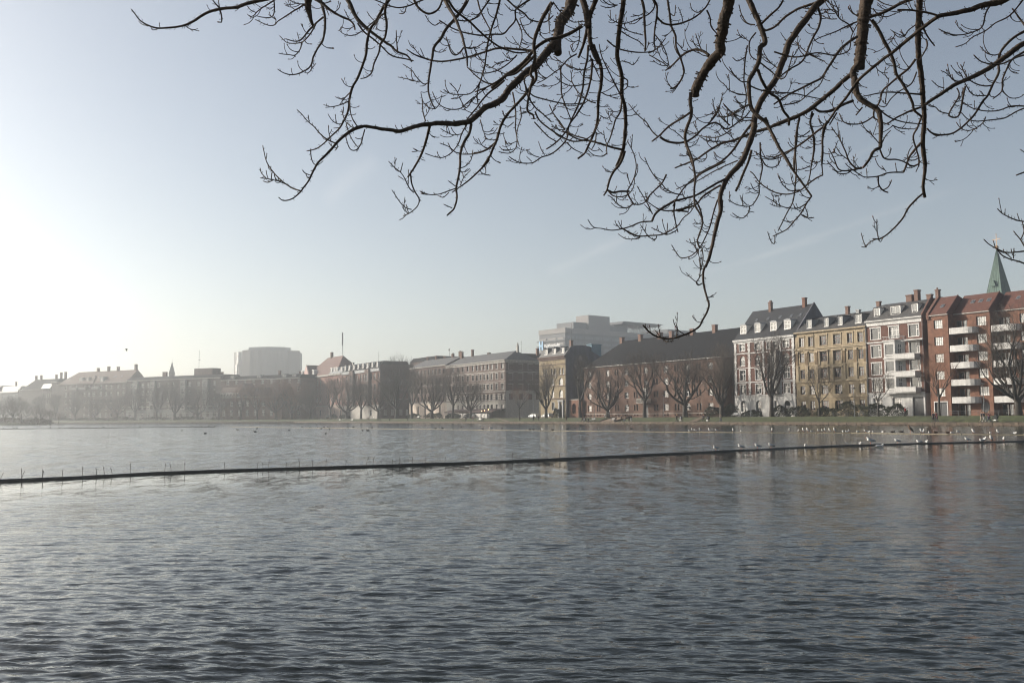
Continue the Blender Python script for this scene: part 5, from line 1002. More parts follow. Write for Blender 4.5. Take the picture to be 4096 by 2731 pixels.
# ---------------- overhanging chestnut in front of the photographer ----------------
TR = {1: (500, 0, 2.351), 2: (1400, 0, 2.351), 3: (2300, 0, 2.351), 4: (3096, 0, 2.351), 5: (1000, 400, 2.351), 6: (1900, 400, 2.351), 7: (2700, 400, 2.351), 8: (3300, 500, 2.613), 9: (2300, 800, 2.614)}
RAW = '''
2 105 70 2085,0 2060,100 1990,200 1960,300 1950,400 1962,505
2 74 24 1930,400 1880,460 1800,560 1730,640 1640,700 1560,780 1490,850 1420,940 1340,985 1260,1020 1190,1090 1130,1140 1050,1155 960,1165 850,1160 720,1170 620,1190 540,1215 470,1235 380,1225 300,1215 200,1195 120,1190 60,1200
5 30 9 1060,250 980,275 920,310 870,350 810,410 760,470 700,530 640,590 600,660 550,760 500,830 470,870 420,915 370,940 310,945 270,915
3 105 74 1450,0 1420,120 1390,250 1370,380 1360,490 1300,560 1240,640 1190,720 1145,820 1128,900
4 108 88 870,0 850,150 830,320 815,480 805,660
3 60 48 2330,0 2260,60 2180,170 2110,260 2050,350 2000,430 1970,540 1930,640 1880,760 1800,870 1730,990 1690,1110 1680,1230 1640,1350 1590,1480 1530,1568
7 48 22 590,630 540,680 480,760 440,850 420,950 430,1040 400,1150 370,1280 340,1420 300,1540 290,1568
9 24 16 1460,330 1440,450 1410,600 1350,720 1340,800 1345,880 1375,1000 1400,1090 1380,1170 1330,1260 1300,1320 1230,1370 1140,1410 1050,1440 960,1450 870,1430 790,1390 740,1340 710,1310
4 62 56 818,540 790,610 748,662 742,700 762,745
4 42 34 760,640 720,700 650,760 560,850 450,940 350,1020 230,1090 100,1140 0,1180
7 30 12 931,240 870,270 760,300 650,340 560,380 440,410 330,470 200,560 100,600 0,640
4 60 30 760,740 770,860 810,930 880,980 970,1030 1000,1120 1005,1250 1000,1390
4 55 34 1370,0 1365,150 1355,300 1355,450 1370,600 1390,750 1400,900 1410,1050 1410,1180 1400,1320 1410,1450 1425,1568
8 34 28 1040,380 1045,450 1040,520 1025,640 1045,755
8 20 13 1020,720 950,780 870,870 810,980 720,1080 640,1150 570,1190 500,1190
3 44 28 455,0 440,130 415,280 400,450 400,560 425,650 440,760 440,900 465,1000 475,1150 465,1290 455,1400 420,1500 390,1568
6 28 14 1410,480 1370,590 1300,680 1260,770 1240,850 1210,900
3 50 24 1630,0 1680,100 1730,220 1770,330 1785,410 1740,450 1730,570 1690,660 1640,750 1635,850 1645,950 1660,1020 1720,1090 1800,1160 1850,1250 1910,1370 1990,1500 2030,1568
7 26 16 850,170 900,290 970,430 1050,570 1130,690 1210,800 1285,905
7 16 9 1285,905 1240,970 1190,1060 1120,1140 1060,1210 980,1255 920,1280
4 58 34 2200,-20 2120,20 2000,40 1850,90 1700,125 1540,155
4 34 14 1540,160 1440,230 1350,300 1240,390 1120,490 1010,570 900,660 800,750 740,830 680,920 600,1010 540,1100 480,1180 400,1240 300,1320 200,1390 140,1420 0,1480
4 20 16 1540,155 1480,130 1300,100 1160,95
4 52 26 2380,400 2300,440 2200,520 2100,590 1960,680 1830,740 1700,800 1560,890 1430,980
3 34 22 1090,870 1085,960 1095,1040 1085,1120 1050,1210 1035,1290 1060,1400 1095,1500 1110,1568
6 22 12 1975,400 2030,520 2060,650 2070,760 2060,880 2070,990 2110,1060 2140,1150 2110,1270 2090,1330 2110,1390
3 22 14 1080,1060 1010,1110 940,1150 870,1200 790,1280 725,1330
3 26 12 1260,520 1200,480 1120,470 1040,500 970,560 910,620 850,665
1 34 9 1300,0 1150,35 1050,70 950,80 860,95 780,120 700,165 650,200 560,240 480,258 380,265 300,268 230,245 150,200 100,140 62,90
1 68 22 1720,0 1720,60 1740,150 1765,245
2 42 12 -45,-30 0,40 50,150 110,225 200,300 290,370 380,430 450,490 530,520 570,560 580,585
2 26 20 370,0 310,80 250,190 190,280 160,400 150,520 110,640 70,740 20,830 -5,940
5 20 9 935,0 920,110 880,200 840,270 760,345 700,405 640,450 590,470 535,480
2 27 9 350,0 330,120 345,230 330,350 290,410 270,500 230,590 200,690 150,730 100,740
2 34 12 1105,0 1050,100 980,190 900,280 850,370 790,450 770,560 750,680 735,800 740,880 765,960 800,1025
2 34 14 890,0 940,90 990,170 1030,270 1060,360 1085,460 1100,540 1105,620
2 22 12 920,0 980,90 1050,150 1130,210 1200,280 1290,360 1400,440 1500,480 1590,500 1720,480
2 40 16 1900,30 1830,140 1780,250 1740,360 1730,450 1740,560 1700,700 1720,740 1700,820 1680,920 1670,1040 1720,1080 1730,1120
2 60 44 2190,0 2220,110 2230,200 2235,260
2 46 18 2310,0 2260,150 2230,280 2200,400 2150,545
2 42 36 2250,100 2250,250 2260,400 2290,490 2340,600
3 36 16 170,430 220,560 250,670 245,800 225,900 215,1000 215,1100 190,1220 130,1360 90,1440 30,1490
2 32 26 2180,250 2080,310 1980,350 1860,380 1760,440 1700,510 1600,620 1480,700 1390,780 1330,830
2 28 20 1740,640 1750,740 1690,830 1640,900 1570,980 1480,1080 1420,1180 1390,1290 1350,1390 1310,1480 1250,1568
5 20 9 2250,560 2200,620 2120,700 2040,770 1970,820 1900,870
5 26 16 1690,250 1670,330 1640,440 1600,540 1550,630 1485,725
5 16 8 1510,700 1520,780 1550,860 1590,930 1580,990 1540,1035 1490,1070 1440,1090
5 26 14 2080,230 2060,320 2010,400 1980,500 1975,620 1960,720 1940,820 1945,920 1920,1020 1880,1060 1855,1085
4 34 20 920,190 980,280 1030,380 1090,490 1130,600 1150,700 1210,790 1260,880 1300,960 1320,1040 1390,1100
4 22 14 1330,560 1260,650 1160,730 1080,800 1020,860 990,960 940,1050 940,1110
4 30 26 1280,0 1180,40 1050,110 910,160 800,200
4 16 8 800,200 700,240 600,290 500,330 420,360 370,390
4 26 14 780,350 700,400 620,470 560,560 500,650 450,730 360,780 260,830 140,890 0,980
4 22 12 410,70 440,160 420,260 370,350 330,440 290,540 240,600 150,650 60,720 20,760
3 24 18 2330,0 2200,50 2090,90 1980,160 1870,260 1760,300
4 24 14 2351,300 2250,360 2160,450 2120,520 2110,600 2110,690 2060,790 2010,900 1960,960 1900,1060 1830,1140 1740,1220 1660,1260 1560,1270 1480,1250 1440,1210
4 20 10 2351,490 2240,560 2190,650 2150,750 2140,860 2060,930
4 26 18 1425,985 1560,890 1640,845
4 18 8 1400,890 1250,880 1050,870 830,910
4 26 20 740,950 640,990 540,1040 440,1050 380,1020
4 20 16 240,1110 220,1200 210,1350 190,1500 190,1600
7 18 9 1170,180 1140,320 1130,500 1140,650 1130,800 1110,950 1060,1050 1010,1150 970,1230
7 18 10 1290,110 1275,220 1300,330 1305,470 1285,600 1265,730 1240,800
7 18 10 1430,200 1390,300 1385,450 1380,580 1390,700
7 22 8 1930,450 1880,470 1840,540 1800,600 1760,640 1700,640 1640,580 1600,480 1550,370 1500,300 1470,255
8 24 18 1000,190 930,270 880,340 850,420 820,500
8 16 8 820,495 720,495 640,505 560,535 480,545 400,540 320,490 250,440 212,400
3 20 16 870,0 880,60 890,130 905,250 945,340 950,440 985,530 1020,640 1020,700 980,780 930,830 895,835
3 26 16 630,0 650,100 655,250 665,380 660,480
3 20 12 740,0 770,60 770,150 750,280 745,400 750,470 690,500
3 18 13 770,160 830,220 910,235 1000,220 1080,190 1160,140 1230,70 1270,0
7 24 10 740,200 640,330 540,480 420,590 300,650 200,720 100,810 20,920 -20,1000
7 24 20 720,470 690,580 640,700 600,800 570,860
7 20 18 480,740 380,790 280,850 190,900 100,925 0,950
6 22 19 1900,935 1840,970 1740,1030 1690,1080 1665,1140
6 14 8 1665,1140 1560,1150 1460,1190 1390,1210 1290,1225 1200,1210 1115,1195 1062,1125
7 18 14 430,800 330,860 260,910 200,980 100,1020 0,1040
9 16 9 1490,0 1450,130 1410,280 1350,420 1310,490 1270,540 1200,590 1110,605 1060,550 1010,470
9 30 24 1530,0 1530,100 1490,200 1460,330
3 22 10 800,1290 870,1330 960,1345 1050,1330 1130,1280 1200,1210 1270,1165 1320,1155 1370,1180 1430,1215 1520,1160 1600,1100 1650,1040
3 22 16 1740,240 1830,150 1920,70 1960,0
3 28 20 1720,660 1760,760 1830,870 1910,930 1960,1040 2010,1110 2010,1180
4 16 10 590,1060 560,1110 520,1180
4 16 12 830,1010 770,1085
4 22 12 1380,1010 1270,1050 1150,1110 1060,1170
4 18 12 1800,810 1780,900 1750,1060 1710,1105 1650,1090 1660,1040 1740,900 1720,830
4 18 12 370,1070 340,1150 370,1250 380,1400 350,1568
4 17 10 490,1170 460,1300 460,1450 450,1568
4 18 12 1385,1100 1350,1200 1310,1280 1330,1380 1360,1480 1360,1568
7 12 8 1100,470 1010,530 930,550 840,540 740,480
7 16 8 800,400 805,520 820,620 810,700 790,800 790,880 750,960 700,1000 600,990 550,970 500,940
#
1 12 10 885,75 820,0
1 10 8 890,80 880,15
1 15 11 890,90 903,130 910,180 905,212 885,210
1 8 6 210,245 160,230 132,205
1 7 6 240,250 260,285 290,280
1 7 5 560,240 580,255 600,235
1 13 6 1410,0 1350,40 1290,75 1240,115 1215,145 1180,160 1155,140
1 8 6 1230,120 1180,95 1150,60
1 12 7 1400,0 1405,60 1400,130 1370,165 1300,165 1250,155
1 14 7 1690,40 1640,75 1580,110 1520,150 1440,200 1410,235 1360,242 1300,222 1235,190
1 8 6 1410,235 1420,190 1395,150
1 10 8 1680,40 1620,35 1540,0
1 16 8 1770,245 1720,300 1680,350 1640,385 1590,390 1520,370
1 14 7 1790,235 1750,310 1700,370 1660,400 1590,410 1520,400 1460,345
1 11 7 1660,400 1650,460 1600,520 1540,515 1480,510 1455,505
1 7 6 1640,385 1620,315
1 24 8 1840,0 1860,80 1880,160 1878,280 1860,380 1810,460 1770,540 1755,600 1720,650 1640,690 1570,705 1500,690 1445,658
1 16 14 1865,165 1800,215 1770,250
1 8 6 1755,600 1750,660 1710,690 1690,665
1 8 6 1745,660 1790,605
1 26 14 1800,0 1860,40 1950,110 2040,160 2110,190 2150,230 2160,265
1 8 6 2110,190 2085,140 2065,100
1 9 7 1890,80 1915,140
1 10 6 1850,40 1910,25 1935,0
1 12 6 2120,870 2070,920 2020,985
1 7 5 2060,925 2020,930 1985,915
2 10 6 230,200 120,290 30,335 -50,325 -95,290 -85,260
5 14 8 470,855 400,830 320,780 280,745 220,680 160,590 130,480 122,440
5 10 7 290,765 230,755 160,740 105,735
5 9 7 150,735 110,690 97,650
5 7 5 200,745 205,690
5 8 5 215,755 170,775 130,765
5 12 8 800,405 730,375 660,320 600,250 540,200 490,140 450,100
5 8 6 555,200 548,150
5 8 7 980,270 930,235 890,190 865,100
5 10 8 1010,250 970,190 945,110 940,0
5 9 7 570,460 575,540 600,600 640,610 680,580
5 8 6 870,225 820,225 770,190 738,140
5 8 6 835,262 795,265
5 9 7 905,225 930,310 970,390 1015,445
5 12 8 1080,280 1060,350 1045,410 1000,470 940,460 900,350
5 8 6 560,705 520,690 497,665
5 9 7 820,410 820,450 805,470
5 10 7 930,10 870,40 800,60 720,70
5 6 5 740,60 700,48
5 10 7 1540,870 1500,830 1450,730 1415,680 1360,635 1310,585
5 8 6 1415,680 1435,600
5 7 5 1440,745 1400,720
5 9 7 1520,1030 1460,1010 1410,960 1370,900 1340,855
5 8 6 1490,1060 1470,990
5 7 5 1460,1050 1435,1010
5 12 9 1650,200 1625,100 1620,0
5 9 7 1900,1015 1830,985
5 8 6 1930,810 1870,765
5 10 7 1940,830 1870,855 1780,885 1690,890 1605,860
5 8 6 1870,870 1820,915 1780,905
5 9 7 1980,640 2030,620 2080,560 2095,480
5 10 7 1975,500 1930,490 1870,440 1795,410
5 7 6 1900,480 1865,410
5 12 7 2040,230 1990,320 1960,410 1900,490 1820,540 1740,535 1655,505
5 8 6 1990,320 1920,330 1860,310 1800,275
5 14 10 2330,310 2310,390 2260,450 2180,490 2080,510 1985,510
5 8 6 2210,620 2215,690 2150,700
5 8 6 1980,800 2010,730 2070,665
5 7 5 2010,730 2000,690
6 12 9 200,390 130,450 60,485 0,495
6 9 7 120,455 70,430 35,370
6 8 6 215,310 145,320
6 8 6 290,180 240,180
6 7 5 280,150 258,110
2 13 10 690,0 640,20 560,55 470,75 400,65 330,40 230,0
2 9 8 530,65 510,125 475,130
2 20 16 600,0 640,70 700,120 760,130 830,90 870,0
2 15 12 70,220 130,300 220,370 300,440 370,510 440,540 520,555 580,570
2 12 9 450,500 440,400 435,300
2 14 8 330,130 290,150 250,220 220,270
2 9 7 250,270 250,220 200,170 165,120
2 9 7 800,1025 840,980 863,900
2 9 7 800,1025 740,1010 690,960 668,880
2 10 7 735,780 690,790 620,720 580,660 505,610
2 8 6 650,775 560,750 460,728
2 16 10 770,570 700,550 620,520 545,475
2 8 6 700,555 640,500 583,425
2 7 6 700,545 665,465
2 18 15 1720,480 1420,455 1300,480 1180,520 1060,550 960,570 850,580 770,570
2 14 9 1070,450 1030,500 990,520 950,490 920,400 908,360
2 10 8 1090,450 1180,450 1260,400
2 9 7 850,210 800,240 750,210 710,150
2 15 11 1690,0 1610,50 1555,100 1555,190 1500,260 1440,320 1340,325 1230,335 1130,320 1030,295 930,250 850,200
2 9 7 1560,100 1510,95 1460,45
2 15 11 1480,0 1560,75 1640,130 1700,190 1830,210 1900,160
2 15 12 1310,0 1240,100 1180,170 1100,200 1000,190
2 14 10 1200,0 1230,110 1290,230 1320,290 1330,400 1280,450
2 18 10 1410,0 1380,120 1340,240 1310,350 1290,440 1270,600 1240,720 1200,860 1200,960 1225,1030
2 9 6 1225,1130 1250,1220 1275,1300 1250,1340
2 8 6 1350,170 1310,140 1290,80
2 9 8 1350,270 1390,240 1380,170
2 12 9 1570,520 1500,590 1430,640 1370,670 1270,690 1180,680 1110,640
2 20 10 1700,540 1600,640 1480,710 1420,760 1350,790 1260,770 1180,710 1110,640
2 22 12 1740,520 1650,610 1560,690 1460,720 1380,770 1290,820 1190,860
2 10 8 1230,760 1180,840 1120,885 1040,890 950,885 890,850
2 10 8 1280,830 1200,890 1140,960 1090,1015 1040,940 1000,850 945,790
2 11 8 1170,910 1100,970 1040,1020 960,1030 880,1010 820,960 780,875
2 17 12 1450,760 1380,820 1300,880 1230,960 1180,1030 1110,1110
2 10 8 1170,460 1220,550 1280,610 1360,650
2 10 8 1360,650 1440,690 1500,700
2 8 6 1560,540 1530,550 1480,545 1440,500
2 8 6 1500,570 1400,590 1340,630
2 8 6 1660,1060 1600,1075
2 13 11 1700,700 1640,740 1660,830 1720,900 1810,930 1930,960 2050,980 2200,970
2 15 12 1650,800 1670,900 1740,1010 1800,1060 1880,1135
2 14 11 1740,1050 1780,1130 1860,1200 1980,1280 2100,1330 2220,1310 2300,1240 2351,1120
2 12 10 1735,1150 1800,1220 1870,1290 1940,1330
2 13 8 1530,870 1550,980 1560,1100 1555,1200 1570,1300 1560,1390 1500,1440 1410,1430
2 11 7 1600,1000 1610,1100 1580,1200 1570,1290 1590,1370
2 7 6 1530,1410 1430,1405
2 7 6 1570,1330 1480,1360 1460,1320
2 8 6 1540,1100 1460,1110 1440,1050
2 8 6 1540,1150 1480,1190 1410,1140
2 18 12 2240,430 2230,560 2200,700 2190,830 2150,980 2090,1110 2040,1220 1980,1300 1900,1370 1860,1395
2 18 9 2280,560 2270,700 2240,850 2190,980 2130,1080 2060,1180 2040,1300 1980,1380 1890,1450 1800,1480 1720,1530 1620,1535 1550,1510 1505,1480
2 10 8 2250,660 2150,655 2060,620 1990,590 1925,540
2 12 8 2130,510 2050,560 1980,640 1900,700 1830,750 1770,780
2 8 6 1830,750 1770,720
2 8 6 1950,690 1890,650 1840,580
2 14 10 1980,620 1985,760 1990,880 2020,980 2060,1080 2080,1130
2 11 8 2250,790 2180,800 2080,810 2000,780 1940,730
2 11 8 2310,970 2250,950 2190,910 2130,850 2085,770
2 14 10 2020,1220 1980,1160 1920,1080 1880,1000
2 9 7 2020,1220 1950,1215 1900,1175
2 8 7 1910,1040 1960,960 1990,910
2 13 10 2040,1240 2120,1280 2200,1300 2280,1330 2351,1345
2 10 8 2040,1340 2100,1400 2180,1440
2 8 6 1830,1455 1800,1410 1775,1340
2 8 6 1780,1480 1720,1460 1670,1415
2 7 5 1710,1520 1668,1480
2 12 9 1740,380 1680,340 1630,270 1600,190
2 12 9 1565,180 1610,290 1615,370 1590,460
2 8 6 1680,440 1640,460 1580,420 1530,350
2 11 8 1890,20 1880,130 1870,200 1880,310
2 11 8 1910,20 1960,90 2030,160 2100,210 2180,200
2 7 5 2090,180 2070,100
2 10 8 2150,200 2160,330 2140,440 2100,490 2075,440
2 8 7 1780,260 1800,340 1850,380
6 18 17 1250,850 1300,870 1360,860 1430,860
6 11 8 1430,860 1480,770 1510,680 1515,600 1490,500 1440,400
6 12 8 1250,850 1300,900 1380,910 1450,880 1490,820 1500,750
6 15 13 1430,870 1460,930 1490,975
6 12 8 1490,975 1440,1010 1390,1010 1330,970 1290,920 1258,900
6 14 10 1800,700 1760,780 1700,840 1640,900 1600,960 1540,985 1490,975
6 8 7 1330,960 1335,880
6 8 6 1430,900 1390,940
3 16 10 440,940 425,1050 380,1130 360,1200 330,1300 300,1370 300,1440
3 9 7 240,1090 300,1115 355,1060
3 8 6 350,1150 330,1130 310,1050
3 8 6 350,1170 310,1160
3 11 10 465,740 495,760 490,820 455,850
3 13 9 430,900 390,820 340,720 290,620 250,530 230,430
3 11 9 140,520 180,620 230,730
3 10 7 250,870 310,900 390,890 430,870
3 13 9 300,380 360,430 440,470 540,490 650,495 740,480 800,430 845,370
3 18 12 455,1410 380,1395 280,1365 160,1330 30,1310 -100,1240
3 10 8 455,1410 470,1350 490,1250
3 8 7 310,1370 285,1320 270,1240
3 10 8 300,1440 260,1470 180,1460 130,1420
3 8 6 260,1430 225,1395
3 11 9 200,1250 190,1340 160,1400
3 8 6 925,835 870,795
3 9 7 955,400 1010,450 1025,380
3 9 7 900,130 935,150 945,60
3 8 7 1015,210 1000,140 975,80
3 14 12 1240,100 1270,170 1280,250 1325,310
3 9 7 1190,100 1150,120 1100,90 1085,40
3 10 8 440,260 520,300 630,330
3 10 8 440,300 520,350 600,390 640,430
3 10 8 700,520 780,565 840,600 885,640
3 10 8 755,330 820,420 860,510 885,620
3 9 7 440,575 500,590 550,610 600,545
3 12 8 730,0 750,60 700,130 620,170 520,210 440,230
3 9 7 400,50 320,75 250,60
3 9 7 420,225 350,190 315,150
3 10 8 400,50 320,45 260,0
3 10 8 1190,470 1160,400 1138,330
3 9 7 1250,530 1200,520 1160,490
3 12 8 770,1280 720,1230 670,1150 620,1110 560,1050 510,985
3 10 8 1470,1220 1430,1250 1340,1290 1260,1290 1170,1275 1075,1235
3 8 6 1160,1240 1140,1210 1115,1155
3 9 7 1020,1310 980,1270 930,1230
3 9 7 1420,1330 1270,1325 1180,1290
3 8 6 1370,1280 1330,1225
7 9 8 940,1280 935,1350 905,1330 875,1250
7 10 8 1240,970 1160,1015 1060,1015 980,990 920,950 860,915
7 8 6 1010,1000 950,1000 900,980
7 9 7 1200,1080 1250,1100 1225,1010
9 10 7 1140,1400 1080,1360 1040,1300 1028,1255
9 12 10 1060,1440 1070,1340
9 10 8 900,1440 960,1480 1010,1470 1030,1445
9 10 8 900,1430 875,1410 840,1365
9 9 8 740,1350 735,1305
9 12 9 1330,870 1290,890 1270,860 1300,810 1310,720 1300,620
9 9 7 1265,855 1210,810 1168,765
9 11 9 1325,490 1340,600 1320,720
9 10 8 1315,700 1318,575
9 15 12 1260,0 1310,100 1335,240 1300,350 1280,430 1305,490
9 9 8 1270,530 1245,400
9 8 6 1240,550 1195,530
9 8 6 1310,540 1355,480
9 7 5 1330,620 1355,640
4 12 10 0,1480 -60,1470
4 24 18 1000,1390 930,1430 900,1490 850,1560
7 15 8 1750,640 1660,660 1580,665 1530,640 1490,540 1450,465
7 10 8 1660,655 1620,690 1540,690 1490,640 1437,580
7 9 7 1640,570 1560,510 1520,450
7 9 7 1490,500 1525,400
7 9 7 1555,375 1548,300
7 14 10 1930,470 1960,540 2010,560 2080,560 2150,580 2200,610 2260,620 2300,590
7 9 7 1920,410 1860,340 1800,290
7 8 6 1860,340 1835,290
7 10 8 1950,400 1980,340 2020,295
8 10 9 530,1195 460,1230 425,1275 395,1275
8 9 8 425,1270 400,1210 382,1140
8 11 9 560,1190 545,1100 543,1000
8 9 8 560,1200 580,1220 600,1190
8 15 14 555,540 560,620 600,680 640,700
8 12 11 610,680 660,650 690,590
8 8 6 640,490 600,435
8 8 7 440,540 433,465
8 10 8 860,340 880,270 910,225
8 12 9 950,250 975,330 985,400 955,480
8 12 10 870,400 900,435 970,410
4 14 9 0,490 200,540 400,500 560,520 700,480 730,340 790,220
4 10 7 2150,860 2220,920 2300,920 2351,890
4 13 9 2030,60 1990,130 1960,250 1880,300 1760,330 1650,320 1560,280
4 14 9 2340,0 2280,80 2200,160 2080,220 1990,290 1870,350 1800,410 1720,440
4 10 8 1990,900 1870,890 1800,790 1770,720 1745,680
4 12 9 2060,800 1980,810 1880,780 1810,720 1760,620
4 15 11 2351,520 2260,550 2150,600 2050,605 1950,580 1890,530
4 10 8 2110,510 2070,520 2000,500 1945,445
4 16 12 2351,230 2300,160 2250,95
4 11 8 1640,1070 1560,1050 1520,1010 1470,990
4 12 9 2351,1000 2230,1000 2110,1040 1990,1045 1870,1020 1790,970
4 12 9 2351,1020 2280,1050 2170,1110 2030,1130 1900,1140 1820,1120 1770,1070
4 10 8 1990,1100 1970,1150 1910,1200 1830,1230 1760,1210 1720,1160
4 10 8 1730,770 1680,745 1620,690 1580,670
4 9 7 1600,830 1540,810 1490,765
4 16 12 1390,200 1420,300 1470,380 1500,420
4 15 12 1430,370 1440,440 1380,550
4 11 8 1340,230 1260,290 1230,340 1170,350 1120,300
4 11 8 930,80 980,140 1060,160 1140,130 1190,110
4 10 8 970,0 1040,40 1120,60
4 10 8 800,165 740,120 715,60
4 9 8 560,95 480,90
4 12 9 740,300 700,230 620,180 570,100 540,20
4 9 7 590,180 520,180 450,150
4 9 7 610,170 600,90 560,0
7 13 10 1390,705 1320,740 1240,800 1180,850 1100,880 1020,885 930,865 850,820 790,770 740,700 718,680
7 9 7 1370,575 1320,600
7 10 8 1180,850 1080,850 1010,790 980,720
7 9 7 1130,850 1130,800 1180,740
7 10 8 1270,620 1200,650 1130,660
7 10 8 1270,290 1200,340 1160,345
7 10 8 700,1000 690,1060 640,1110 590,1100 550,1070
7 8 7 680,990 640,950 615,905
7 9 7 780,860 740,840 715,790
7 8 6 690,1045 735,1055
7 11 9 820,560 860,620 920,635 970,610 995,540
6 13 9 1380,1205 1460,1250 1540,1280 1650,1275 1760,1265 1850,1220 1910,1180 1960,1110 2020,1060 2060,1000
6 9 7 1380,1205 1350,1145
6 9 7 1550,1285 1520,1305 1420,1305 1355,1265
6 9 7 1710,1280 1690,1315 1640,1290 1600,1240 1560,1180
6 8 6 1600,1230 1610,1180
6 10 8 1905,1215 1870,1240 1800,1265 1740,1240 1670,1205
6 9 8 1805,1240 1810,1170
6 10 8 1670,1075 1630,990 1590,920 1530,820
6 8 7 1625,960 1600,870
6 9 7 1665,1060 1600,990
6 11 8 1950,890 1880,880 1800,840 1750,780 1690,720 1640,640 1600,550
6 14 10 1880,970 1870,1060 1890,1170 1905,1230
6 14 9 2000,1050 1890,1040 1780,1040 1700,1010 1640,970
6 10 8 2060,970 1980,1010 1900,1030
6 15 9 2351,580 2230,640 2120,700 2060,760 1960,810 1905,835
7 11 9 590,570 470,620 350,680 250,740 190,770
7 9 7 280,490 300,530 260,580 190,560
7 11 9 320,220 400,100 440,0
7 10 8 720,190 620,190 550,140 470,60
7 10 8 520,240 430,160 395,70
7 10 8 700,50 600,90 500,150 410,160
8 13 10 2080,1010 2020,1000 1950,975 1860,930 1812,885
8 8 7 1880,930 1883,885
8 9 7 2030,990 2012,935
8 14 10 2080,1320 1980,1330 1890,1330 1810,1300 1720,1250 1670,1205
8 9 8 1780,1280 1762,1220
8 15 12 2080,1445 2010,1420 1930,1400 1850,1360 1800,1300
8 9 8 1950,1395 1895,1340
8 10 9 1970,1395 1975,1300
8 9 8 1960,1360 1947,1305
8 13 10 2080,1260 2045,1200 1980,1120
8 11 9 2045,1200 2080,1110 2065,1025
8 15 13 2080,495 2015,520
8 9 8 2090,290 2050,262
4 13 10 930,1100 850,1150 760,1170 660,1150 620,1080
4 13 11 940,1110 1010,1150 1070,1170
4 13 10 1000,1040 1080,1100 1180,1140 1290,1160 1390,1165
4 10 8 1110,1180 1200,1210 1330,1215
4 12 9 1340,680 1290,790 1180,860 1100,930 1050,1000 1000,1000
4 9 7 1045,980 1060,870 1080,740
3 13 10 1620,430 1600,560 1590,700 1590,780 1610,900 1600,1000 1560,1120
3 14 10 1700,310 1640,400 1650,520 1710,570
3 11 8 1620,770 1560,765 1500,710 1455,640
3 11 8 1610,895 1520,880 1450,850 1400,790
3 10 8 1600,540 1530,575 1490,550
3 12 9 1690,235 1620,220 1570,150 1545,60
3 8 6 1630,390 1570,330
3 10 8 1640,980 1560,1020 1480,1080 1400,1100 1310,1075
3 11 8 1250,1170 1340,1060 1390,880
3 10 8 1660,1110 1560,1100 1480,1060 1400,980
3 10 8 1450,1180 1390,1100 1340,1010
3 10 8 2351,580 2280,550 2180,500 2080,400
3 13 9 1740,590 1830,660 1930,740 1990,700 2050,500
3 9 7 1900,640 1850,600 1760,520
3 12 9 1650,810 1750,850 1900,870 2050,880 2200,910 2351,940
3 11 9 1960,990 2100,960 2200,880 2300,800 2351,700
'''
rngB = random.Random(4)
thick, thin = [], []
dst = thick
for ln in RAW.strip().splitlines():
    if ln == '#': dst = thin; continue
    q = ln.split(); ox, oy, sc = TR[int(q[0])]
    P = [tuple(float(v) for v in t.split(',')) for t in q[3:]]; P = [(ox+x/sc, oy+y/sc) for x, y in P]
    dst.append((float(q[1])/sc, float(q[2])/sc, P))
def field(px, py): return 7.1+1.1*math.sin(px/520+1)+.7*math.cos(py/300+px/900)
M_BRANCH = mat('chestnut_bark', (.036, .023, .014), .92, .5, 22, .8, 60)
M_BUD = mat('winter_bud', (.07, .032, .02), .6, .3, 30)
PLACED = []          # (px, py, depth)
def nearest(px, py, lim):
    b = None; bd = lim*lim
    for (x, y, d) in PLACED:
        q = (x-px)**2+(y-py)**2
        if q < bd: bd = q; b = d
    return b
def to_world(px, py, d): return ray(px, py)*d + Vector((0, 0, EYE))
TRUNK = Vector((5.2, 1.1, 0)); SCAF = [Vector((5.2, 1.1, 3.8)), Vector((4.6, 3.2, 4.6)), Vector((3.6, 5.2, 5.05)), Vector((1.6, 6.6, 5.45)), Vector((-1.0, 7.3, 5.6)), Vector((-3.2, 7.6, 5.75))]
SCAF2 = [Vector((5.2, 1.1, 3.6)), Vector((5.6, 4.0, 4.6)), Vector((5.6, 7.0, 5.5)), Vector((4.2, 8.6, 6.05)), Vector((1.2, 9.0, 6.2))]
def scaf_pt(p):
    b = None; bd = 1e9
    for L in (SCAF, SCAF2):
        for a, c in zip(L[:-1], L[1:]):
            for t in [i/14 for i in range(15)]:
                q = a.lerp(c, t); d = (q-p).length
                if d < bd: bd = d; b = q
    return b
chest = empty('overhanging_tree', 'bare chestnut tree whose dark knobbly limbs hang down into the top of the view', 'tree', TRUNK)
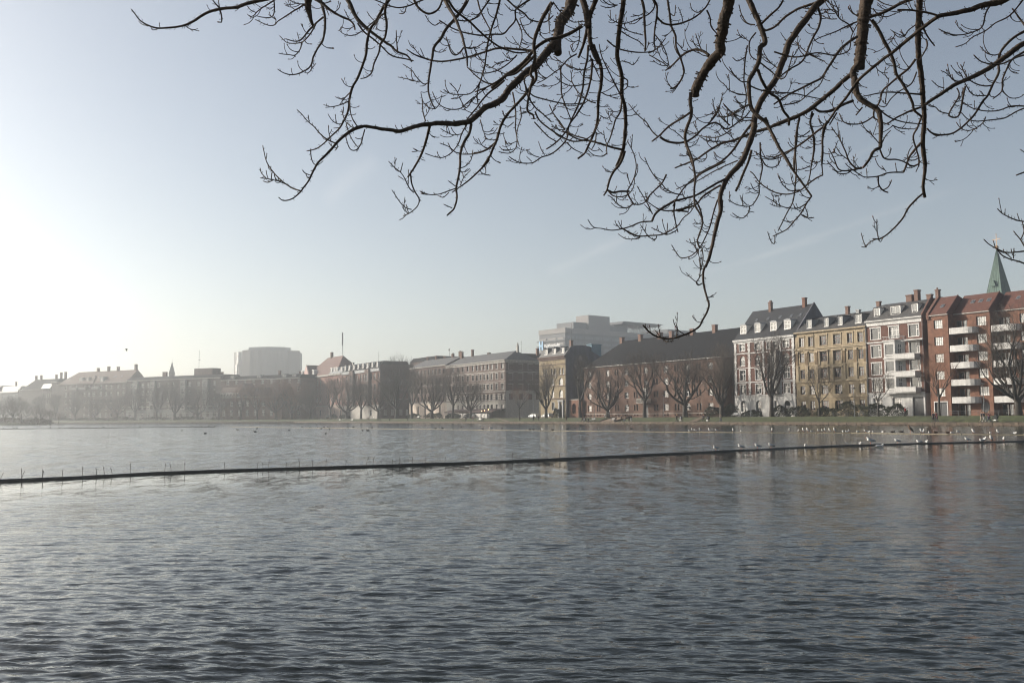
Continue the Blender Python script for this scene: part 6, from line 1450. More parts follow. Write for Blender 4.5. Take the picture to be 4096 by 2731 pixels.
def tube_branch(mb, w0, w1, P, extra=True, knob=.10):
    px0, py0 = P[0]; free = py0 <= 4 or px0 >= 4088
    d0 = nearest(px0, py0, 16 if not free else 1)
    if d0 is None: d0 = field(px0, py0)+rngB.uniform(-1.0, 1.0)
    S2 = catmull(P, 6.0 if w0 > 6 else 5.0); n = len(S2); L = n*6.0; drift = rngB.uniform(-.6, .6)*L/500
    W = []; RD = []
    for i, (x, y) in enumerate(S2):
        t = i/max(1, n-1); d = d0+drift*t; wv = (w0+(w1-w0)*t)
        j = .5*w0*.08; xx = x+j*mnoise.noise(Vector((x*.03, y*.03, 1.7)))*2; yy = y+j*mnoise.noise(Vector((x*.03, y*.03, 9.2)))*2
        PLACED.append((x, y, d)); W.append(to_world(xx, yy, d)-TRUNK)
        RD.append(max(.5*wv*d/F, .0022)*(1+knob*1.6*mnoise.noise(Vector((x*.11, y*.11, d0*3)))))
    ns = 10 if w0 > 20 else (7 if w0 > 8 else 5)
    if free:        # carry the limb on to the scaffold outside the picture
        a = W[0]+TRUNK; b = scaf_pt(a); c = (W[0]-W[min(3, n-1)]).normalized()
        ext = catmull([tuple(b), tuple(a.lerp(b, .5)+c*.12), tuple(a+c*.06), tuple(a)], .08)[:-1]
        r0 = RD[0]; W = [Vector(q)-TRUNK for q in ext]+W; RD = [r0*(1+.8*(1-i/len(ext))) for i in range(len(ext))]+RD
    mb.tube(W, RD, ns, jit=.05 if w0 > 8 else .04, rng=rngB)
    return S2, d0, drift
TW = MB(); BUD = MB()
def bud(px, py, qx, qy, d, w):
    a = to_world(px, py, d)-TRUNK; b = to_world(qx, qy, d)-TRUNK; dr = (a-b).normalized(); r = w*.5*d/F
    BUD.tube([a-dr*r*1.0, a+dr*r*.8, a+dr*r*2.6, a+dr*r*4.6], [r*.9, r*1.55, r*1.5, r*.25], 5)
def twig(px, py, d, ang, L, w, curl, sub=True):
    """slender upturned shoot starting at (px, py): pixel units at distance d"""
    P = [(px, py)]; a = ang; n = 6
    for i in range(n): a += curl/n + rngB.gauss(0, .06); P.append((P[-1][0]+math.cos(a)*L/n, P[-1][1]+math.sin(a)*L/n))
    S2 = catmull(P, 7.0); W = [to_world(x, y, d)-TRUNK for x, y in S2]; m = len(S2)
    TW.tube(W, [max(.5*(w*(1-.35*i/m))*d/F, .0018)*(1+.12*math.sin(i*2.1)) for i in range(m)], 5, jit=.06, rng=rngB)
    if rngB.random() < .85: bud(*S2[-1], *S2[-2], d, w*.8)
    if sub and L > 34:
        for k in range(rngB.randint(0, 2)):
            i = rngB.randint(m//3, m-2); s_ = rngB.choice((-1, 1)); twig(*S2[i], d, math.atan2(S2[i+1][1]-S2[i][1], S2[i+1][0]-S2[i][0])+s_*rngB.uniform(.5, 1.0), L*rngB.uniform(.2, .4), w*.8, -s_*.5, False)
def spurs(S2, d0, drift, w0, w1, dens):
    n = len(S2)
    for i in range(2, n-2):
        x, y = S2[i]; t = i/n; d = d0+drift*t; w = w0+(w1-w0)*t
        if y < 0 or x > 4150: continue
        ang = math.atan2(S2[i+1][1]-S2[i-1][1], S2[i+1][0]-S2[i-1][0])
        if rngB.random() < .34*dens:      # short spur / leaf-scar stub
            s_ = rngB.choice((-1, 1)); a = ang+s_*rngB.uniform(.7, 1.4); L = rngB.uniform(4, 9)+w*.6
            W = [to_world(x+math.cos(a)*L*k, y+math.sin(a)*L*k, d)-TRUNK for k in (0, .5, 1)]; r = max(2.0, w*.16)*.5*d/F
            TW.tube(W, [r*1.5, r, r*1.1], 4)
        if w < 15 and rngB.random() < .065*dens:
            s_ = rngB.choice((-1, 1)); a = ang+s_*rngB.uniform(.5, 1.1); L = rngB.uniform(18, 60)
            up = -math.pi/2; df = (up-a+math.pi) % (2*math.pi)-math.pi; twig(x, y, d, a, L, rngB.uniform(3.0, 4.2), max(-1.3, min(1.3, df*.8)))
allp = []
for (w0, w1, P) in thick:
    mb = MB(); S2, d0, dr = tube_branch(mb, w0*1.06, w1*1.1, P); allp.append((S2, d0, dr, w0, w1))
    mb.build('branch', M_BRANCH, chest, True)
for (w0, w1, P) in thin:
    S2, d0, dr = tube_branch(TW, w0*1.2, max(w1*1.05, 2.9), P); allp.append((S2, d0, dr, w0, w1)); bud(*S2[-1], *S2[-2], d0+dr, max(2.2, w1*.8))
for (S2, d0, dr, w0, w1) in allp: spurs(S2, d0, dr, w0, w1, 1.0)
# a second, finer layer of shoots among the dense right half
for i in range(150):
    S2, d0, dr, w0, w1 = rngB.choice([a for a in allp if a[0][0][0] > 2300 and a[3] < 14]); i = rngB.randint(1, len(S2)-2); x, y = S2[i]
    if y > 20 and y < 520: twig(x, y, d0, rngB.uniform(2.0, 4.0), rngB.uniform(40, 120), 3.9, rngB.choice((.9, 1.2)))
o = TW.build('twigs', M_BRANCH, chest, True); o['kind'] = 'stuff'
o = BUD.build('buds', M_BUD, chest, True); o['kind'] = 'stuff'
mb = MB(); mb.tube([(0, 0, .1), (0, 0, 1.2), (.05, .05, 2.6), (0, 0, 3.9)], [.62, .45, .4, .32], 12, jit=.04, rng=rngB); mb.build('trunk', M_BRANCH, chest, True)
for L in (SCAF, SCAF2):
    mb = MB(); q = catmull([tuple(p-TRUNK) for p in L], .2); mb.tube(q, [.24-.215*i/len(q) for i in range(len(q))], 9, jit=.05, rng=rngB); mb.build('branch', M_BRANCH, chest, True)
print('twig faces', len(TW.f), 'thick', len(thick), 'thin', len(thin))
# ---------------- floating booms ----------------
M_BOOM = mat('wet_black_pipe', (.018, .016, .013), .55, .4, 3, .5, 14, col2=(.035, .03, .022)); M_WIRE = mat('rusty_wire', (.03, .024, .018), .7)
bm = empty('floating_boom', 'long dark floating pipe boom crossing the whole lake, with short wire spikes sticking up', 'boom', (0, 0, 0))
q = catmull([tuple(p) for p in BOOM], 1.0); rg = random.Random(9); mb = MB()
mb.tube([(x, y, .012+.01*mnoise.noise(Vector((x*.5, y*.5, 0)))) for x, y, z in q], [.070*(1+.08*rg.uniform(-1, 1)) for _ in q], 9, jit=.04, rng=rg); mb.build('pipe', M_BOOM, bm, True)
mb = MB()
for i in range(0, len(q)-1, 3):
    if rg.random() < .5: continue
    x, y, z = q[i]; mb.ell((x, y, .03), .075, .075, .06, 6, 4)
mb.build('clamps', M_BOOM, bm)
spx = [15, 68, 100, 139, 179, 253, 323, 387, 425, 459, 530, 669, 700, 760, 903, 1027, 1057, 1086, 1144, 1192, 1245, 1309, 1371, 1454, 1503, 1561, 1595, 1650, 1704, 1790, 2040, 2230, 2820, 3143, 3329, 3344, 3414, 3430, 3516]
def boom_at(px):
    best = None
    for i in range(len(q)-1):
        for t in (0, .25, .5, .75):
            x = q[i][0]+(q[i+1][0]-q[i][0])*t; y = q[i][1]+(q[i+1][1]-q[i][1])*t
            if y < 5: continue
            r = ray(px, 1800); e = abs(x/y - r.x/r.y)
            if best is None or e < best[0]: best = (e, x, y)
    return Vector((best[1], best[2], 0))
for px in spx:
    p = boom_at(px); h = rg.uniform(.2, .34); dx = rg.gauss(0, .05); mb = MB(); mb.tube([(p.x, p.y, .04), (p.x+dx*.4, p.y, .06+h*.5), (p.x+dx, p.y, .06+h)], .008 if px < 2000 else .010, 4); mb.tube([(p.x+dx*.6-.02, p.y, .1+h*.6), (p.x+dx*.6+.03, p.y, .1+h*.62)], .006, 3); mb.build('spike', M_WIRE, bm)
FAR1 = [on_water(x, y) for x, y in ((920, 1707), (1300, 1712), (1900, 1719.5), (2700, 1728.5), (3400, 1733), (4096, 1740))] + [Vector((75, 68, 0))]
FAR2 = [Vector((-200, 190, 0))] + [on_water(x, y) for x, y in ((0, 1716), (580, 1710), (860, 1708))]
M_BOOM2 = mat('weathered_float_line', (.12, .105, .07), .8, .5, .6, col2=(.26, .22, .14)); M_BOOM3 = mat('dark_float_line', (.04, .035, .03), .8)
mb = MB(); qf = catmull([tuple(p) for p in FAR1], 2.0); mb.tube([(x, y, .02) for x, y, z in qf], .055, 6)
for i in range(len(qf)-1):
    x, y, z = qf[i]; mb.ell((x, y, .04), .1, .1, .08, 6, 4)
tag(mb.build('float_line', M_BOOM2), 'thin yellowish float line far out on the lake, lined with gulls on its right part', 'boom')
mb = MB(); qg = catmull([tuple(p) for p in FAR2], 3.0); mb.tube([(x, y, .03) for x, y, z in qg], .10, 6); tag(mb.build('float_line', M_BOOM3), 'thin dark float line far out on the left part of the lake', 'boom')

# ---------------- birds ----------------
M_GW = mat('gull_white', (.72, .70, .66), .8, .05, 10); M_GG = mat('gull_grey', (.30, .31, .33), .8, .1, 10); M_BILL = mat('bill', (.35, .1, .04), .5); M_DUCK = mat('coot_black', (.018, .017, .016), .7); M_BRN = mat('brown_feathers', (.10, .06, .035), .85, .3, 12)
def gull_parts(kind):
    """body axis along +x (head), standing or sitting on z=0"""
    L = {'stand': .10, 'sit': 0.0, 'up': .12}[kind]; tilt = {'stand': .25, 'sit': .05, 'up': .9}[kind]
    rot = Matrix.Rotation(-tilt, 3, 'Y'); b = MB(); c = Vector((0, 0, L+.085 if kind != 'up' else L+.13))
    b.ell(c, .165, .075, .078, 12, 8, rot)
    hc = c+rot @ Vector((.135, 0, .03))+Vector((.015, 0, .05)); b.tube([c+rot @ Vector((.08, 0, .02)), hc], [.055, .042], 8); b.ell(hc, .046, .038, .04, 8, 6)
    w = MB()
    for s_ in (-1, 1): w.ell(c+rot @ Vector((-.05, s_*.052, .022)), .17, .03, .058, 10, 6, rot)
    t = MB(); p = c+rot @ Vector((-.14, 0, .01)); e = c+rot @ Vector((-.27, 0, .0)); t.tube([p, e], [.035, .018], 5)
    bl = MB(); bl.tube([hc+Vector((.035, 0, -.004)), hc+Vector((.085, 0, -.016))], [.011, .004], 5)
    lg = MB()
    if L > 0:
        for s_ in (-1, 1): lg.tube([(c.x-.01, s_*.025, c.z-.06), (c.x, s_*.025, 0)], .006, 4); lg.box(c.x-.01, c.x+.045, s_*.025-.015, s_*.025+.015, -.002, .006)
    return [('body', b, 0), ('wings', w, 1), ('tail', t, 2), ('bill', bl, 3)]+([('legs', lg, 3)] if L > 0 else [])
BM = {}
def bird(name, label, cat, p, az, kind='stand', mats=None, sc=1.0, group=None):
    mats = mats or (M_GW, M_GG, M_DUCK, M_BILL); key = (kind, mats)
    if key not in BM: BM[key] = [(n, m.mesh(n, mats[i], True)) for n, m, i in gull_parts(kind)]
    o = empty(name, label, cat, p, az, group); o.scale = (sc, sc, sc)
    for n, me in BM[key]: put(n, me, o)
    return o
near = [(2860, 'stand', 3.6, 1.0, 'white gull preening alone, leftmost bird on the near boom'), (2961, 'stand', 3.3, 1.05, 'white gull facing left with grey wings, second bird from the left on the near boom'), (3030, 'stand', 3.3, 1.05, 'white gull third from the left on the near boom'), (3081, 'stand', 3.4, 1.05, 'white gull fourth from the left on the near boom, beside a wire spike'), (3225, 'sit', 4.4, 1.0, 'round sleeping white gull alone in the middle of the right half of the near boom'),
        (3438, 'sit', 4.6, 1.0, 'small round white gull just left of the large grey-backed gull on the near boom'), (3487, 'stand', 3.2, 1.55, 'large grey-backed gull, the biggest bird on the near boom'), (3589, 'stand', 3.1, 1.1, 'white gull alone right of the large grey-backed gull'), (3683, 'sit', 2.9, 1.1, 'left one of two gulls sitting close together below the red house'), (3713, 'sit', 4.6, 1.05, 'right one of two gulls sitting close together below the red house'),
        (3876, 'stand', 3.0, 1.05, 'white gull leftmost of the last group of five on the near boom'), (3934, 'sit', 3.2, 1.1, 'second of the last group of five gulls on the near boom'), (3947, 'stand', 4.7, 1.1, 'third of the last group of five gulls on the near boom'), (3971, 'up', 3.5, 1.1, 'upright white gull, fourth of the last group of five on the near boom'), (4012, 'stand', 4.4, 1.1, 'white gull at the right end of the near boom')]
for px, kd, az, sc, lb in near: p = boom_at(px); p.z = .07; bird('gull', lb, 'gull', p, az, kd, None, sc*.85)
p = on_water(3520, 1788.5); bird('gull', 'white gull swimming in front of the near boom', 'gull', p+Vector((0, 0, -.03)), -.2, 'sit', None, 1.1)
def far_at(px, line=None):
    line = line or qf; best = None
    for x, y, z in line:
        r = ray(px, 1700); e = abs(x/y-r.x/r.y)
        if best is None or e < best[0]: best = (e, x, y)
    return Vector((best[1], best[2], 0))
qf = catmull([tuple(p) for p in FAR1], .25); rg = random.Random(3)
g2 = [2754, 2765, 2781, 2796, 2837, 2861, 2938, 2959, 3082, 3155, 3192, 3209, 3226, 3248, 3269, 3286, 3303, 3319, 3341, 3376, 3389, 3402, 3424, 3457, 3477, 3496, 3528, 3682, 3699, 3714, 3813, 3835, 3887, 3958, 3992, 4058]
for i, px in enumerate(g2):
    p = far_at(px); p.z = .1; p.x += rg.uniform(-.1, .1)
    last = {0: 'leftmost gull of the row perched on the far float line', 35: 'upright gull at the right end of the far float line', 34: 'gull second from the right end of the far float line', 33: 'gull third from the right end of the far float line'}
    bird('gull', last.get(i, '%s gull from the left in the row on the far float line' % ORD[i]), 'gull', p, rg.uniform(2.2, 5), rg.choice(('stand', 'sit', 'up')), None, rg.uniform(.9, 1.1), 'gulls perched on the far float line')
p = far_at(3642); p.z = .1; bird('cormorant', 'tall upright cormorant with a pale front standing on the far float line', 'cormorant', p, 2.8, 'up', (M_BRN, M_DUCK, M_DUCK, M_BILL), 1.7)
for px, lb in ((3744, 'small round brown duck on the far float line, the left one of two'), (3791, 'larger brown duck on the far float line, the right one of two')): p = far_at(px); p.z = .08; bird('duck', lb, 'duck', p, 3.6, 'sit', (M_BRN, M_BRN, M_DUCK, M_BILL), 1.25)
def goose(label, px, py):
    p = on_water(px, py); o = empty('goose', label, 'goose', p, 0.0); o.scale = (.68,)*3
    b = MB(); b.ell((0, 0, .10), .36, .14, .13, 12, 8); b.tube([(.25, 0, .14), (.36, 0, .3), (.37, 0, .44)], [.08, .045, .04], 7); b.ell((.40, 0, .47), .07, .04, .045, 8, 6); b.build('body', M_DUCK, o, True)
    t = MB(); t.tube([(-.3, 0, .12), (-.5, 0, .15)], [.07, .02], 5); t.build('tail', M_DUCK, o); w_ = MB(); w_.ell((-.05, .1, .15), .28, .04, .08); w_.ell((-.05, -.1, .15), .28, .04, .08); w_.build('wings', M_BRN, o, True); bl = MB(); bl.tube([(.45, 0, .47), (.53, 0, .455)], [.02, .008], 5); bl.build('bill', M_BILL, o)
goose('dark long-necked goose swimming beyond the far float line, the left one of two', 3571, 1729); goose('dark long-necked goose swimming beyond the far float line, the right one of two', 3606, 1728.5)
dk = [(14, 1713), (55, 1712), (68, 1712), (201, 1711), (237, 1711), (277, 1710), (288, 1710), (350, 1709), (415, 1709), (509, 1709), (560, 1708), (770, 1704), (806, 1706), (835, 1705), (860, 1706), (895, 1705), (728, 1723), (820, 1735), (949, 1720), (1028, 1715), (1020, 1728), (1158, 1722), (1208, 1709), (1240, 1710), (1271, 1709), (1296, 1709), (1311, 1710), (1320, 1708), (1392, 1709), (1413, 1709), (1318, 1718), (1303, 1736), (1285, 1715), (1488, 1711), (1512, 1710), (1540, 1711), (1470, 1723), (1450, 1723), (1632, 1706), (1649, 1705), (1742, 1715), (1769, 1713), (1845, 1708), (1930, 1716), (1963, 1714), (2008, 1714), (2119, 1719), (2133, 1719), (2169, 1719), (2210, 1721), (2270, 1717), (2300, 1714), (2393, 1716), (2525, 1716), (2600, 1719)]
for i, (px, py) in enumerate(dk):
    wh = i in (26, 44, 48); bird('gull' if wh else 'coot', 'tiny white gull afloat on the far water among the dark coots' if wh else 'tiny dark coot or duck afloat on the far water', 'gull' if wh else 'coot', on_water(px, py)+Vector((0, 0, -.02)), rg.uniform(0, 6.3), 'sit', None if wh else (M_DUCK, M_DUCK, M_DUCK, M_BILL), 1.35 if wh else 1.15, 'white gulls afloat far out' if wh else 'dark waterbirds afloat far out')
def flyer(label, px, py, Y, m, rz, bank):
    r = ray(px, py); p = r*(Y/r.y)+Vector((0, 0, EYE)); o = empty('flying_bird', label, 'bird', p, rz); o.scale = (.5,)*3; b = MB(); b.ell((0, 0, 0), .24, .07, .07, 10, 6); b.build('body', m, o, True)
    for s_ in (-1, 1):
        w_ = MB(); w_.add([(.1, 0, 0), (-.1, 0, 0), (-.12, s_*.3, .2*bank), (.1, s_*.32, .2*bank), (-.18, s_*.75, .08*bank), (.1, 0, .015), (-.1, 0, .015), (-.12, s_*.3, .2*bank+.015), (.1, s_*.32, .2*bank+.015), (-.18, s_*.75, .08*bank+.012)], [(0, 1, 2, 3), (3, 2, 4), (5, 8, 7, 6), (8, 9, 7), (0, 3, 8, 5), (3, 4, 9, 8), (1, 6, 7, 2), (2, 7, 9, 4)]); w_.build('wing', m, o)
flyer('pale gull gliding in the white sky, the left one of two flying birds', 293, 1393, 110, M_GG, 1.9, 1.2); flyer('dark bird flying with raised wings in the white sky, right of the pale gull', 506, 1402, 110, M_DUCK, .8, 2.2); flyer('tiny dark bird flying in front of the far tower', 1071, 1507, 160, M_DUCK, 1.4, 1.5)

# ---------------- people ----------------
M_SKIN = mat('skin', (.42, .25, .18), .7); M_HAIR = mat('dark_hair', (.03, .02, .015), .8); M_HAIRB = mat('fair_hair', (.30, .19, .09), .8)
CL = {n: mat('cloth_'+n, c, .9, .15, 6) for n, c in dict(black=(.018, .018, .02), navy=(.018, .024, .04), red=(.28, .025, .025), maroon=(.12, .022, .03), beige=(.36, .30, .23), grey=(.11, .11, .11), jeans=(.035, .05, .085), white=(.55, .54, .52), green=(.04, .05, .03), brown=(.09, .055, .035)).items()}
def skin_mesh(name, nodes, edges, mats, sub=1):
    me = bpy.data.meshes.new(name); me.from_pydata([n[0] for n in nodes], edges, []); o = bpy.data.objects.new(name, me); COL.objects.link(o)
    sk = o.modifiers.new('s', 'SKIN'); sv = me.skin_vertices[0].data
    for i, n in enumerate(nodes): r = n[1]; sv[i].radius = (r, r) if isinstance(r, float) else r
    sv[0].use_root = True; sb = o.modifiers.new('b', 'SUBSURF'); sb.levels = sub; sb.render_levels = sub
    dg = bpy.context.evaluated_depsgraph_get(); m2 = bpy.data.meshes.new_from_object(o.evaluated_get(dg)); bpy.data.objects.remove(o)
    m2.name = name; m2.materials.clear(); m2.materials.append(mats); m2.polygons.foreach_set('use_smooth', [True]*len(m2.polygons)); return m2
def pose(kind):
    """joints in metres; facing +x, left side +y"""
    hp = .92
    if kind == 'walk': L = dict(hip=(0, 0, hp), kl=(.18, .09, .5), al=(.20, .09, .08), kr=(.0, -.09, .48), ar=(-.30, -.09, .13), el=(-.12, .24, 1.12), hl=(-.12, .25, .86), er=(.04, -.24, 1.12), hr=(.22, -.24, .90))
    elif kind == 'stand': L = dict(hip=(0, 0, hp), kl=(.02, .1, .5), al=(0, .11, .08), kr=(.03, -.1, .5), ar=(.02, -.11, .08), el=(.0, .25, 1.12), hl=(.12, .2, .92), er=(.0, -.25, 1.12), hr=(.1, -.22, .9))
    elif kind == 'push': L = dict(hip=(0, 0, hp), kl=(.2, .09, .5), al=(.16, .09, .08), kr=(-.02, -.09, .48), ar=(-.32, -.09, .14), el=(.12, .24, 1.12), hl=(.42, .2, 1.04), er=(.12, -.24, 1.12), hr=(.42, -.2, 1.04))
    else: L = dict(hip=(0, 0, .52), kl=(.42, .1, .55), al=(.5, .1, .08), kr=(.42, -.1, .53), ar=(.62, -.12, .08), el=(.08, .25, .75), hl=(.32, .12, .68), er=(.08, -.25, .75), hr=(.32, -.1, .68))
    h = Vector(L['hip']); ln = {'walk': .06, 'push': .12, 'sit': -.08, 'stand': .02}[kind]; L['waist'] = h+Vector((ln*.3, 0, .18)); L['chest'] = h+Vector((ln*.8, 0, .40)); L['neck'] = h+Vector((ln, 0, .58)); L['head0'] = h+Vector((ln+.02, 0, .66)); L['head1'] = h+Vector((ln+.03, 0, .80)); return L
PC = {}
def person_meshes(kind, coat, leg, hair, long_):
    key = (kind, coat, leg, hair, long_)
    if key in PC: return PC[key]
    L = pose(kind); V = lambda k: tuple(L[k]); ft = lambda k: (L[k][0]+.16, L[k][1], .035)
    n = [(V('hip'), (.13, .10)), (V('waist'), (.12, .09)), (V('chest'), (.15, .10)), (V('neck'), .055), (V('head0'), (.075, .07)), (V('head1'), (.085, .08)),
         ((L['hip'][0], .09, L['hip'][2]-.04), .085), (V('kl'), .058), (V('al'), .038), (ft('al'), .032), ((L['hip'][0], -.09, L['hip'][2]-.04), .085), (V('kr'), .058), (V('ar'), .038), (ft('ar'), .032),
         ((L['chest'][0], .19, L['chest'][2]+.08), .055), (V('el'), .042), (V('hl'), .03), ((L['chest'][0], -.19, L['chest'][2]+.08), .055), (V('er'), .042), (V('hr'), .03)]
    for s_ in ('hl', 'hr'): x, y, z = L[s_]; n.append(((x+.05, y, z-.06), .022))
    e = [(0, 1), (1, 2), (2, 3), (3, 4), (4, 5), (0, 6), (6, 7), (7, 8), (8, 9), (0, 10), (10, 11), (11, 12), (12, 13), (2, 14), (14, 15), (15, 16), (2, 17), (17, 18), (18, 19), (16, 20), (19, 21)]
    body = skin_mesh('body', n, e, M_SKIN)
    k = 1.22; cn = [(V('hip'), (.16, .13)), (V('waist'), (.145, .12)), (V('chest'), (.18, .135)), (tuple(Vector(L['neck'])+Vector((0, 0, -.02))), .085)] + [((n[i][0]), r) for i, r in ((14, .075), (15, .062), (16, .05), (17, .075), (18, .062), (19, .05))]
    ce = [(0, 1), (1, 2), (2, 3), (2, 4), (4, 5), (5, 6), (2, 7), (7, 8), (8, 9)]
    if long_: cn.append(((L['hip'][0]+(.2 if kind == 'sit' else -.0), 0, L['hip'][2]-(.08 if kind == 'sit' else .34)), (.20, .17))); ce.append((0, 10))
    cm = skin_mesh('coat', cn, ce, CL[coat])
    tn = [(V('hip'), (.145, .12)), (n[6][0], .10), (V('kl'), .072), (V('al'), .055), (n[10][0], .10), (V('kr'), .072), (V('ar'), .055)]
    tm = skin_mesh('trousers', tn, [(0, 1), (1, 2), (2, 3), (0, 4), (4, 5), (5, 6)], CL[leg])
    sn = MB()
    for s_ in ('al', 'ar'): x, y, z = L[s_]; sn.ell((x+.07, y, max(.05, z-.03)), .14, .05, .05, 8, 6)
    hm = MB(); hx, hy, hz_ = L['head1']; hm.ell((hx-.015, hy, hz_+.02), .10, .09, .10, 10, 8)
    fm = MB(); fm.ell((hx+.09, hy, hz_-.03), .018, .012, .018, 6, 4)
    for s_ in (-1, 1): fm.ell((hx+.07, hy+s_*.03, hz_), .01, .01, .008, 5, 4)
    if long_: hm.ell((hx-.05, hy, hz_-.08), .06, .08, .12, 8, 6)
    r = [('body', body), ('coat', cm), ('trousers', tm), ('shoes', sn.mesh('shoes', CL['black'], True)), ('hair', hm.mesh('hair', hair, True)), ('face', fm.mesh('face', M_SKIN, True))]
    PC[key] = r; return r
def person(label, p, az, kind='walk', coat='black', leg='black', hair=None, long_=False, sc=1.0):
    o = empty('person', label, 'person', p, az); o.scale = (sc, sc, sc)
    for n_, me in person_meshes(kind, coat, leg, hair or M_HAIR, long_): put(n_, me, o)
    return o
def on_line(px, d, z, left=False):
    r = ray(px, 1680); u, n, D = (U2, N2, D2) if left else (U1, N1, D1); t = (D+d)/(r.x*n.x+r.y*n.y); return Vector((r.x*t, r.y*t, z))
PZ = .595; RI = RZ1; LE = RZ1+math.pi
person('person in navy coat walking, leftmost of three before the orange-twigged tree', on_line(3733, 1.6, PZ), LE, 'walk', 'navy', 'black', None, True)
person('person in black, middle of the three walking in front of the orange-twigged tree', on_line(3740, 2.3, PZ), LE, 'walk', 'black', 'black', M_HAIRB)
person('person in long maroon coat, rightmost of three before the orange-twigged tree', on_line(3748, 1.4, PZ), LE, 'walk', 'maroon', 'navy', M_HAIR, True)
person('person in grey jacket and pale trousers, left of the pair below the balconies', on_line(3926, 1.6, PZ), RI, 'walk', 'grey', 'beige')
person('person in black with white trousers, right one of the pair walking below the balconies', on_line(3936, 2.2, PZ), RI, 'walk', 'black', 'white')
person('person in a long dark coat pushing a pram at the right edge', on_line(3955, 1.8, PZ), RI, 'push', 'maroon', 'jeans', M_HAIRB, True)
person('person pushing a pram below the right end of the long brick building', on_line(2813, 2.0, PZ), RI, 'push', 'navy', 'black')
person('person in a dark jacket pushing a pram below the broad bare tree', on_line(2706, 2.0, PZ), RI, 'push', 'black', 'black', M_HAIRB)
person('person in a long beige coat walking right near the archway of the long brick building', on_line(2883, 2.0, PZ), RI, 'walk', 'beige', 'jeans', None, True)
person('person in red on the street by the hedge of the white and brick house', on_line(3623, 15.2, GZ), LE, 'walk', 'red', 'black')
person('cyclist in black upright behind the broad tree on the street', on_line(2745, 12.5, GZ+.28), LE, 'push', 'black', 'jeans', None, False)
person('person in a brown coat walking below the grey fire gable', on_line(2265, 2.0, PZ), LE, 'walk', 'brown', 'brown', M_HAIR, True)
person('person reclining on the bench left of the steps, left one of two', on_line(2331, 3.2, PZ), LE, 'sit', 'black', 'black'); person('person on the bench left of the steps, right one of two', on_line(2341, 3.2, PZ), LE, 'sit', 'grey', 'navy', M_HAIRB)
person('person in black sitting at the foot of the steps', on_line(2463, 3.4, PZ), LE, 'sit', 'black', 'black'); person('person standing in dark blue among the group right of the steps', on_line(2486, 2.0, PZ), RI+1, 'stand', 'navy', 'black', M_HAIRB)
person('person sitting in a pale top in the group right of the steps', on_line(2500, 3.2, PZ), LE, 'sit', 'beige', 'jeans', M_HAIRB); person('person standing in a black coat at the right side of the group by the steps', on_line(2516, 2.0, PZ), LE, 'stand', 'black', 'black'); person('second person in black standing rightmost of the group by the steps', on_line(2525, 2.3, PZ), LE, 'stand', 'navy', 'white')
person('child in a white top sitting at the top of the steps', on_line(2421, 8.8, GZ), LE, 'sit', 'white', 'grey', M_HAIR, False, .8)
person('person in dark clothes walking alone below the shaded side of the corner house', on_line(2079, 2.0, PZ), LE, 'walk', 'black', 'black', None, True)
person('person in a black jacket walking, left of the pair before the narrow yellow house', on_line(2134, 2.0, PZ), LE, 'walk', 'black', 'navy'); person('person in a dark jacket striding, right of the pair before the narrow yellow house', on_line(2154, 2.0, PZ), RI, 'walk', 'navy', 'black')
person('person in dark clothes walking before the cafe awning', on_line(1864, 2.0, PZ), LE, 'walk', 'black', 'black', M_HAIRB); person('person in a reddish top walking just left of the white bench by the cafe', on_line(1892, 2.2, PZ), RI, 'walk', 'maroon', 'grey', M_HAIRB); person('person sitting on the white bench by the cafe', on_line(1932, 3.4, PZ), LE, 'sit', 'black', 'black')
person('person in grey-green walking alone below the left end of the grey-roofed terrace', on_line(1631, 2.0, PZ), LE, 'walk', 'green', 'grey', None, True); person('person in dark clothes under the very tall bare tree', on_line(1558, 3.0, PZ), LE, 'walk', 'grey', 'black')
person('left person of a couple before the house with eight dormers', on_line(1512, 2.0, PZ), LE, 'walk', 'green', 'black', None, True); person('right person of a couple before the house with eight dormers', on_line(1520, 2.2, PZ), LE, 'walk', 'black', 'black'); person('person in brown walking left of the couple before the house with eight dormers', on_line(1472, 2.4, PZ), LE, 'walk', 'brown', 'brown')
person('hazy distant person in blue on the left shore', on_line(1106, 3, PZ, True), RZ2, 'walk', 'navy', 'grey')

# ---------------- prams, bicycles, benches, lamps, car ----------------
def ring(mb, c, r, t, n=20, axis='y'):
    P = [(c[0]+r*math.cos(2*math.pi*i/n), c[1], c[2]+r*math.sin(2*math.pi*i/n)) for i in range(n+1)]; mb.tube(P, t, 4, cap=False)
def pram(label, p, az, m):
    o = empty('pram', label, 'pram', p, az); b = MB(); b.prism([(.15, .55), (.95, .55), (1.0, .85), (.2, .85)], -.22, .22, 'y'); b.build('carrycot', m, o)
    h = MB(); h.prism([(.6+.42*math.cos(a), .85+.42*math.sin(a)) for a in [math.pi*i/10 for i in range(11)]][:7]+[(.6, .85)], -.24, .24, 'y'); h.build('hood', m, o)
    f = MB(); f.tube([(-.25, 0, 1.05), (.2, 0, .7), (.9, 0, .2)], .02, 5); f.tube([(.15, .2, .2), (.75, .2, .6)], .018, 5); f.tube([(.15, -.2, .2), (.75, -.2, .6)], .018, 5); f.tube([(-.25, -.2, 1.05), (-.25, .2, 1.05)], .018, 5); f.build('frame', M_LEAD, o)
    for x, y in ((.15, .24), (.15, -.24), (.9, .22), (.9, -.22)): w_ = MB(); ring(w_, (x, y, .16), .14, .025, 14); ring(w_, (x, y, .16), .05, .02, 8); w_.build('wheel', M_DUCK, o)
    k = MB(); k.box(.25, .8, -.2, .2, .25, .42); k.build('basket', CL['white'], o)
